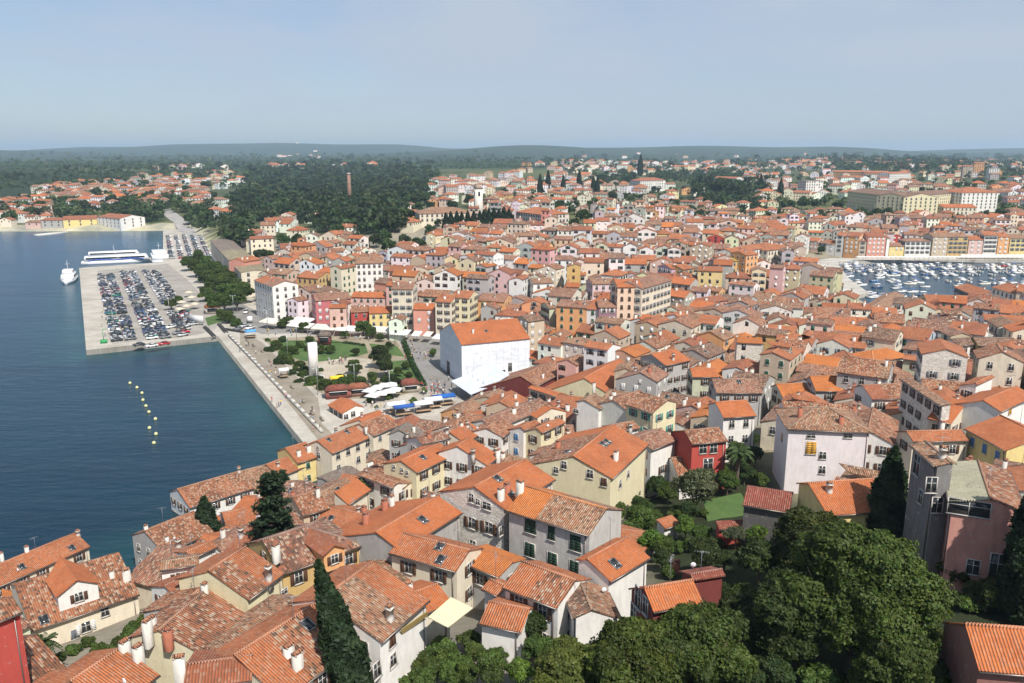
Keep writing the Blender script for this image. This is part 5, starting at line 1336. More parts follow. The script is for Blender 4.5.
# ------------------------------------------------------------------ houses scattered over the slopes beyond
FARZ = [  # outline on the photograph, spacing in photo pixels, chance
 ([(240,250),(262,222),(330,226),(350,236),(340,258),(252,282)], (13,8), .75),
 ([(400,236),(480,232),(560,236),(560,246),(470,252),(430,258),(400,262)], (12,7), .8),
 ([(480,205),(520,200),(600,196),(690,205),(760,210),(850,210),(850,236),(600,240),(480,236)], (10,5.5), .78),
 ([(396,196),(430,186),(440,226),(400,232)], (10,6), .5), ([(430,178),(520,172),(590,176),(640,196),(600,200),(520,206),(430,210)], (9.5,5.2), .72),
 ([(520,164),(720,162),(800,168),(760,190),(690,176),(560,176)], (8,3.6), .55),
 ([(745,172),(1030,176),(1030,212),(850,200),(745,206)], (9.5,4.6), .6), ([(840,218),(1030,216),(1030,238),(850,238)], (11,6), .85),
 ([(560,160),(1030,158),(1030,172),(560,172)], (6.5,2.4), .42), ([(780,160),(920,160),(900,166),(790,168)], (5,2), .6),
 ([(20,190),(180,176),(246,172),(252,182),(190,196),(60,206)], (7.5,3.6), .8), ([(-20,205),(50,200),(60,224),(-20,228)], (8,4.2), .85), ([(60,196),(200,192),(214,210),(60,212)], (8,4.4), .6),
 ([(196,206),(246,206),(240,224),(200,222)], (11,6), .6), ([(268,154.5),(318,154.5),(318,157),(268,157)], (4,1.2), .8), ([(150,168),(420,166),(420,168),(150,170)], (7,1.8), .35),
 ([(540,188),(700,188),(700,200),(540,198)], (9,5), .5), ([(250,218),(390,216),(350,228),(260,228)], (14,6), .25)]
r = random.Random(77); nfar = 0
FAR_SPOTS = []
for poly, (sx, sy), pr in FARZ:
    x0, x1 = min(p[0] for p in poly), max(p[0] for p in poly); y0, y1 = min(p[1] for p in poly), max(p[1] for p in poly)
    y = y0
    while y < y1:
        x = x0 + r.uniform(0, sx)
        while x < x1:
            px, py = x + r.uniform(-.35, .35) * sx, y + r.uniform(-.4, .4) * sy; x += sx
            if r.random() > pr or not poly_inside([px], [py], poly)[0]: continue
            FAR_SPOTS.append((px, py))
        y += sy
for px, py in FAR_SPOTS:
    p = at_ground(px, py)
    if not (0 < p.y < 9000): continue
    if p.y < 1100 and -495 < p.x < 795:
        foot = [(p.x + a, p.y + b_) for a, b_ in ((-6,-6),(6,-6),(6,6),(-6,6))]
        if occ_frac(foot) > .15: continue
        occ_mark(foot)
    k = 1.0 if p.y < 900 else 1.15 if p.y < 2000 else 1.9
    hs = lot_house(p.x, p.y, r.choice((-.3, .2, 1.2)) + r.uniform(-.3, .3), r.uniform(9, 16) * k, r.uniform(8, 11) * k, r, 7.5 * min(k, 1.3), 11 * min(k, 1.4), True)
    roof = r.choices(["new","orange","rust","pink","old","tan"], [8,30,14,12,8,6])[0]; wall = r.choices(["white","cream","paleyellow","pink","apricot","tan","grey"], [40,25,8,5,4,6,5])[0]
    mass_house(hs, roof, wall, ("none", "brown"), r, p.y < 1900, 1 if p.y < 800 else 0); nfar += 1
print("lots", len(LOTS), "far", nfar)
tag(MASS.build("rooftops"), "dense mass of small tiled houses of the town and its slopes", "houses", None, "stuff")

# ------------------------------------------------------------------ trees
def quads_mesh(name, V, cols, matkey="leaf", extra=None):
    """V: n x 4 x 3 leaf sprays"""
    n = len(V); me = bpy.data.meshes.new(name)
    me.vertices.add(n * 4); me.vertices.foreach_set("co", V.reshape(-1).astype(np.float32))
    me.loops.add(n * 4); me.loops.foreach_set("vertex_index", np.arange(n * 4, dtype=np.int32))
    me.polygons.add(n); me.polygons.foreach_set("loop_start", np.arange(0, n * 4, 4, dtype=np.int32)); me.polygons.foreach_set("loop_total", np.full(n, 4, np.int32))
    me.materials.append(MAT[matkey]); me.update(calc_edges=True)
    c = np.ones((n, 4), np.float32); c[:, :3] = cols; c[:, 3] = 0
    ca = me.color_attributes.new("tint", 'FLOAT_COLOR', 'CORNER'); ca.data.foreach_set("color", np.repeat(c, 4, 0).ravel())
    return me

def sprays(C, N, size, rg, aspect=1.5):
    n = len(C); t = rg.normal(size=(n, 3)); t -= (t * N).sum(1, keepdims=True) * N; t /= np.linalg.norm(t, axis=1, keepdims=True) + 1e-9
    b_ = np.cross(N, t); s = size * rg.uniform(.6, 1.35, (n, 1)); a = t * s * aspect * .5; w = b_ * s * .5
    # lozenge shaped sprays
    return np.stack([C - a, C - w * .9 + a * .1, C + a, C + w * .9 + a * .1], 1)

def leaf_cloud(blobs, n, size, col, seed, up=.25, spread=.22, jitter=.75, var=.28, flat=0.0):
    rg = np.random.default_rng(seed); B = np.array(blobs, float)
    area = (B[:, 3] * B[:, 4] + B[:, 3] * B[:, 5] + B[:, 4] * B[:, 5]); k = rg.choice(len(B), n, p=area / area.sum())
    d = rg.normal(size=(n, 3)); d /= np.linalg.norm(d, axis=1, keepdims=True); d[:, 2] = np.where(d[:, 2] < -.55, -d[:, 2], d[:, 2])
    lump = 1 + .16 * np.sin(d[:, 0] * 7 + k * 1.7) * np.sin(d[:, 1] * 6 + k) + .1 * np.sin(d[:, 2] * 11 + k * 2.3)
    rad = lump * (1 - np.abs(rg.normal(0, spread, n)))
    C = B[k, :3] + d * B[k, 3:6] * rad[:, None]
    N = d / B[k, 3:6]; N /= np.linalg.norm(N, axis=1, keepdims=True); N = N + rg.normal(0, jitter, (n, 3)) + np.array([0, 0, up]); N /= np.linalg.norm(N, axis=1, keepdims=True)
    bc = 1 + rg.uniform(-var, var, len(B))
    c = np.array(col)[None, :] * bc[k][:, None] * rg.uniform(.7, 1.3, (n, 1)); c[:, 0] *= rg.uniform(.85, 1.2, n)
    return sprays(C, N, size, rg), c

def blob_crown(R, H, z0, nb, seed, flat=.8):
    rr = random.Random(seed); B = [(0, 0, z0 + H * .5, R * .62, R * .62, H * .42)]
    for _ in range(nb):
        a = rr.uniform(0, 6.283); e = rr.uniform(-.45, 1.0); q = R * .66 * math.cos(e * 1.3) * rr.uniform(.7, 1.22); s = R * rr.uniform(.20, .46)
        B.append((q * math.cos(a), q * math.sin(a), z0 + H * (.5 + .36 * e), s, s, s * flat))
    return B

def limbs_mb(R, H, z0, r0, seed, n=5):
    mb = MB(); rr = random.Random(seed)
    mb.tube((0,0,-1), (.1,0,z0), r0*1.35, r0*.8, 8, "bark"); top = (.1,0,z0)
    for i in range(n):
        a = 6.283 * i / n + rr.uniform(-.4,.4); m_ = (math.cos(a)*R*.3, math.sin(a)*R*.3, z0 + H*.28)
        mb.tube(top, m_, r0*.6, r0*.38, 6, "bark"); mb.tube(m_, (math.cos(a)*R*.62, math.sin(a)*R*.62, z0 + H*rr.uniform(.45,.7)), r0*.38, r0*.12, 5, "bark")
    mb.tube(top, (0,0,z0+H*.7), r0*.7, r0*.15, 6, "bark")
    return mb

PROTO = {}
def proto(kind):
    if kind in PROTO: return PROTO[kind]
    k, v = kind.rsplit("_", 1); v = int(v); sd = hash((len(k), v, 3)) & 0xffff
    if k == "broad":      # 4 m radius, 8 m tall
        B = blob_crown(4.0, 6.2, 1.8, 13, sd); V, c = leaf_cloud(B, 9000, .38, (.055,.088,.020), sd)
        PROTO[kind] = (quads_mesh("crown", V, c), limbs_mb(4, 6.2, 1.9, .22, sd).mesh("trunk"))
    elif k == "dark":
        B = blob_crown(4.0, 6.4, 1.8, 14, sd, .75); V, c = leaf_cloud(B, 9000, .37, (.032,.052,.015), sd)
        PROTO[kind] = (quads_mesh("crown", V, c), limbs_mb(4, 6.4, 1.9, .22, sd).mesh("trunk"))
    elif k == "bright":
        B = blob_crown(4.0, 6.4, 1.8, 12, sd, .8); V, c = leaf_cloud(B, 6000, .40, (.085,.15,.026), sd, spread=.35)
        PROTO[kind] = (quads_mesh("crown", V, c), limbs_mb(4, 6.4, 1.9, .2, sd).mesh("trunk"))
    elif k == "grey":
        B = blob_crown(4.0, 6.4, 1.8, 15, sd, .8); V, c = leaf_cloud(B, 9500, .33, (.085,.10,.052), sd, spread=.3)
        PROTO[kind] = (quads_mesh("crown", V, c), limbs_mb(4, 6.4, 1.9, .2, sd).mesh("trunk"))
    elif k == "bush":
        B = blob_crown(2.0, 2.6, .0, 9, sd, .8); V, c = leaf_cloud(B, 3600, .27, (.060,.092,.021), sd)
        mb = MB(); mb.tube((0,0,-.4),(0,0,1.5),.12,.05,6,"bark"); PROTO[kind] = (quads_mesh("crown", V, c), mb.mesh("trunk"))
    elif k == "cypress":  # 14 m tall, 1.7 m radius
        rg = np.random.default_rng(sd); n = 9000; t = rg.beta(1.15, 1.35, n); th = rg.uniform(0, 6.283, n)
        prof = 1.75 * np.clip(np.sin(np.pi * np.clip(t * .93 + .07, 0, 1) ** .62), 0, 1) ** .75 * (1 - .12 * t)
        lump = 1 + .12 * np.sin(th * 3 + t * 19) + .10 * np.sin(th * 5 - t * 31)
        rr_ = prof * lump * (1 - np.abs(rg.normal(0, .16, n)))
        C = np.stack([rr_ * np.cos(th), rr_ * np.sin(th), .5 + t * 13.6], 1)
        N = np.stack([np.cos(th), np.sin(th), np.full(n, .25)], 1) + rg.normal(0, .55, (n, 3)); N /= np.linalg.norm(N, axis=1, keepdims=True)
        V = sprays(C, N, .36, rg, 1.7); c = np.array([[.019,.036,.015]]) * rg.uniform(.65, 1.4, (n, 1)) * (1 + .25 * np.sin(th * 3 + t * 19))[:, None]
        mb = MB(); mb.tube((0,0,-1),(0,0,12.5),.22,.04,7,"bark"); PROTO[kind] = (quads_mesh("crown", V, c), mb.mesh("trunk"))
    elif k == "conifer":  # layered, 11 m
        rg = np.random.default_rng(sd); VV, CC = [], []; mb = MB(); mb.tube((0,0,-1),(0,0,10.8),.26,.05,7,"bark"); rr = random.Random(sd)
        for lay in range(13):
            z = 1.6 + lay * .72; R = 3.3 * (1 - lay / 14.5) ** .85
            for i in range(7):
                a = rr.uniform(0, 6.283); q = R * rr.uniform(.75, 1.1); e = (math.cos(a) * q, math.sin(a) * q, z + .1 * q)
                mb.tube((0,0,z), e, .07, .02, 4, "bark")
                n = 90; u = rg.uniform(.2, 1.05, n)[:, None]; C = np.array([[0, 0, z]]) * (1 - u) + np.array([e]) * u + rg.normal(0, .26, (n, 3)) * np.array([[1, 1, .5]])
                N = rg.normal(0, .5, (n, 3)) + np.array([[0, 0, 1.]]); N /= np.linalg.norm(N, axis=1, keepdims=True)
                VV.append(sprays(C, N, .34, rg, 1.6)); CC.append(np.array([[.022,.043,.020]]) * rg.uniform(.7, 1.4, (n, 1)))
        PROTO[kind] = (quads_mesh("crown", np.concatenate(VV), np.concatenate(CC)), mb.mesh("trunk"))
    elif k == "palm":     # 6 m
        rg = np.random.default_rng(sd); VV, CC = [], []; rr = random.Random(sd)
        for i in range(34):
            a = rr.uniform(0, 6.283); el = rr.uniform(-.5, 1.2); Lf = rr.uniform(1.5, 2.1)
            for j in range(9):
                u = (j + .5) / 9; x = Lf * u * math.cos(el); z = Lf * (u * math.sin(el) - .55 * u * u); w = .34 * math.sin(math.pi * min(1, u + .12)) + .05
                p = Vector((x * math.cos(a), x * math.sin(a), 5.0 + z)); s = Vector((-math.sin(a), math.cos(a), 0)); dn = Vector((math.cos(a) * .24, math.sin(a) * .24, -.07))
                for sg in (1, -1): VV.append([tuple(p), tuple(p + dn), tuple(p + dn + s * w * sg + Vector((0, 0, -.16))), tuple(p + s * w * sg * .8 + Vector((0, 0, -.12)))]); CC.append(np.array([.05,.085,.028]) * rr.uniform(.7, 1.3))
        mb = MB(); mb.tube((0,0,-1),(0,0,5),.26,.2,8,"bark"); PROTO[kind] = (quads_mesh("crown", np.array(VV), np.array(CC)), mb.mesh("trunk"))
    elif k == "far":      # distant, 4.5 m radius
        B = blob_crown(4.5, 7.5, 1.0, 9, sd, .85); V, c = leaf_cloud(B, 620, 1.35, (.036,.060,.019), sd)
        mb = MB(); mb.tube((0,0,-1),(0,0,5),.3,.15,6,"bark"); PROTO[kind] = (quads_mesh("crown", V, c), mb.mesh("trunk"))
    return PROTO[kind]
DIM = {"broad": (4.0, 8.0), "dark": (4.0, 8.2), "bright": (4.0, 8.2), "grey": (4.0, 8.2), "bush": (2.0, 2.6), "cypress": (1.75, 14.1), "conifer": (3.3, 11.2), "palm": (2.0, 6.4), "far": (4.5, 8.5)}
TREEW = {"broad": ("leafy_tree", "mid green leafy tree", "tree"), "dark": ("evergreen_tree", "dark evergreen tree", "tree"), "bright": ("young_tree", "bright light green tree", "tree"), "grey": ("olive_tree", "loose grey-green tree", "tree"),
         "bush": ("shrub", "rounded green shrub", "shrub"), "cypress": ("cypress_tree", "dark narrow cypress", "tree"), "conifer": ("conifer_tree", "grey-green layered conifer", "tree"), "palm": ("palm_tree", "fan-leaved palm", "palm"), "far": ("leafy_tree", "round dark tree", "tree")}
TREES = 0
def tree(px, py, rpx, kind, v=None, sz=1.0, label=None, group=None, base=None, hscale=1.0, sink=0.0):
    """crown centre and radius on the photograph"""
    global TREES
    TREES += 1
    R, H = DIM[kind]
    s = 1.0
    for _ in range(6):
        p = at_ground(px, py, H * .55 * s * hscale - sink) if base is None else at_ground(*base)
        q = proj(p.x, p.y, gz(p.x, p.y) + H * .5 * s); s = rpx * q[2] / FPX / R * sz
    z = gz(p.x, p.y) - sink
    v = v if v is not None else (TREES * 7) % 3
    cr, tr = proto(f"{kind}_{v}")
    nm, w, cat = TREEW[kind]; root = empty(nm, (p.x, p.y, z), (TREES * 2.4) % 6.28)
    a, b_ = obj("crown", cr, root), obj("trunk", tr, root)
    a.scale = b_.scale = (s, s, s * hscale)
    if label: tag(root, label, cat, group)
    else: register(root, w, cat, group or {"tree": "trees of the town", "shrub": "shrubs of the gardens", "palm": "palms of the gardens"}[cat], (p.x, p.y, z + H * s * .6))
    return root

for a in [(188,263,6),(195,268,7),(202,273,7),(208,278,8),(214,284,8),(221,288,9),(228,293,9),(236,299,9),(243,293,8),(236,287,8),(229,281,8),(222,275,7),(214,269,7),(206,263,6),(199,258,6),(215,302,8),(206,294,6),(224,303,7)]: tree(*a, "broad", sz=1.4, group="trees of the quay avenue")
for a in [(171,304,7),(178,300,5),(228,318,8),(236,324,7),(221,315,7),(281,325,6.5),(289,322,7),(304,328,7),(319,329,4.5),(363,328,9),(372,333,7),(398,330,9),(461,313,13),(433,353,5),
          (276,348,8),(286,352,8),(288,362,9),(296,372,6),(305,376,8),(311,384,9),(326,387,9),(319,350,7),(307,350,5),(354,368,9),(345,384,9),(361,384,9)]: tree(*a, "broad")
for a in [(270,352,7),(281,364,8),(292,376,7),(300,384,7),(318,380,6),(336,391,6),(283,341,6),(356,352,5),(398,384,6),(409,376,5)]: tree(*a, 'dark')
for a in [(292,352,8),(300,346,6),(268,343,5),(330,350,6),(340,380,7),(352,380,7),(320,372,5),(372,378,7),(376,388,7),(384,350,6),(398,372,6),(405,366,5),(310,340,5),(345,335,5),(380,338,5),(336,330,5)]: tree(*a, 'broad')
for a in [(380,357,12),(386,367,11),(390,381,9),(389,346,4.5),(304,371,7),(268,346,4)]: tree(*a, "dark")
for a in [(370,402,5),(389,397,5),(413,402,5),(424,391,4),(376,409,4),(400,389,5),(412,389,4)]: tree(*a, "bright")
# hedges round the lawn
def hedge(pts, w, h, label):
    B = []
    for k in range(len(pts) - 1):
        n = max(2, int(math.hypot(pts[k+1][0]-pts[k][0], pts[k+1][1]-pts[k][1]) / (w * .7)))
        for i in range(n): t = i / n; B.append((pts[k][0]*(1-t)+pts[k+1][0]*t, pts[k][1]*(1-t)+pts[k+1][1]*t, gz(*pts[k]) + h*.45, w*.6, w*.6, h*.6))
    V, c = leaf_cloud(B, len(B) * 130, .42, (.03,.062,.018), len(B)); tag(obj("hedge", quads_mesh("hedge", V, c)), label, "hedge")
hedge([W(404,343), W(412,364), W(424,387)], 1.8, 1.8, "clipped dark hedge along the square beside the lawn")
hedge([W(312,342), W(345,343), W(366,346)], 1.6, 1.2, "low dark hedge along the far side of the lawn")
# foreground plantings
tree(206,524, 15, "cypress", 0, 1.0, "dense dark cypress with a rounded top in the seaside lane", hscale=.55)
tree(272,497, 24, "conifer", 0, 1.15, "grey-green layered conifer standing among the seaside roofs", hscale=1.15)
tree(283,484, 11, "conifer", 1, 1.0, "slim conifer top rising behind the layered conifer")
for a in [(256,533,10,"bush"),(325,527,11,"broad"),(336,512,9,"broad"),(134,626,9,"bush"),(74,650,9,"bush"),(88,643,9,"bush"),(60,657,8,"bush"),(146,618,8,"bush"),(101,651,12,"bush"),(118,643,10,"bush"),(128,634,9,"bush"),(164,672,11,"bush"),(315,533,7,"bush"),(392,577,7,"bush"),(450,660,16,"bush"),(432,668,14,"bush"),(474,652,12,"bush"),(420,680,18,"bush"),(465,672,15,"broad"),(320,570,6,"bush")]: tree(*a)
tree(47,651,17,"palm"); tree(366,489,13,"palm"); tree(410,570,13,"palm"); tree(664,463,9,"palm"); tree(738,462,17,"palm")
tree(0,0, 21, "cypress", 0, 1.0, "tall dark cypress leaning up from the bottom edge of the lanes", base=(361,716), hscale=1.05).rotation_euler = (0, -.2, 0)
tree(0,0, 24, "cypress", 1, 1.0, "black-green cypress cut by the harbour side edge of the picture", base=(1022,622))
tree(0,0, 20, "cypress", 2, 1.0, "tall dark cypress before the grey shaded house", base=(884,548), hscale=.68)
tree(527,626, 24, "dark", sz=.9); tree(553,618, 15, "conifer", 2)
for a in [(627,490,13,"dark"),(612,497,9,"dark"),(638,520,17,"broad"),(656,486,12,"dark"),(668,493,12,"broad"),(697,492,24,"grey"),(706,478,14,"grey"),(728,482,13,"broad"),(737,455,15,"broad"),(750,440,10,"dark"),(756,455,10,"dark"),(762,480,10,"bush"),(686,527,13,"bright"),(652,543,16,"bright"),(666,548,13,"broad"),(706,556,22,"dark"),(736,536,12,"grey"),(757,535,12,"bright"),
          (668,572,10,"bush"),(717,596,18,"dark"),(745,600,18,"broad"),(760,560,26,"dark"),(700,535,11,"broad"),(760,640,26,"broad"),(640,490,10,"bush")]: tree(*a)

for a in [(622,494,15,'dark'),(618,512,11,'broad'),(640,508,13,'dark'),(655,517,9,'broad'),(676,512,9,'bush'),(630,546,10,'broad'),(690,512,11,'dark'),(680,547,8,'bush'),(716,543,9,'bush'),(600,520,8,'bush'),(662,560,11,'dark'),(646,528,8,'bush'),(722,470,9,'bush'),(745,474,11,'dark'),(703,513,7,'bush'),(706,531,7,'bush'),(757,517,7,'bush'),(750,529,7,'bush'),(728,533,6,'bush'),(718,502,8,'bush'),(738,499,7,'bush'),(440,650,17,'bush'),(470,640,13,'bush'),(490,668,20,'broad'),(455,676,18,'bush'),(425,660,12,'bush'),(500,650,12,'bush'),(540,650,18,'broad'),(520,674,18,'bright'),(600,640,16,'broad'),(560,648,14,'bush'),(660,630,15,'broad'),(930,612,14,'bush'),(940,640,14,'bush'),(922,560,12,'bush'),(912,540,10,'dark'),(962,600,13,'bush'),(1004,606,12,'bush'),(975,606,10,'bush'),(770,672,22,'dark'),(820,680,24,'bush'),(860,686,24,'bush'),(740,680,22,'dark'),(895,640,20,'bush'),(690,600,12,'bush'),(676,596,9,'bush'),(640,545,9,'bush'),(668,530,9,'bush'),(640,575,8,'bush'),(690,545,9,'bush'),(725,560,12,'dark'),(780,520,14,'dark'),(840,520,16,'broad'),(283,358,7,'broad'),(300,366,7,'broad'),(335,386,8,'broad')]: tree(*a)
def great_tree(px, py, rpx, asp, n, col, seed, label, leaf=.215, nb=26):
    p = at_ground(px, py, 6.0)
    for _ in range(5):
        q = proj(p.x, p.y, gz(p.x, p.y) + 6); R = rpx * q[2] / FPX; H = R * 2 * .8 * asp; cz = H * .5 + .8; p = at_ground(px, py, cz)
    B = blob_crown(R, H, cz - H * .5, nb, seed, .8); V, c = leaf_cloud(B, int(n * 3.6), leaf, col, seed, spread=.24, var=.34)
    root = empty("leafy_tree", (p.x, p.y, gz(p.x, p.y)), 0); obj("crown", quads_mesh("crown", V, c), root); limbs_mb(R, H, cz - H * .42, R * .055, seed, 7).build("trunk", root)
    tag(root, label, "tree")
great_tree(855,600, 78, 1.15, 42000, (0.0524,0.0746,0.0166), 4, "huge round leafy tree filling the park slope", nb=34)
great_tree(790,620, 50, 1.2, 22000, (0.0349,0.0510,0.0133), 5, "broad dark tree below the huge round one", nb=24)
great_tree(812,545, 42, 1.1, 17000, (0.0437,0.0609,0.0149), 6, "dark leafy tree between the garden lawn and the huge tree", nb=20)
great_tree(700,646, 54, 1.1, 20000, (0.0465,0.0668,0.0149), 7, "leafy tree beside the dark red house gable", nb=22)
great_tree(632,668, 52, 1.1, 17000, (0.0583,0.0845,0.0166), 8, "lush green tree at the bottom edge before the dark red house", nb=20)
great_tree(570,672, 38, 1.0, 12000, (0.0833,0.1085,0.0240), 9, "lighter green tree at the bottom edge below the white stone gable", nb=16)
great_tree(905,668, 48, 1.1, 18000, (0.0496,0.0706,0.0166), 10, "leafy tree at the bottom edge beneath the huge round tree", nb=20)
great_tree(955,572, 17, 1.0, 6000, (0.0496,0.0648,0.0166), 11, "small leafy tree under the pink terrace house", nb=12)
great_tree(988,592, 20, .8, 7000, (0.0524,0.0687,0.0184), 12, "broad low tree beside the black-green cypress", nb=12)
great_tree(735,612, 24, 1.1, 9000, (0.0320,0.0451,0.0133), 13, "narrow dark leafy tree touching the back of the dark red house", nb=14)
hedge([(at_ground(915,684).x, at_ground(915,684).y), (at_ground(985,684).x, at_ground(985,684).y)], 2.4, 3.5, "clipped green hedge at the bottom edge before the ribbed orange roof")
sheet("lawn", [tuple(at_ground(*q))[:2] for q in ((703,512),(740,502),(756,515),(748,528),(712,530))], gz(*tuple(at_ground(728,516))[:2]) + .35, "grass", (.1,.2,.04))

# cypress row of the monastery and other single far trees
for x, y in [(446,234),(451,233),(457,233),(462,234),(468,233),(474,233),(480,233),(484,232),(489,231),(494,230),(499,231),(504,229),(509,231),(474,243),(486,243)]: tree(0,0, 4.2, "cypress", sz=1.0, base=(x, y), group="cypress row of the monastery", hscale=.66)
for x, y in [(593,198),(597,199),(540,196),(548,192),(563,197),(579,192),(640,176),(700,196),(760,196),(780,200)]: tree(0,0, 3.0, "cypress", base=(x, y), hscale=.9)
for a in [(402,206,7),(412,200,6),(424,198,6),(408,214,7),(418,208,6),(396,214,7),(430,206,5),(404,224,7),(392,226,6),(414,222,5),(432,196,5),(425,188,5),(40,206,6),(62,201,5),(84,206,6),(112,200,6),(132,204,7),(150,196,6),(172,198,5),(186,190,5),(96,192,5),(124,188,4),(205,186,5),(30,216,5),(142,214,7),(156,210,7),(168,188,4),(212,196,5),(440,243,7),(452,240,6),(466,246,6),(498,240,6),(522,243,7),(530,214,6),(520,236,5),(600,230,6),(612,240,6),(700,236,5),(720,240,5),(585,246,5),(548,246,6),(480,252,5),(760,232,6),(690,248,5),(430,232,7),(508,218,6),(496,206,6),(470,200,6),(452,206,6),(560,206,6),(625,205,6),(650,208,5),(562,232,8),(575,224,6),(583,216,7),(640,224,7),(672,221,6),(570,233,5),(612,196,5),(652,233,4),(655,254,4),(640,236,5),(671,236,5),(620,212,5),(690,222,4),(530,206,5),(545,208,5),(700,214,5),(718,216,4),(730,218,5),
          (316,246,8),(308,252,6),(325,243,7),(338,232,8),(364,246,8),(376,240,7),(388,246,8),(398,252,6),(370,256,6),(418,245,8),(392,262,6),(352,240,6),(362,262,5),(384,236,7),(404,240,6),(236,232,8),(244,226,8),(228,224,7),(252,240,6),(199,212,7),(188,219,5),(262,246,5),
          (877,214,6),(888,212,5),(862,212,5),(984,216,6),(990,222,5),(1000,214,6),(936,226,6),(917,236,5),(780,222,5),(802,203,6),(815,204,5),(838,206,6),(826,236,4),(845,232,5),(790,206,6),(1012,216,6),(925,250,4),(822,250,4),(800,266,5),(815,264,5),(808,270,5),
          (756,207,6),(742,214,5),(728,204,7),(712,200,7),(698,190,7),(735,190,8),(720,186,8)]: tree(*a, "far", sz=1.1)

rt = random.Random(44); nt_ = 0
while nt_ < 60:
    px, py = rt.choice(((rt.uniform(430, 800), rt.uniform(196, 262)), (rt.uniform(800, 1024), rt.uniform(206, 240)), (rt.uniform(250, 420), rt.uniform(228, 268))))
    p = at_ground(px, py, 4)
    if p.y < 1100 and -495 < p.x < 795 and OCC[int(p.y), int(p.x + 500)]: continue
    tree(px, py, rt.uniform(4, 7) * 560 / max(p.y, 400), "far", sz=1.0); nt_ += 1

# woods: masses nobody could count
def woods(polys, step, size, n_leaf, col, seed, hmin=5, hmax=12):
    rg = np.random.default_rng(seed); VV, CC = [], []
    for poly in polys:
        x0, x1 = min(p[0] for p in poly), max(p[0] for p in poly); y0, y1 = min(p[1] for p in poly), max(p[1] for p in poly)
        y = y0
        while y < y1:
            x = x0
            while x < x1:
                px, py = x + rg.uniform(-.5, .5) * step[0], y + rg.uniform(-.5, .5) * step[1]; x += step[0]
                if not poly_inside([px], [py], poly)[0]: continue
                p = at_ground(px, py); 
                if not (150 < p.y < 11000) or abs(gz(p.x, p.y) - p.z) > 6: continue
                if p.y < 1100 and -495 < p.x < 795 and OCC[int(p.y), int(p.x + 500)]: continue
                R = rg.uniform(.6, 1.3) * size * (1.0 if p.y < 1500 else min(p.y / 1500, 3.2)); H = R * rg.uniform(1.3, 2.0)
                B = [(p.x, p.y, p.z + H * .55, R, R, H * .5)] + [(p.x + rg.normal() * R * .5, p.y + rg.normal() * R * .5, p.z + H * rg.uniform(.5, .9), R * .5, R * .5, R * .45) for _ in range(3)]
                V, c = leaf_cloud(B, n_leaf, R * .42, np.array(col) * rg.uniform(.6, 1.8) * np.array([rg.uniform(.85, 1.25), 1, .95]), int(rg.integers(1e9))); VV.append(V); CC.append(c)
            y += step[1]
    return np.concatenate(VV), np.concatenate(CC)
V1, C1 = woods([WOOD_PX[0], [(690,182),(745,176),(772,182),(768,202),(735,212),(704,208)], [(585,178),(632,173),(636,187),(590,190)], [(222,224),(246,215),(252,245),(232,248)]], (5.2,2.6), 5.5, 90, (.027,.043,.017), 3)
V2, C2 = woods([[(100,205),(165,205),(165,222),(120,224)], [(20,186),(240,174),(246,188),(60,206)], [(-20,206),(200,196),(214,212),(-20,226)], [(355,240),(392,230),(402,252),(362,264)], [(382,248),(432,247),(430,260),(396,266)], [(300,240),(330,236),(332,258),(306,258)], [(180,206),(210,208),(214,230),(196,232)]], (7.5,3.6), 5.0, 80, (.036,.058,.020), 4)
V3, C3 = woods([[(480,180),(1030,176),(1030,250),(800,236),(600,238),(480,222)]], (9,5), 4.0, 80, (.036,.058,.020), 6)
V4, C4 = woods([[(-20,176),(180,166),(430,164),(440,172),(240,178),(60,190),(-20,194)], [(540,160),(1030,156),(1030,180),(560,176)], [(820,159),(985,159),(970,169),(900,172),(826,170)]], (9,2.6), 5.5, 55, (.032,.050,.019), 5)
V5, C5 = woods([[(826,161),(965,160),(965,169),(900,172),(830,170)], [(640,176),(745,172),(745,180),(660,182)]], (4.2,1.3), 5.5, 50, (.030,.048,.019), 8)
V6, C6 = woods([[(-30,153.5),(1054,151.5),(1054,168),(-30,172)]], (7,1.3), 4.0, 30, (.045,.068,.026), 12)
tag(obj("woods", quads_mesh("woods", np.concatenate([V1,V2,V3,V4,V5,V6]), np.concatenate([C1,C2,C3,C4,C5,C6]))), "dark mass of pines and oaks on the slopes beyond the town", "woods", None, "stuff")

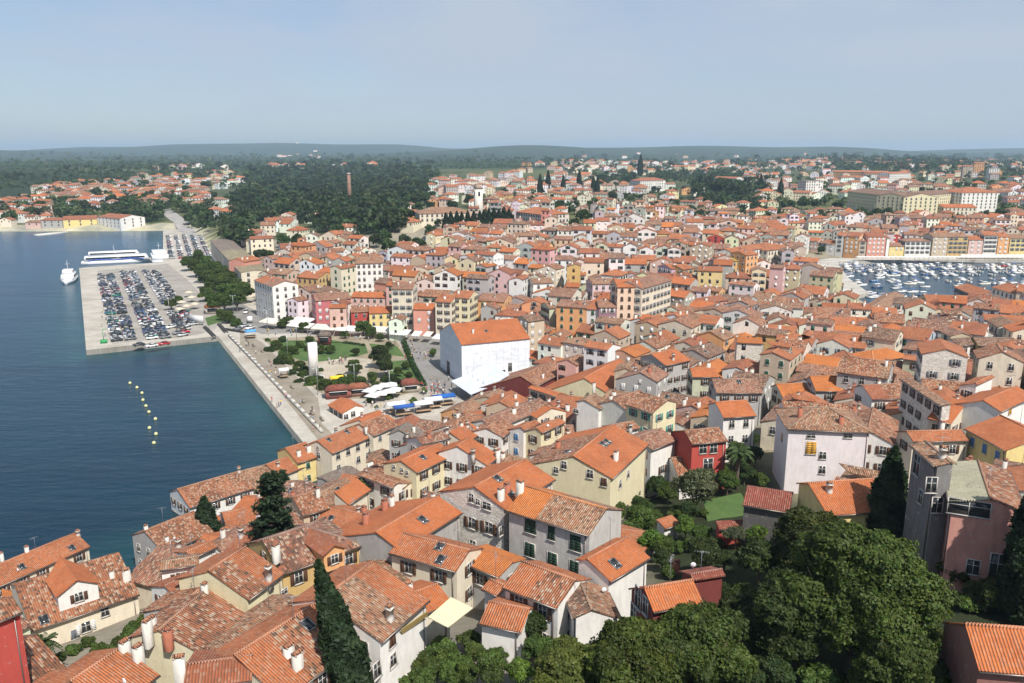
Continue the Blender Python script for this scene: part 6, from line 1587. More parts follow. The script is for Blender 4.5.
# ------------------------------------------------------------------ cars on the pier and along the quay
CARC = {"dark grey": (.045,.047,.052), "black": (.012,.012,.014), "silver": (.46,.47,.48), "white": (.74,.74,.73), "navy blue": (.02,.035,.085), "grey": (.16,.17,.18), "blue": (.035,.09,.22), "red": (.42,.02,.025), "teal green": (.01,.16,.12), "maroon": (.10,.015,.02), "beige": (.42,.37,.29)}
def car_mb(c, tall=False):
    mb = MB(); w = .86; h2 = 1.75 if tall else 1.44
    side = [(-2.1,.32),(-2.15,.62),(-2.02,.88),(-1.0,.95),(1.35,.95),(2.0,.86),(2.12,.6),(2.08,.32)]
    mb.loft([[(x, y * (1 if z < .9 else .94), z) for x, z in side] for y in (-w, w)][::-1], "carpaint", c)
    cab = [(-.98,.952),(-.35,h2-.03),(1.05 if not tall else 1.6,h2-.03),(1.6 if not tall else 1.95,.952)]
    rb = [[(x, y * (.93 if z < 1 else .78), z) for x, z in cab] for y in (-w, w)][::-1]; mb.loft(rb, "glass")
    mb.box(-.32, (1.02 if not tall else 1.57), -w*.77, w*.77, h2-.028, h2+.02, "carpaint", c)
    for x in (-1.3, 1.3):
        for y in (-w, w): mb.tube((x, y-.1, .32), (x, y+.1, .32), .32, .32, 10, "paint", (.02,.02,.02))
    for y in (-.6, .6):
        mb.box(-2.19, -2.12, y-.17, y+.17, .62, .75, "paint", (.7,.7,.66)); mb.box(2.08, 2.14, y-.17, y+.17, .62, .76, "paint", (.35,.02,.02))
    return mb
CARM = {}
def car_me(cn, tall):
    k = (cn, tall)
    if k not in CARM: CARM[k] = car_mb(CARC[cn], tall)
    return CARM[k]
r = random.Random(31)
ex, ey = Vector((.868,.497,0)), Vector((-.467,.884,0)); CO = Vector((P1[0], P1[1], QZ + .012)); cang = math.atan2(ex.y, ex.x)
spots = []
for ti, t in enumerate((10.6, 15.4, 22.4, 27.2, 34.6, 39.4)):
    s = (10, 7, 7, 6, 12, 26)[ti]
    while s < (196, 196, 205, 205, 200, 196)[ti]:
        gap = any(a < s < b_ for a, b_ in (((58,66),(110,117)) if ti < 2 else ((92,98),) if ti < 4 else ((58,82),)))
        if r.random() < .90 and not gap: spots.append((s, t, ti))
        s += 2.75
cars = []
CM = {}
spots.sort()
wts = [20,12,17,13,11,10,8,3,1,2,3]
MASSCAR = MB(); n_ind = 0; byrow = {}
for s, t, ti in spots:
    cn = r.choices(list(CARC), wts)[0]; tall = r.random() < .25; p = CO + ex * (t + r.uniform(-.3,.3)) + ey * s; ang = cang + (math.pi if r.random() < .5 else 0) + r.uniform(-.04,.04)
    if n_ind < 290:
        n_ind += 1; k = (cn, tall)
        if k not in CM: CM[k] = car_me(cn, tall).mesh("parked_car")
        o = obj("parked_car", CM[k], None, tuple(p), ang); o["category"] = "car"; o["group"] = "cars parked on the pier"
        byrow.setdefault((cn + (" tall" if tall else ""), ti), []).append(o)
    else: MASSCAR.add(car_me(cn, tall), ang, tuple(p))
ROWS = ["seaward row of the seaward block", "landward row of the seaward block", "seaward row of the middle block", "landward row of the middle block", "seaward row of the landward block", "landward row of the landward block"]
for (cn, ti), l in byrow.items(): rank_labels(l, f"{cn} car, {ROWS[ti]}", "from the pier tip")
for px, py, pz in [(0,0,0)]:
    for row in range(5):
        a, b_ = at(172 + row * 9.5, 259, QZ), at(168 + row * 8, 236, QZ); d = b_ - a; n = int(d.length / 2.9)
        for i in range(n):
            if r.random() < .8: MASSCAR.add(car_me(r.choices(list(CARC), [6,5,20,30,4,8,4,2,0,1,3])[0], r.random() < .3), math.atan2(d.y, d.x) + math.pi/2, tuple(a + d * ((i + .5) / n) + Vector((0,0,.01))))
tag(MASSCAR.build("parked_cars"), "farther ranks of parked cars along the quay behind the ferries", "cars", "cars parked on the pier", "stuff")
for i, (px, py, cn, tall, ang, lab) in enumerate([(164,345,"red",False,0.1,"bright red car at the tip end of the middle parking block"),(152,347,"white",False,.1,"white car beside the bright red one at the pier tip"),(139,346,"dark grey",False,.1,"dark grey car alone near the pier tip"),(246,313,"white",True,1.2,"white car on the street before the white corner house"),(244,327,"silver",False,.6,"silver car at the promenade entrance"),(250,329,"white",False,.6,"white car next to the silver one at the promenade entrance"),
        (238,330,"grey",False,.5,"grey car in the scooter park by the promenade"),(183,336,"silver",False,.4,"silver car at the landward corner of the pier"),(178,334,"grey",False,.4,"grey car at the landward corner of the pier"),(186,330,"white",True,.4,"white van-like car near the pier billboard"),(171,328,"white",False,.4,"white car near the pier garden lawn")]):
    p = at(px, py, QZ + .012); k = (cn, tall)
    if k not in CM: CM[k] = car_me(cn, tall).mesh("parked_car")
    tag(obj("parked_car", CM[k], None, tuple(p), cang + ang), lab, "car", "cars parked along the quay")
# white delivery van
mb = MB(); mb.box(-2.4,1.2,-1,1,.45,2.5,"gel",(.72,.72,.72)); mb2 = MB(); mb2.loft([[(1.203,y,.45),(2.5,y,.45),(2.5,y,1.2),(1.8,y,2.2),(1.203,y,2.35)] for y in (.95,-.95)],"gel",(.72,.72,.72)); mb3 = MB(); mb3.loft([[(2.47,y,1.28),(2.52,y,1.3),(1.88,y,2.16),(1.82,y,2.15)] for y in (.85,-.85)],"glass")
rootp = at(250,322,QZ+.01); root = poly_thing([("body", mb), ("cab", mb2), ("windscreen", mb3)], "delivery_van", "white delivery van on the street beside the pink corner house", "van", tuple(rootp), 1.9)
for x in (-1.5,1.7):
    for y in (-.95,.95): q = MB(); q.tube((0,-.12,0),(0,.12,0),.38,.38,12,"paint",(.02,.02,.02)); q.build("wheel", root, (x,y,.38))
# scooters parked in ranks
sm = MB(); sm.box(-.5,.45,-.14,.14,.42,.72,"carpaint",(.03,.03,.035)); sm.box(-.45,.15,-.13,.13,.722,.85,"fabric",(.02,.02,.02)); sm.tube((.62,0,.3),(.45,0,1.05),.04,.04,6,"metal",(.3,.3,.3)); sm.tube((.44,-.32,1.05),(.44,.32,1.05),.03,.03,6,"paint",(.03,.03,.03))
for x in (-.6,.65): sm.tube((x,-.06,.26),(x,.06,.26),.26,.26,10,"paint",(.02,.02,.02))
sme = sm.mesh("motor_scooter"); sc = []
for a, b_, n in ((at(205,328,QZ),at(214,337,QZ),14),(at(219,325,QZ),at(226,333,QZ),12),(at(226,330,QZ),at(245,333,QZ),16)):
    for i in range(n): sc.append(obj("motor_scooter", sme, None, tuple(a.lerp(b_, i/(n-1)) + Vector((0,0,.01))), .6 + r.uniform(-.15,.15)))
for o in sc: tag(o, "black motor scooter in the packed ranks by the promenade entrance", "scooter", "scooters parked by the promenade")

# ------------------------------------------------------------------ ships at the pier
def ship(name, label, loc, rz, length, beam, decks, stripe=None, catamaran=False, cat="ferry", mast=5.0):
    hull = MB(); n = 9; L2 = length/2
    def ring(x, w, z0, z1, fl=.85): return [(x,-w*fl,z0),(x,w*fl,z0),(x,w,z1),(x,-w,z1)]
    rings = []
    for i in range(n):
        t = i/(n-1); x = -L2 + length*t; w = beam/2 * (1 if t < .6 else max(.06, 1-((t-.6)/.4)**1.8)); rings.append(ring(x + (1.2 if t == 1 else 0), w, -.8, 1.7 + .9*max(0,t-.6)))
    hull.loft(rings, "gel", (.70,.71,.72)); root = empty(name, loc, rz); hull.build("hull", root)
    z = 1.72
    for k, (x0, x1, h, w) in enumerate(decks):
        d = MB(); a, b_ = -L2 + length*x0, -L2 + length*x1
        d.loft([[(a,-w/2,z),(b_,-w/2,z),(b_,w/2,z),(a,w/2,z)], [(a+.3,-w/2+.15,z+h),(b_-h*.8,-w/2+.15,z+h),(b_-h*.8,w/2-.15,z+h),(a+.3,w/2-.15,z+h)]][::1], "gel", (.76,.77,.78)); q = d.build("cabin", root)
        g_ = MB()
        for sy in (-1, 1):
            y = sy*(w/2-.04); g_.box(a+1.2, b_-h*.8-.6, min(y,y+sy*.05), max(y,y+sy*.05), z+h*.42, z+h*.78, "glass")
        g_.build("window_band", q)
        if stripe and k == 0:
            s_ = MB()
            for sy in (-1,1):
                y = sy*(w/2+.02); n2 = 10
                for i in range(n2):
                    xa, xb_ = a+2+(b_-a-6)*i/n2, a+2+(b_-a-6)*(i+1)/n2; za, zb_ = z+.25+.7*abs(math.sin(i*.62)), z+.25+.7*abs(math.sin((i+1)*.62))
                    P = [(xa,y,za-.35),(xb_,y,zb_-.35),(xb_,y,zb_+.55),(xa,y,za+.55)]; P2_ = [(p[0],y+sy*.05,p[2]) for p in P]
                    s_.solid(P+P2_, [(0,1,2,3),(7,6,5,4),(0,4,5,1),(1,5,6,2),(2,6,7,3),(3,7,4,0)], "gel", stripe)
            s_.build("stripe", q)
        z += h + .003
    m_ = MB(); xm = -L2 + length*(decks[-1][0]+decks[-1][1])/2
    m_.tube((xm,0,z),(xm-.5,0,z+mast),.14,.06,6,"gel",(.75,.75,.75)); m_.tube((xm-.3,-1.2,z+mast*.6),(xm-.3,1.2,z+mast*.6),.06,.06,5,"gel",(.75,.75,.75)); m_.build("mast", root)
    rl = MB()
    for sy in (-1,1):
        for i in range(12): x = -L2 + length*(.05+.07*i); rl.tube((x,sy*(beam/2-.3),1.7),(x,sy*(beam/2-.3),2.6),.03,.03,4,"metal",(.6,.6,.6))
        rl.tube((-L2+1,sy*(beam/2-.3),2.6),(-L2+length*.82,sy*(beam/2-.3),2.6),.04,.04,4,"metal",(.6,.6,.6))
    rl.build("railing", root); tag(root, label, cat); return root
a, b_ = at(79,265,.2), at(144,262,.2); c_ = (a+b_)/2; ship("ferry", "long white ferry with blue wave stripe moored along the pier end", (c_.x + 2, c_.y + 6, .2), math.atan2(b_.y-a.y,b_.x-a.x), 44, 9, [(.04,.93,3.2,8.2),(.1,.8,2.6,7.2)], (.02,.08,.42), mast=4)
a = at(69,281,.2); ship("tour_boat", "white tour boat coming in beside the pier corner", (a.x, a.y, .2), -1.2, 24, 7.5, [(.1,.78,2.6,6.4),(.3,.68,2.3,5.2)], cat="boat", mast=5)
a = at(162,261,.2); ship("catamaran", "broad white catamaran moored stern on to the quay corner", (a.x - 3, a.y + 3, .2), 2.05, 26, 11, [(.02,.8,3.0,10.2),(.1,.66,2.6,8.6)], cat="ferry", mast=5)

# yellow buoys
bm = MB(); bm.loft([[(rr*math.cos(t*.7854), rr*math.sin(t*.7854), z) for t in range(8)] for rr, z in ((.25,-.3),(.65,-.05),(.75,.3),(.6,.65),(.25,.9),(.08,.95))], "gel", (.72,.68,.30)); bm.tube((0,0,.93),(0,0,1.3),.06,.06,6,"metal",(.4,.4,.4)); bme = bm.mesh("buoy"); 
for v_ in bme.vertices: v_.co *= .65
bl = [obj("buoy", bme, None, tuple(at(px,py,.05))) for px, py in ((130,383.5),(137,388),(142,393.5),(143,400.5),(146,406.5),(149,412.5),(155.5,419.5),(149.5,428.5),(156,434.5),(154,443.5))]
for o in bl: o["category"] = "buoy"; o["group"] = "line of swimming buoys"
for i, o in enumerate(bl): o["label"] = "round pale yellow buoy, " + ordinal(i + 1) + " in the floating line from the pier"

# ------------------------------------------------------------------ harbour boats
def boat_mb(kind, c):
    mb = MB(); Lb = {"open": 5.2, "cabin": 7.0, "cruiser": 10.5, "sail": 9.5, "canopy": 6.4}[kind]; bw = Lb*.17 + .55; L2 = Lb/2; rings = []
    for i in range(7):
        t = i/6; x = -L2 + Lb*t; w = bw*(.92 + .08*min(1,t*3) if t < .5 else max(.04, 1-((t-.5)/.5)**2.0)); z1 = .55 + .45*max(0,t-.35) + Lb*.02
        rings.append([(x,-w*.55,-.35),(x,w*.55,-.35),(x,w,z1),(x,-w,z1)])
    mb.loft(rings, "gel", c); zd = .6 + Lb*.02
    if kind == "open":
        mb.box(-L2*.8, L2*.35, -bw*.62, bw*.62, zd, zd+.03, "paint", (.30,.27,.22)); mb.box(-.5,.1,-bw*.5,bw*.5,zd+.031,zd+.22,"gel",(.6,.5,.35)); mb.box(-L2-.25,-L2+.1,-.22,.22,.3,1.2,"paint",(.05,.05,.06))
    elif kind == "canopy":
        mb.box(-L2*.7, L2*.3, -bw*.7, bw*.7, zd+1.4, zd+1.5, "fabric", (.78,.78,.76) if sum(c) < 1 else (.08,.14,.32))
        for x in (-L2*.65, L2*.25):
            for y in (-bw*.62, bw*.62): mb.tube((x,y,zd-.1),(x,y,zd+1.4),.03,.03,4,"metal",(.6,.6,.6))
        mb.box(-.6,.6,-bw*.5,bw*.5,zd,zd+.4,"gel",(.7,.7,.68))
    else:
        a, b_ = (-L2*.45, L2*.45); h = .9 if kind != "cruiser" else 1.3
        if kind == "sail": h = .5
        mb.loft([[(a,-bw*.7,zd),(b_,-bw*.55,zd),(b_,bw*.55,zd),(a,bw*.7,zd)],[(a+.1,-bw*.6,zd+h),(b_-h*1.1,-bw*.45,zd+h),(b_-h*1.1,bw*.45,zd+h),(a+.1,bw*.6,zd+h)]], "gel", (.62,.62,.61))
        for sy in (-1,1): mb.box(a+.4,b_-h*1.2,sy*bw*.68-.03,sy*bw*.68+.03,zd+h*.45,zd+h*.8,"glass")
        if kind == "cruiser": mb.box(a+.3,.4,-bw*.5,bw*.5,zd+h+.003,zd+h+.5,"gel",(.75,.75,.74)); mb.box(a+.2,.2,-bw*.55,bw*.55,zd+h+1.2,zd+h+1.3,"fabric",(.7,.7,.7)); [mb.tube((x,y,zd+h),(x,y,zd+h+1.2),.04,.04,4,"metal",(.6,.6,.6)) for x in (a+.4,.1) for y in (-bw*.45,bw*.45)]
        if kind == "sail": mb.tube((.4,0,zd),(.4,0,zd+10.5),.09,.06,5,"metal",(.65,.65,.66)); mb.tube((.4,0,zd+1.3),(-L2*.8,0,zd+1.35),.14,.1,5,"fabric",(.12,.2,.4))
    return mb
BK = [("open","white",(.58,.58,.56)),("open","blue",(.06,.16,.36)),("open","grey",(.4,.42,.43)),("cabin","white",(.62,.62,.60)),("cabin","cream",(.66,.62,.52)),("canopy","white",(.6,.6,.59)),("canopy","dark blue",(.03,.06,.14)),("canopy","red",(.40,.05,.05)),("cruiser","white",(.64,.64,.63)),("sail","white",(.62,.62,.61))]
BN = {"open": ("rowing_boat", "open boat"), "cabin": ("motor_boat", "motor boat with low cabin"), "canopy": ("motor_boat", "motor boat under a flat canopy"), "cruiser": ("motor_yacht", "large motor yacht"), "sail": ("sailing_boat", "sailing boat with bare mast")}
BM = {}
r = random.Random(9); blist = {}
BOATP = []
def boat(x, y, rz, k=None):
    k = k if k is not None else r.choices(range(10), [16,6,6,16,6,14,5,3,5,4])[0]
    Lb = {"open": 2.6, "cabin": 3.4, "canopy": 3.2, "cruiser": 5, "sail": 4.6}[BK[k][0]]
    if not poly_inside([x],[y],HARB)[0] or poly_dist([x],[y],HARB)[0] < 2.2: return
    if any((x-a)**2 + (y-b_)**2 < (1.15 + .22*(Lb+c_))**2 for a, b_, c_ in BOATP): return
    BOATP.append((x, y, Lb))
    if k not in BM: BM[k] = boat_mb(BK[k][0], BK[k][2]).mesh(BN[BK[k][0]][0])
    o = obj(BN[BK[k][0]][0], BM[k], None, (x, y, .0), rz); o["category"] = "boat"; o["group"] = "boats moored in the harbour"; blist.setdefault(k, []).append((proj(x,y,0)[0], o))
def row(pa, pb, step, rz, jit=1.0, zz=.2):
    a, b_ = at(*pa, zz), at(*pb, zz); n = int((b_-a).length/step)
    for i in range(n+1):
        if r.random() < (.92 if pa[1] < 272 and pa[0] < 860 and zz else .62): p = a.lerp(b_, i/max(1,n)); boat(p.x + r.uniform(-jit,jit)*.4, p.y + r.uniform(-jit,jit), rz + r.uniform(-.2,.2))
for y, st in ((265.5,3.4),(268,3.4),(271,3.6),(274,3.8)): row((838 if y < 270 else 850, y), (1024, y + (1.0 if y > 270 else .3)), st, math.pi/2)
for y in (277.5, 280.5): row((915, y), (1024, y + 3), 5.5, 1.3, 1.5)
row((960,279),(1024,287),5.0,1.3,2)
for y in (271,274,277,280,283,286,289): row((845 + (y-271)*1.0, y), (896, y + 2), 7.5, .3, 1.8)
for y in (291,294,297,300,303,306): row((866 + (y-291)*1.6, y), (922, y + 1), 4.2, .2, 1.2)
for px, py in ((893,281),(910,284),(890,276),(918,283),(903,291),(908,297),(925,287),(985,284),(1004,289),(960,286)): p = at(px,py,.2); boat(p.x, p.y, r.uniform(-.4,.4), 8 if py > 290 else None)
for k, l in blist.items():
    l.sort(key=lambda t: t[0]); kind = BK[k][0]; rank_labels([o for _, o in l], f"{BK[k][1]} {BN[kind][1]}", "of its kind across the harbour")
print("boats", len(BOATP))

# ------------------------------------------------------------------ parasols, awnings, stalls
def parasol_parts(c, w=1.9):
    a, b_ = MB(), MB(); a.solid([(-w,-w,2.35),(w,-w,2.35),(w,w,2.35),(-w,w,2.35),(0,0,3.15),(-w,-w,2.2),(w,-w,2.2),(w,w,2.2),(-w,w,2.2)], [(0,1,4),(1,2,4),(2,3,4),(3,0,4),(5,6,1,0),(6,7,2,1),(7,8,3,2),(8,5,0,3),(8,7,6,5)], "fabric", c)
    b_.tube((0,0,0),(0,0,3.0),.05,.05,6,"metal",(.4,.4,.4)); b_.tube((0,0,0),(0,0,.12),.4,.35,8,"paint",(.2,.2,.2)); return a.mesh("canopy"), b_.mesh("pole")
PA = parasol_parts((.66,.65,.61)); PB = parasol_parts((.52,.46,.36)); PC = parasol_parts((.66,.66,.66), 1.9)
def parasol(p, ms, rz, lab, group):
    o = empty("parasol", tuple(p), rz); obj("canopy", ms[0], o); obj("pole", ms[1], o); o["category"] = "parasol"; o["group"] = group; o["lab"] = lab; return o
ps = []
a, b_ = at(856,260.6,QZ+.1), at(1024,260.4,QZ+.1); n = 36
for i in range(n): ps.append(parasol(a.lerp(b_, (i+.5)/n), PA, .02, "", "parasols along the harbour"))
a, b_ = at(960,258.8,QZ+.1), at(1024,258.8,QZ+.1)
qs = [parasol(a.lerp(b_, (i+.5)/13), PA, .02, "", "parasols along the harbour") for i in range(13)]
rank_labels(ps, "white square parasol in the waterside row of the harbour quay", "from the sea side"); rank_labels(qs, "white square parasol close before the harbour fronts", "from the sea side")
ms = [parasol(at(px,py,QZ+.02), PC, r.uniform(0,1.5), "", "white parasols of the market") for px, py in ((370,398),(377,395),(384,393),(391,392),(389,399),(381,401),(373,403),(395,397))]
rank_labels(ms, "white square parasol in the market cluster by the lawn", "toward the hall")
ts = [parasol(at(px,py,QZ+.02), PB, r.uniform(0,1.5), "", "parasols of the pier cafe") for px, py in ((182,307),(187,311),(180,314),(192,302),(189,297),(195,309))]
rank_labels(ts, "sand coloured parasol of the cafe garden on the pier", "toward the old town")
for o in ps + qs + ms + ts: del o["lab"]
def stall(px, py, w, d, c, label, rz=.4, h=2.6):
    p = at(px, py, QZ); root = empty("market_stall", (p.x,p.y,QZ+.02), rz); a, b_ = MB(), MB()
    a.solid([(-w/2,-d/2,h),(w/2,-d/2,h),(w/2,d/2,h),(-w/2,d/2,h),(-w/2,0,h+.7),(w/2,0,h+.7)], [(3,2,1,0),(0,1,5,4),(2,3,4,5),(1,2,5),(3,0,4)], "fabric", c)
    b_.box(-w/2+.3,w/2-.3,-d/2+.4,d/2-.4,.7,.9,"paint",(.3,.2,.12)); a.build("canopy", root); b_.build("counter", root)
    for x in (-w/2+.1,w/2-.1):
        for y in (-d/2+.1,d/2-.1): q = MB(); q.tube((0,0,0),(0,0,h),.04,.04,5,"metal",(.5,.5,.5)); q.build("post", root, (x,y,0))
    tag(root, label, "stall", "market stalls")
stall(444,405,6,4,(.03,.12,.40),"market stall with wide bright blue canopy before the sheeted hall")
stall(404,416,5.5,3,(.04,.11,.36),"market stall with smaller blue canopy near the tan roofs")
stall(396,413,5,4,(.75,.75,.75),"white canopied stall on the sea side of the smaller blue one"); stall(423,412,5,4,(.75,.75,.77),"white canopied stall between the two blue stalls"); stall(433,408,5,4,(.7,.72,.76),"pale canopied stall next to the wide blue one")
stall(337,386,4,3,(.75,.55,.05),"small yellow canopy on the terrace by the leafy trees"); stall(251,338,4,4,(.10,.32,.62),"small light blue booth at the promenade entrance"); stall(284,378,3,3,(.75,.75,.74),"small white booth on the tree path")
def awning(p1, p2, dep, label, c=(.66,.64,.60), h=3.6):
    a, b_ = at(*p1, QZ), at(*p2, QZ); d = b_-a; l = d.length; root = empty("awning", (a.x,a.y,QZ), math.atan2(d.y,d.x)); m_ = MB()
    m_.slab([(0,-dep,h-.9),(l,-dep,h-.9),(l,0,h),(0,0,h)], .12, "fabric", c); m_.build("canvas", root)
    v = MB(); n = max(2,int(l/.9))
    for i in range(n): v.box(i*l/n+.02,(i+1)*l/n-.02,-dep-.03,-dep-.003,h-1.32,h-.95,"fabric",c if i%2 else tuple(q*.9 for q in c))
    v.build("valance", root)
    for i in range(int(l/4)+1): q = MB(); q.tube((0,0,0),(0,0,h-.95),.05,.05,5,"metal",(.5,.5,.5)); q.build("post", root, (min(i*4.0,l),-dep+.1,0))
    tag(root, label, "awning", "awnings of the square")
for i, (p1, p2, dep) in enumerate([((268,326),(283,328),5),((297,325),(317,327),6),((293,330),(316,332.5),4),((317,332.5),(340,334),5),((340,334),(360,335),5),((372,335),(390,336),5),((380,336),(394,337),4),((395,338),(412,339),5),((415,340),(423,340.5),4),((427,340.5),(434,341),4),((437,343),(446,344),4)]):
    awning(p1, p2, dep, "long white cafe awning, " + ordinal(i+1) + " from the sea along the square", (.66,.64,.60) if i % 3 else (.60,.57,.50))

# crane-like green mooring frame and lamp posts
mb = MB(); mb.box(-1.2,1.2,-.8,.8,0,1.2,"paint",(.04,.30,.10)); mb2 = MB(); mb2.tube((0,0,1.2),(0,0,5.5),.14,.1,6,"paint",(.04,.30,.10)); mb2.tube((0,0,5.3),(2.0,0,5.3),.1,.06,6,"paint",(.04,.30,.10))
a = at(104,343,QZ); poly_thing([("base", mb), ("mast", mb2)], "harbour_light", "green harbour light frame at the pier tip", "harbour light", (a.x,a.y,QZ+.01), .5)
lm, lh = MB(), MB(); lm.tube((0,0,0),(0,0,8.2),.1,.06,6,"metal",(.45,.46,.46)); lm.tube((-1.1,0,8.2),(1.1,0,8.2),.05,.05,5,"metal",(.45,.46,.46)); lh.box(.6,1.4,-.16,.16,8.12,8.26,"metal",(.7,.7,.7)); lh.box(-1.4,-.6,-.16,.16,8.12,8.26,"metal",(.7,.7,.7)); lme, lhe = lm.mesh("post"), lh.mesh("lamp_head"); ls = []
for px, py in ((318,395),(288,358),(316,372),(297,344),(355,391),(390,398),(114,330),(134,309),(170,318),(395,346),(347,341),(234,314),(200,283),(180,250),(268,330)):
    p = at(px,py,QZ+.01); o = empty("street_lamp", tuple(p), .6); obj("post", lme, o); obj("lamp_head", lhe, o); o["category"] = "street lamp"; o["group"] = "street lamps of the waterfront"; ls.append((px, o))
ls.sort(key=lambda t: t[0]); rank_labels([o for _, o in ls], "grey twin-headed street lamp on the waterfront", "from the sea")
bb = MB(); bb.box(-1.6,1.6,-.28,.28,.38,.5,"paint",(.25,.2,.15)); b2 = MB(); b2.box(-1.4,-1.15,-.24,.24,0,.379,"stonecut",(.5,.48,.44)); b2.box(1.15,1.4,-.24,.24,0,.379,"stonecut",(.5,.48,.44)); ben = []
bm1, bm2 = bb.mesh("seat"), b2.mesh("leg")
for i, (px, py) in enumerate(((262,352),(270,362),(282,376),(292,388),(303,402),(312,414),(322,420),(318,428),(247,341),(254,346))):
    p = at(px,py,QZ+.02); o = empty("bench", tuple(p), -1.08); obj("seat", bm1, o); obj("leg", bm2, o); o["category"] = "bench"; o["group"] = "benches of the tree path"; ben.append((py, o))
ben.sort(key=lambda t: t[0]); rank_labels([o for _, o in ben], "dark slatted bench on the tree path by the low wall", "from the pier")

# ------------------------------------------------------------------ people in the square and on the promenade
SK = (.50,.32,.23)
FIG = {}
def figure(pose):
    """one continuous figure grown from a jointed skeleton"""
    if pose in FIG: return FIG[pose]
    st = .26 if pose == 1 else .08; sw = .22 if pose == 1 else .06
    J = [((0,0,.94),.15),((0,0,1.15),.135),((0,0,1.38),.16),((0,0,1.50),.065),((0,.01,1.62),.105),((0,.01,1.72),.085),
         ((.09,0,.88),.095),((.10,st,.50),.07),((.10,st*.6,.09),.05),((.10,st*.6+.14,.05),.045),((-.09,0,.88),.095),((-.10,-st*.4,.50),.07),((-.10,-st*1.5,.10),.05),((-.10,-st*1.5+.13,.06),.045),
         ((.19,0,1.40),.065),((.24,-sw*.6,1.14),.05),((.25,sw*.2,.90),.04),((.25,sw*.4,.80),.035),((-.19,0,1.40),.065),((-.24,sw*.7,1.14),.05),((-.25,sw*1.2,.92),.04),((-.25,sw*1.4,.82),.035)]
    E_ = [(0,1),(1,2),(2,3),(3,4),(4,5),(0,6),(6,7),(7,8),(8,9),(0,10),(10,11),(11,12),(12,13),(2,14),(14,15),(15,16),(16,17),(2,18),(18,19),(19,20),(20,21)]
    me = bpy.data.meshes.new("figure"); me.from_pydata([j[0] for j in J], E_, []); o = bpy.data.objects.new("figure", me); COL.objects.link(o)
    sk = o.modifiers.new("skin", 'SKIN'); 
    for i, (_, rad) in enumerate(J): me.skin_vertices[0].data[i].radius = (rad, rad * (.75 if i < 3 else 1))
    me.skin_vertices[0].data[0].use_root = True
    o.modifiers.new("smooth", 'SUBSURF').levels = 1
    dg = bpy.context.evaluated_depsgraph_get(); out = bpy.data.meshes.new_from_object(o.evaluated_get(dg)); bpy.data.objects.remove(o)
    FIG[pose] = out; return out
def person_me(top, legs, hair, pose):
    out = figure(pose).copy(); out.name = "person"; out.materials.clear(); out.materials.append(MAT["skin"])
    n = len(out.vertices); co = np.zeros(n*3, np.float32); out.vertices.foreach_get("co", co); co = co.reshape(-1,3); z, x = co[:,2], np.abs(co[:,0])
    c = np.ones((n,4), np.float32); c[:,:3] = top; c[z < .95] = (*legs,1); c[z < .12] = (.05,.04,.04,1); c[z > 1.46] = (*SK,1); c[(z > 1.66) | ((z > 1.58) & (co[:,1] < -.02))] = (*hair,1); c[(x > .2) & (z < 1.15)] = (*SK,1)
    c[:,3] = 0
    out.color_attributes.new("tint",'FLOAT_COLOR','POINT').data.foreach_set("color", c.ravel()); return out
TOPS = [("white", (.7,.7,.68)),("red", (.5,.04,.04)),("navy", (.02,.03,.08)),("black", (.015,.015,.015)),("light blue", (.25,.42,.62)),("yellow", (.7,.5,.08)),("pink", (.65,.28,.32)),("grey", (.3,.3,.3))]
LEGS = [("dark trousers", (.03,.03,.045)),("beige shorts", (.42,.35,.25)),("blue jeans", (.06,.10,.20))]
PM = {}; plist = {}; r = random.Random(3)
def person(px, py, rz=None, place="on the square"):
    ti, li, po = r.choices(range(8), [22,10,10,12,9,5,7,9])[0], r.randrange(3), r.randrange(2); k = (ti, li, po)
    if k not in PM: PM[k] = person_me(TOPS[ti][1], LEGS[li][1], r.choice(((.03,.02,.015),(.12,.07,.04),(.2,.15,.08))), po)
    p = at(px, py, QZ + .015); o = obj("person", PM[k], None, tuple(p), rz if rz is not None else r.uniform(0,6.28)); o["category"] = "person"; o["group"] = "people " + place; plist.setdefault((ti, li, place), []).append((px, o))
for _ in range(46): a = r.gauss(437,7), r.gauss(390,4.5); person(*a)
for _ in range(16): person(r.gauss(412,5), r.gauss(354,4))
for _ in range(7): person(r.gauss(427,2), r.gauss(358,2))
for _ in range(22): t = r.random(); person(262 + 160*t + r.uniform(-3,3), 333 + 9*t + r.uniform(-2,2), None, "along the cafe fronts")
for _ in range(14): t = r.random(); person(245 + 72*t + r.uniform(-4,4), 345 + 72*t + r.uniform(-4,4), None, "on the tree path")
for px, py in ((277,408),(279,407),(281,405),(272,402),(310,418),(313,421),(316,426),(320,430),(286,398),(255,362),(262,368),(240,352),(313,432)): person(px, py, None, "on the stone quay")
for _ in range(12): person(335 + r.uniform(-7,12), 362 + r.uniform(-2,3), None, "on the garden terrace")
for _ in range(10): person(r.uniform(100,112), r.uniform(285,340), None, "on the pier")
for _ in range(12): person(385 + r.uniform(-20,25), 409 + r.uniform(-3,3), None, "at the market")
for (ti, li, place), l in plist.items():
    l.sort(key=lambda t: t[0]); rank_labels([o for _, o in l], f"person in {TOPS[ti][0]} top and {LEGS[li][0]} {place}", "from the sea")

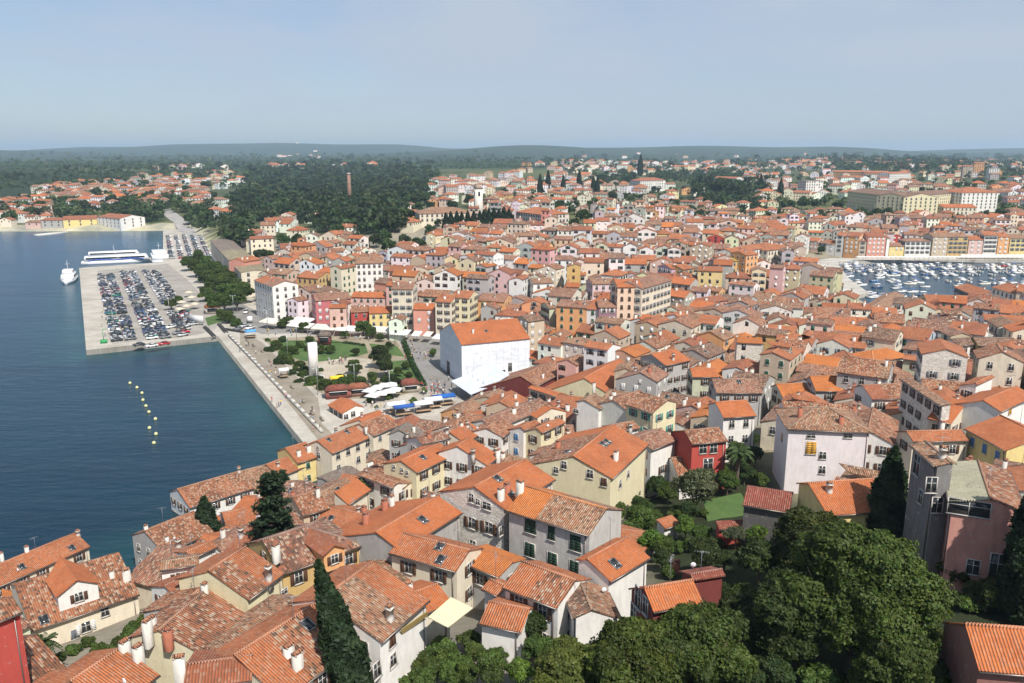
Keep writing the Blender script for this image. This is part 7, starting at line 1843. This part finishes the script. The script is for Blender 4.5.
# antennas and dishes on the near roofs
def antenna(px, py, h, z, lab):
    p = at(px, py, z); root = empty("antenna", tuple(p), rng.uniform(0,3)); m_, e_ = MB(), MB(); m_.tube((0,0,-1.5),(0,0,h),.035,.025,5,"metal",(.25,.25,.26)); e_.tube((-.7,0,h-.1),(.7,0,h-.1),.02,.02,4,"metal",(.4,.4,.4))
    for i in range(6): x = -.65+.26*i; e_.tube((x,-.35+.03*i,h-.1),(x,.35-.03*i,h-.1),.012,.012,4,"metal",(.4,.4,.4))
    m_.build("mast", root); e_.build("aerial", root); root["category"] = "antenna"; root["group"] = "roof antennas"; return root
HS_N = [h for h in HOUSES]
ants = []
r = random.Random(12)
for hs, root in HS_N:
    q = proj(hs.ox, hs.oy, hs.zb + hs.zr)
    if root.get("category") == "house" and 0 < q[0] < 1024 and q[1] > 380 and r.random() < .5:
        x = r.uniform(-.45,.45)*hs.L; y = r.uniform(-.15,.15); p = hs.world(x, y, hs.slope_z(y)); root2 = antenna(q[0], q[1], r.uniform(2.0,3.4), 10, ""); root2.location = p; register(root2, "thin roof antenna", "antenna", "roof antennas", (p[0],p[1],p[2]+2))
    if root.get("category") == "house" and 0 < q[0] < 1024 and q[1] > 420 and r.random() < .22:
        sd = -1 if hs.wr > 1 else 1; y = sd*(hs.wr if sd < 0 else hs.wl)*.75; x = r.uniform(-.4,.4)*hs.L; p = hs.world(x, y, hs.slope_z(y))
        root2 = empty("satellite_dish", p, r.uniform(2.4,3.4)); d, m_ = MB(), MB(); m_.tube((0,0,-.3),(0,0,.7),.03,.03,5,"metal",(.5,.5,.5))
        d.loft([[(rr*math.cos(t*.6283), -.05-k, .75+rr*math.sin(t*.6283)) for t in range(10)] for rr, k in ((.06,-.02),(.3,.03),(.45,.11),(.43,.14),(.28,.06),(.05,.0))], "paint", (.72,.72,.72)); root2.scale = (.62,.62,.62); d.build("dish", root2); m_.build("arm", root2); register(root2, "white satellite dish on a roof", "satellite dish", "satellite dishes", (p[0],p[1],p[2]+.7))

# cloth awnings of the terrace house
def terrace_awning(pts, z, c, label):
    P = [at(px, py, z + dz) for px, py, dz in pts]; m_ = MB(); m_.slab([tuple(p) for p in P], .08, "fabric", c); o = m_.build("awning"); tag(o, label, "awning")
terrace_awning([(448,627,-1.0),(473,608,-1.0),(451,597,0),(428,617,0)], gz(*tuple(at_ground(450,640))[:2]) + 6.5, (.56,.50,.33), "cream cloth awning over a house terrace")
terrace_awning([(402,634,-.9),(428,615,-.9),(427,611,0),(401,629,0)], gz(*tuple(at_ground(410,650))[:2]) + 6.5, (.52,.38,.15), "narrow yellow awning next to the cream one")
# glazed terrace of the pink house, its yellow-green sheet roof
z0 = gz(*tuple(at_ground(970,540))[:2])

# ------------------------------------------------------------------ the air
hz = MB(); hz.box(-15500, 15500, -3000, 16500, -5.5, 190, "haze")
m = bpy.data.materials.new("haze_air"); m.use_nodes = True; nt = m.node_tree; nt.nodes.clear()
o_ = nt.nodes.new("ShaderNodeOutputMaterial"); v_ = nt.nodes.new("ShaderNodeVolumePrincipled")
v_.inputs["Color"].default_value = (.60,.81,1.0,1); v_.inputs["Density"].default_value = .00010; v_.inputs["Anisotropy"].default_value = .1
nt.links.new(v_.outputs[0], o_.inputs["Volume"]); MAT["haze"] = m
tag(hz.build("haze"), "thin blue summer haze over the town and hills", "haze", None, "stuff")
finish_labels()
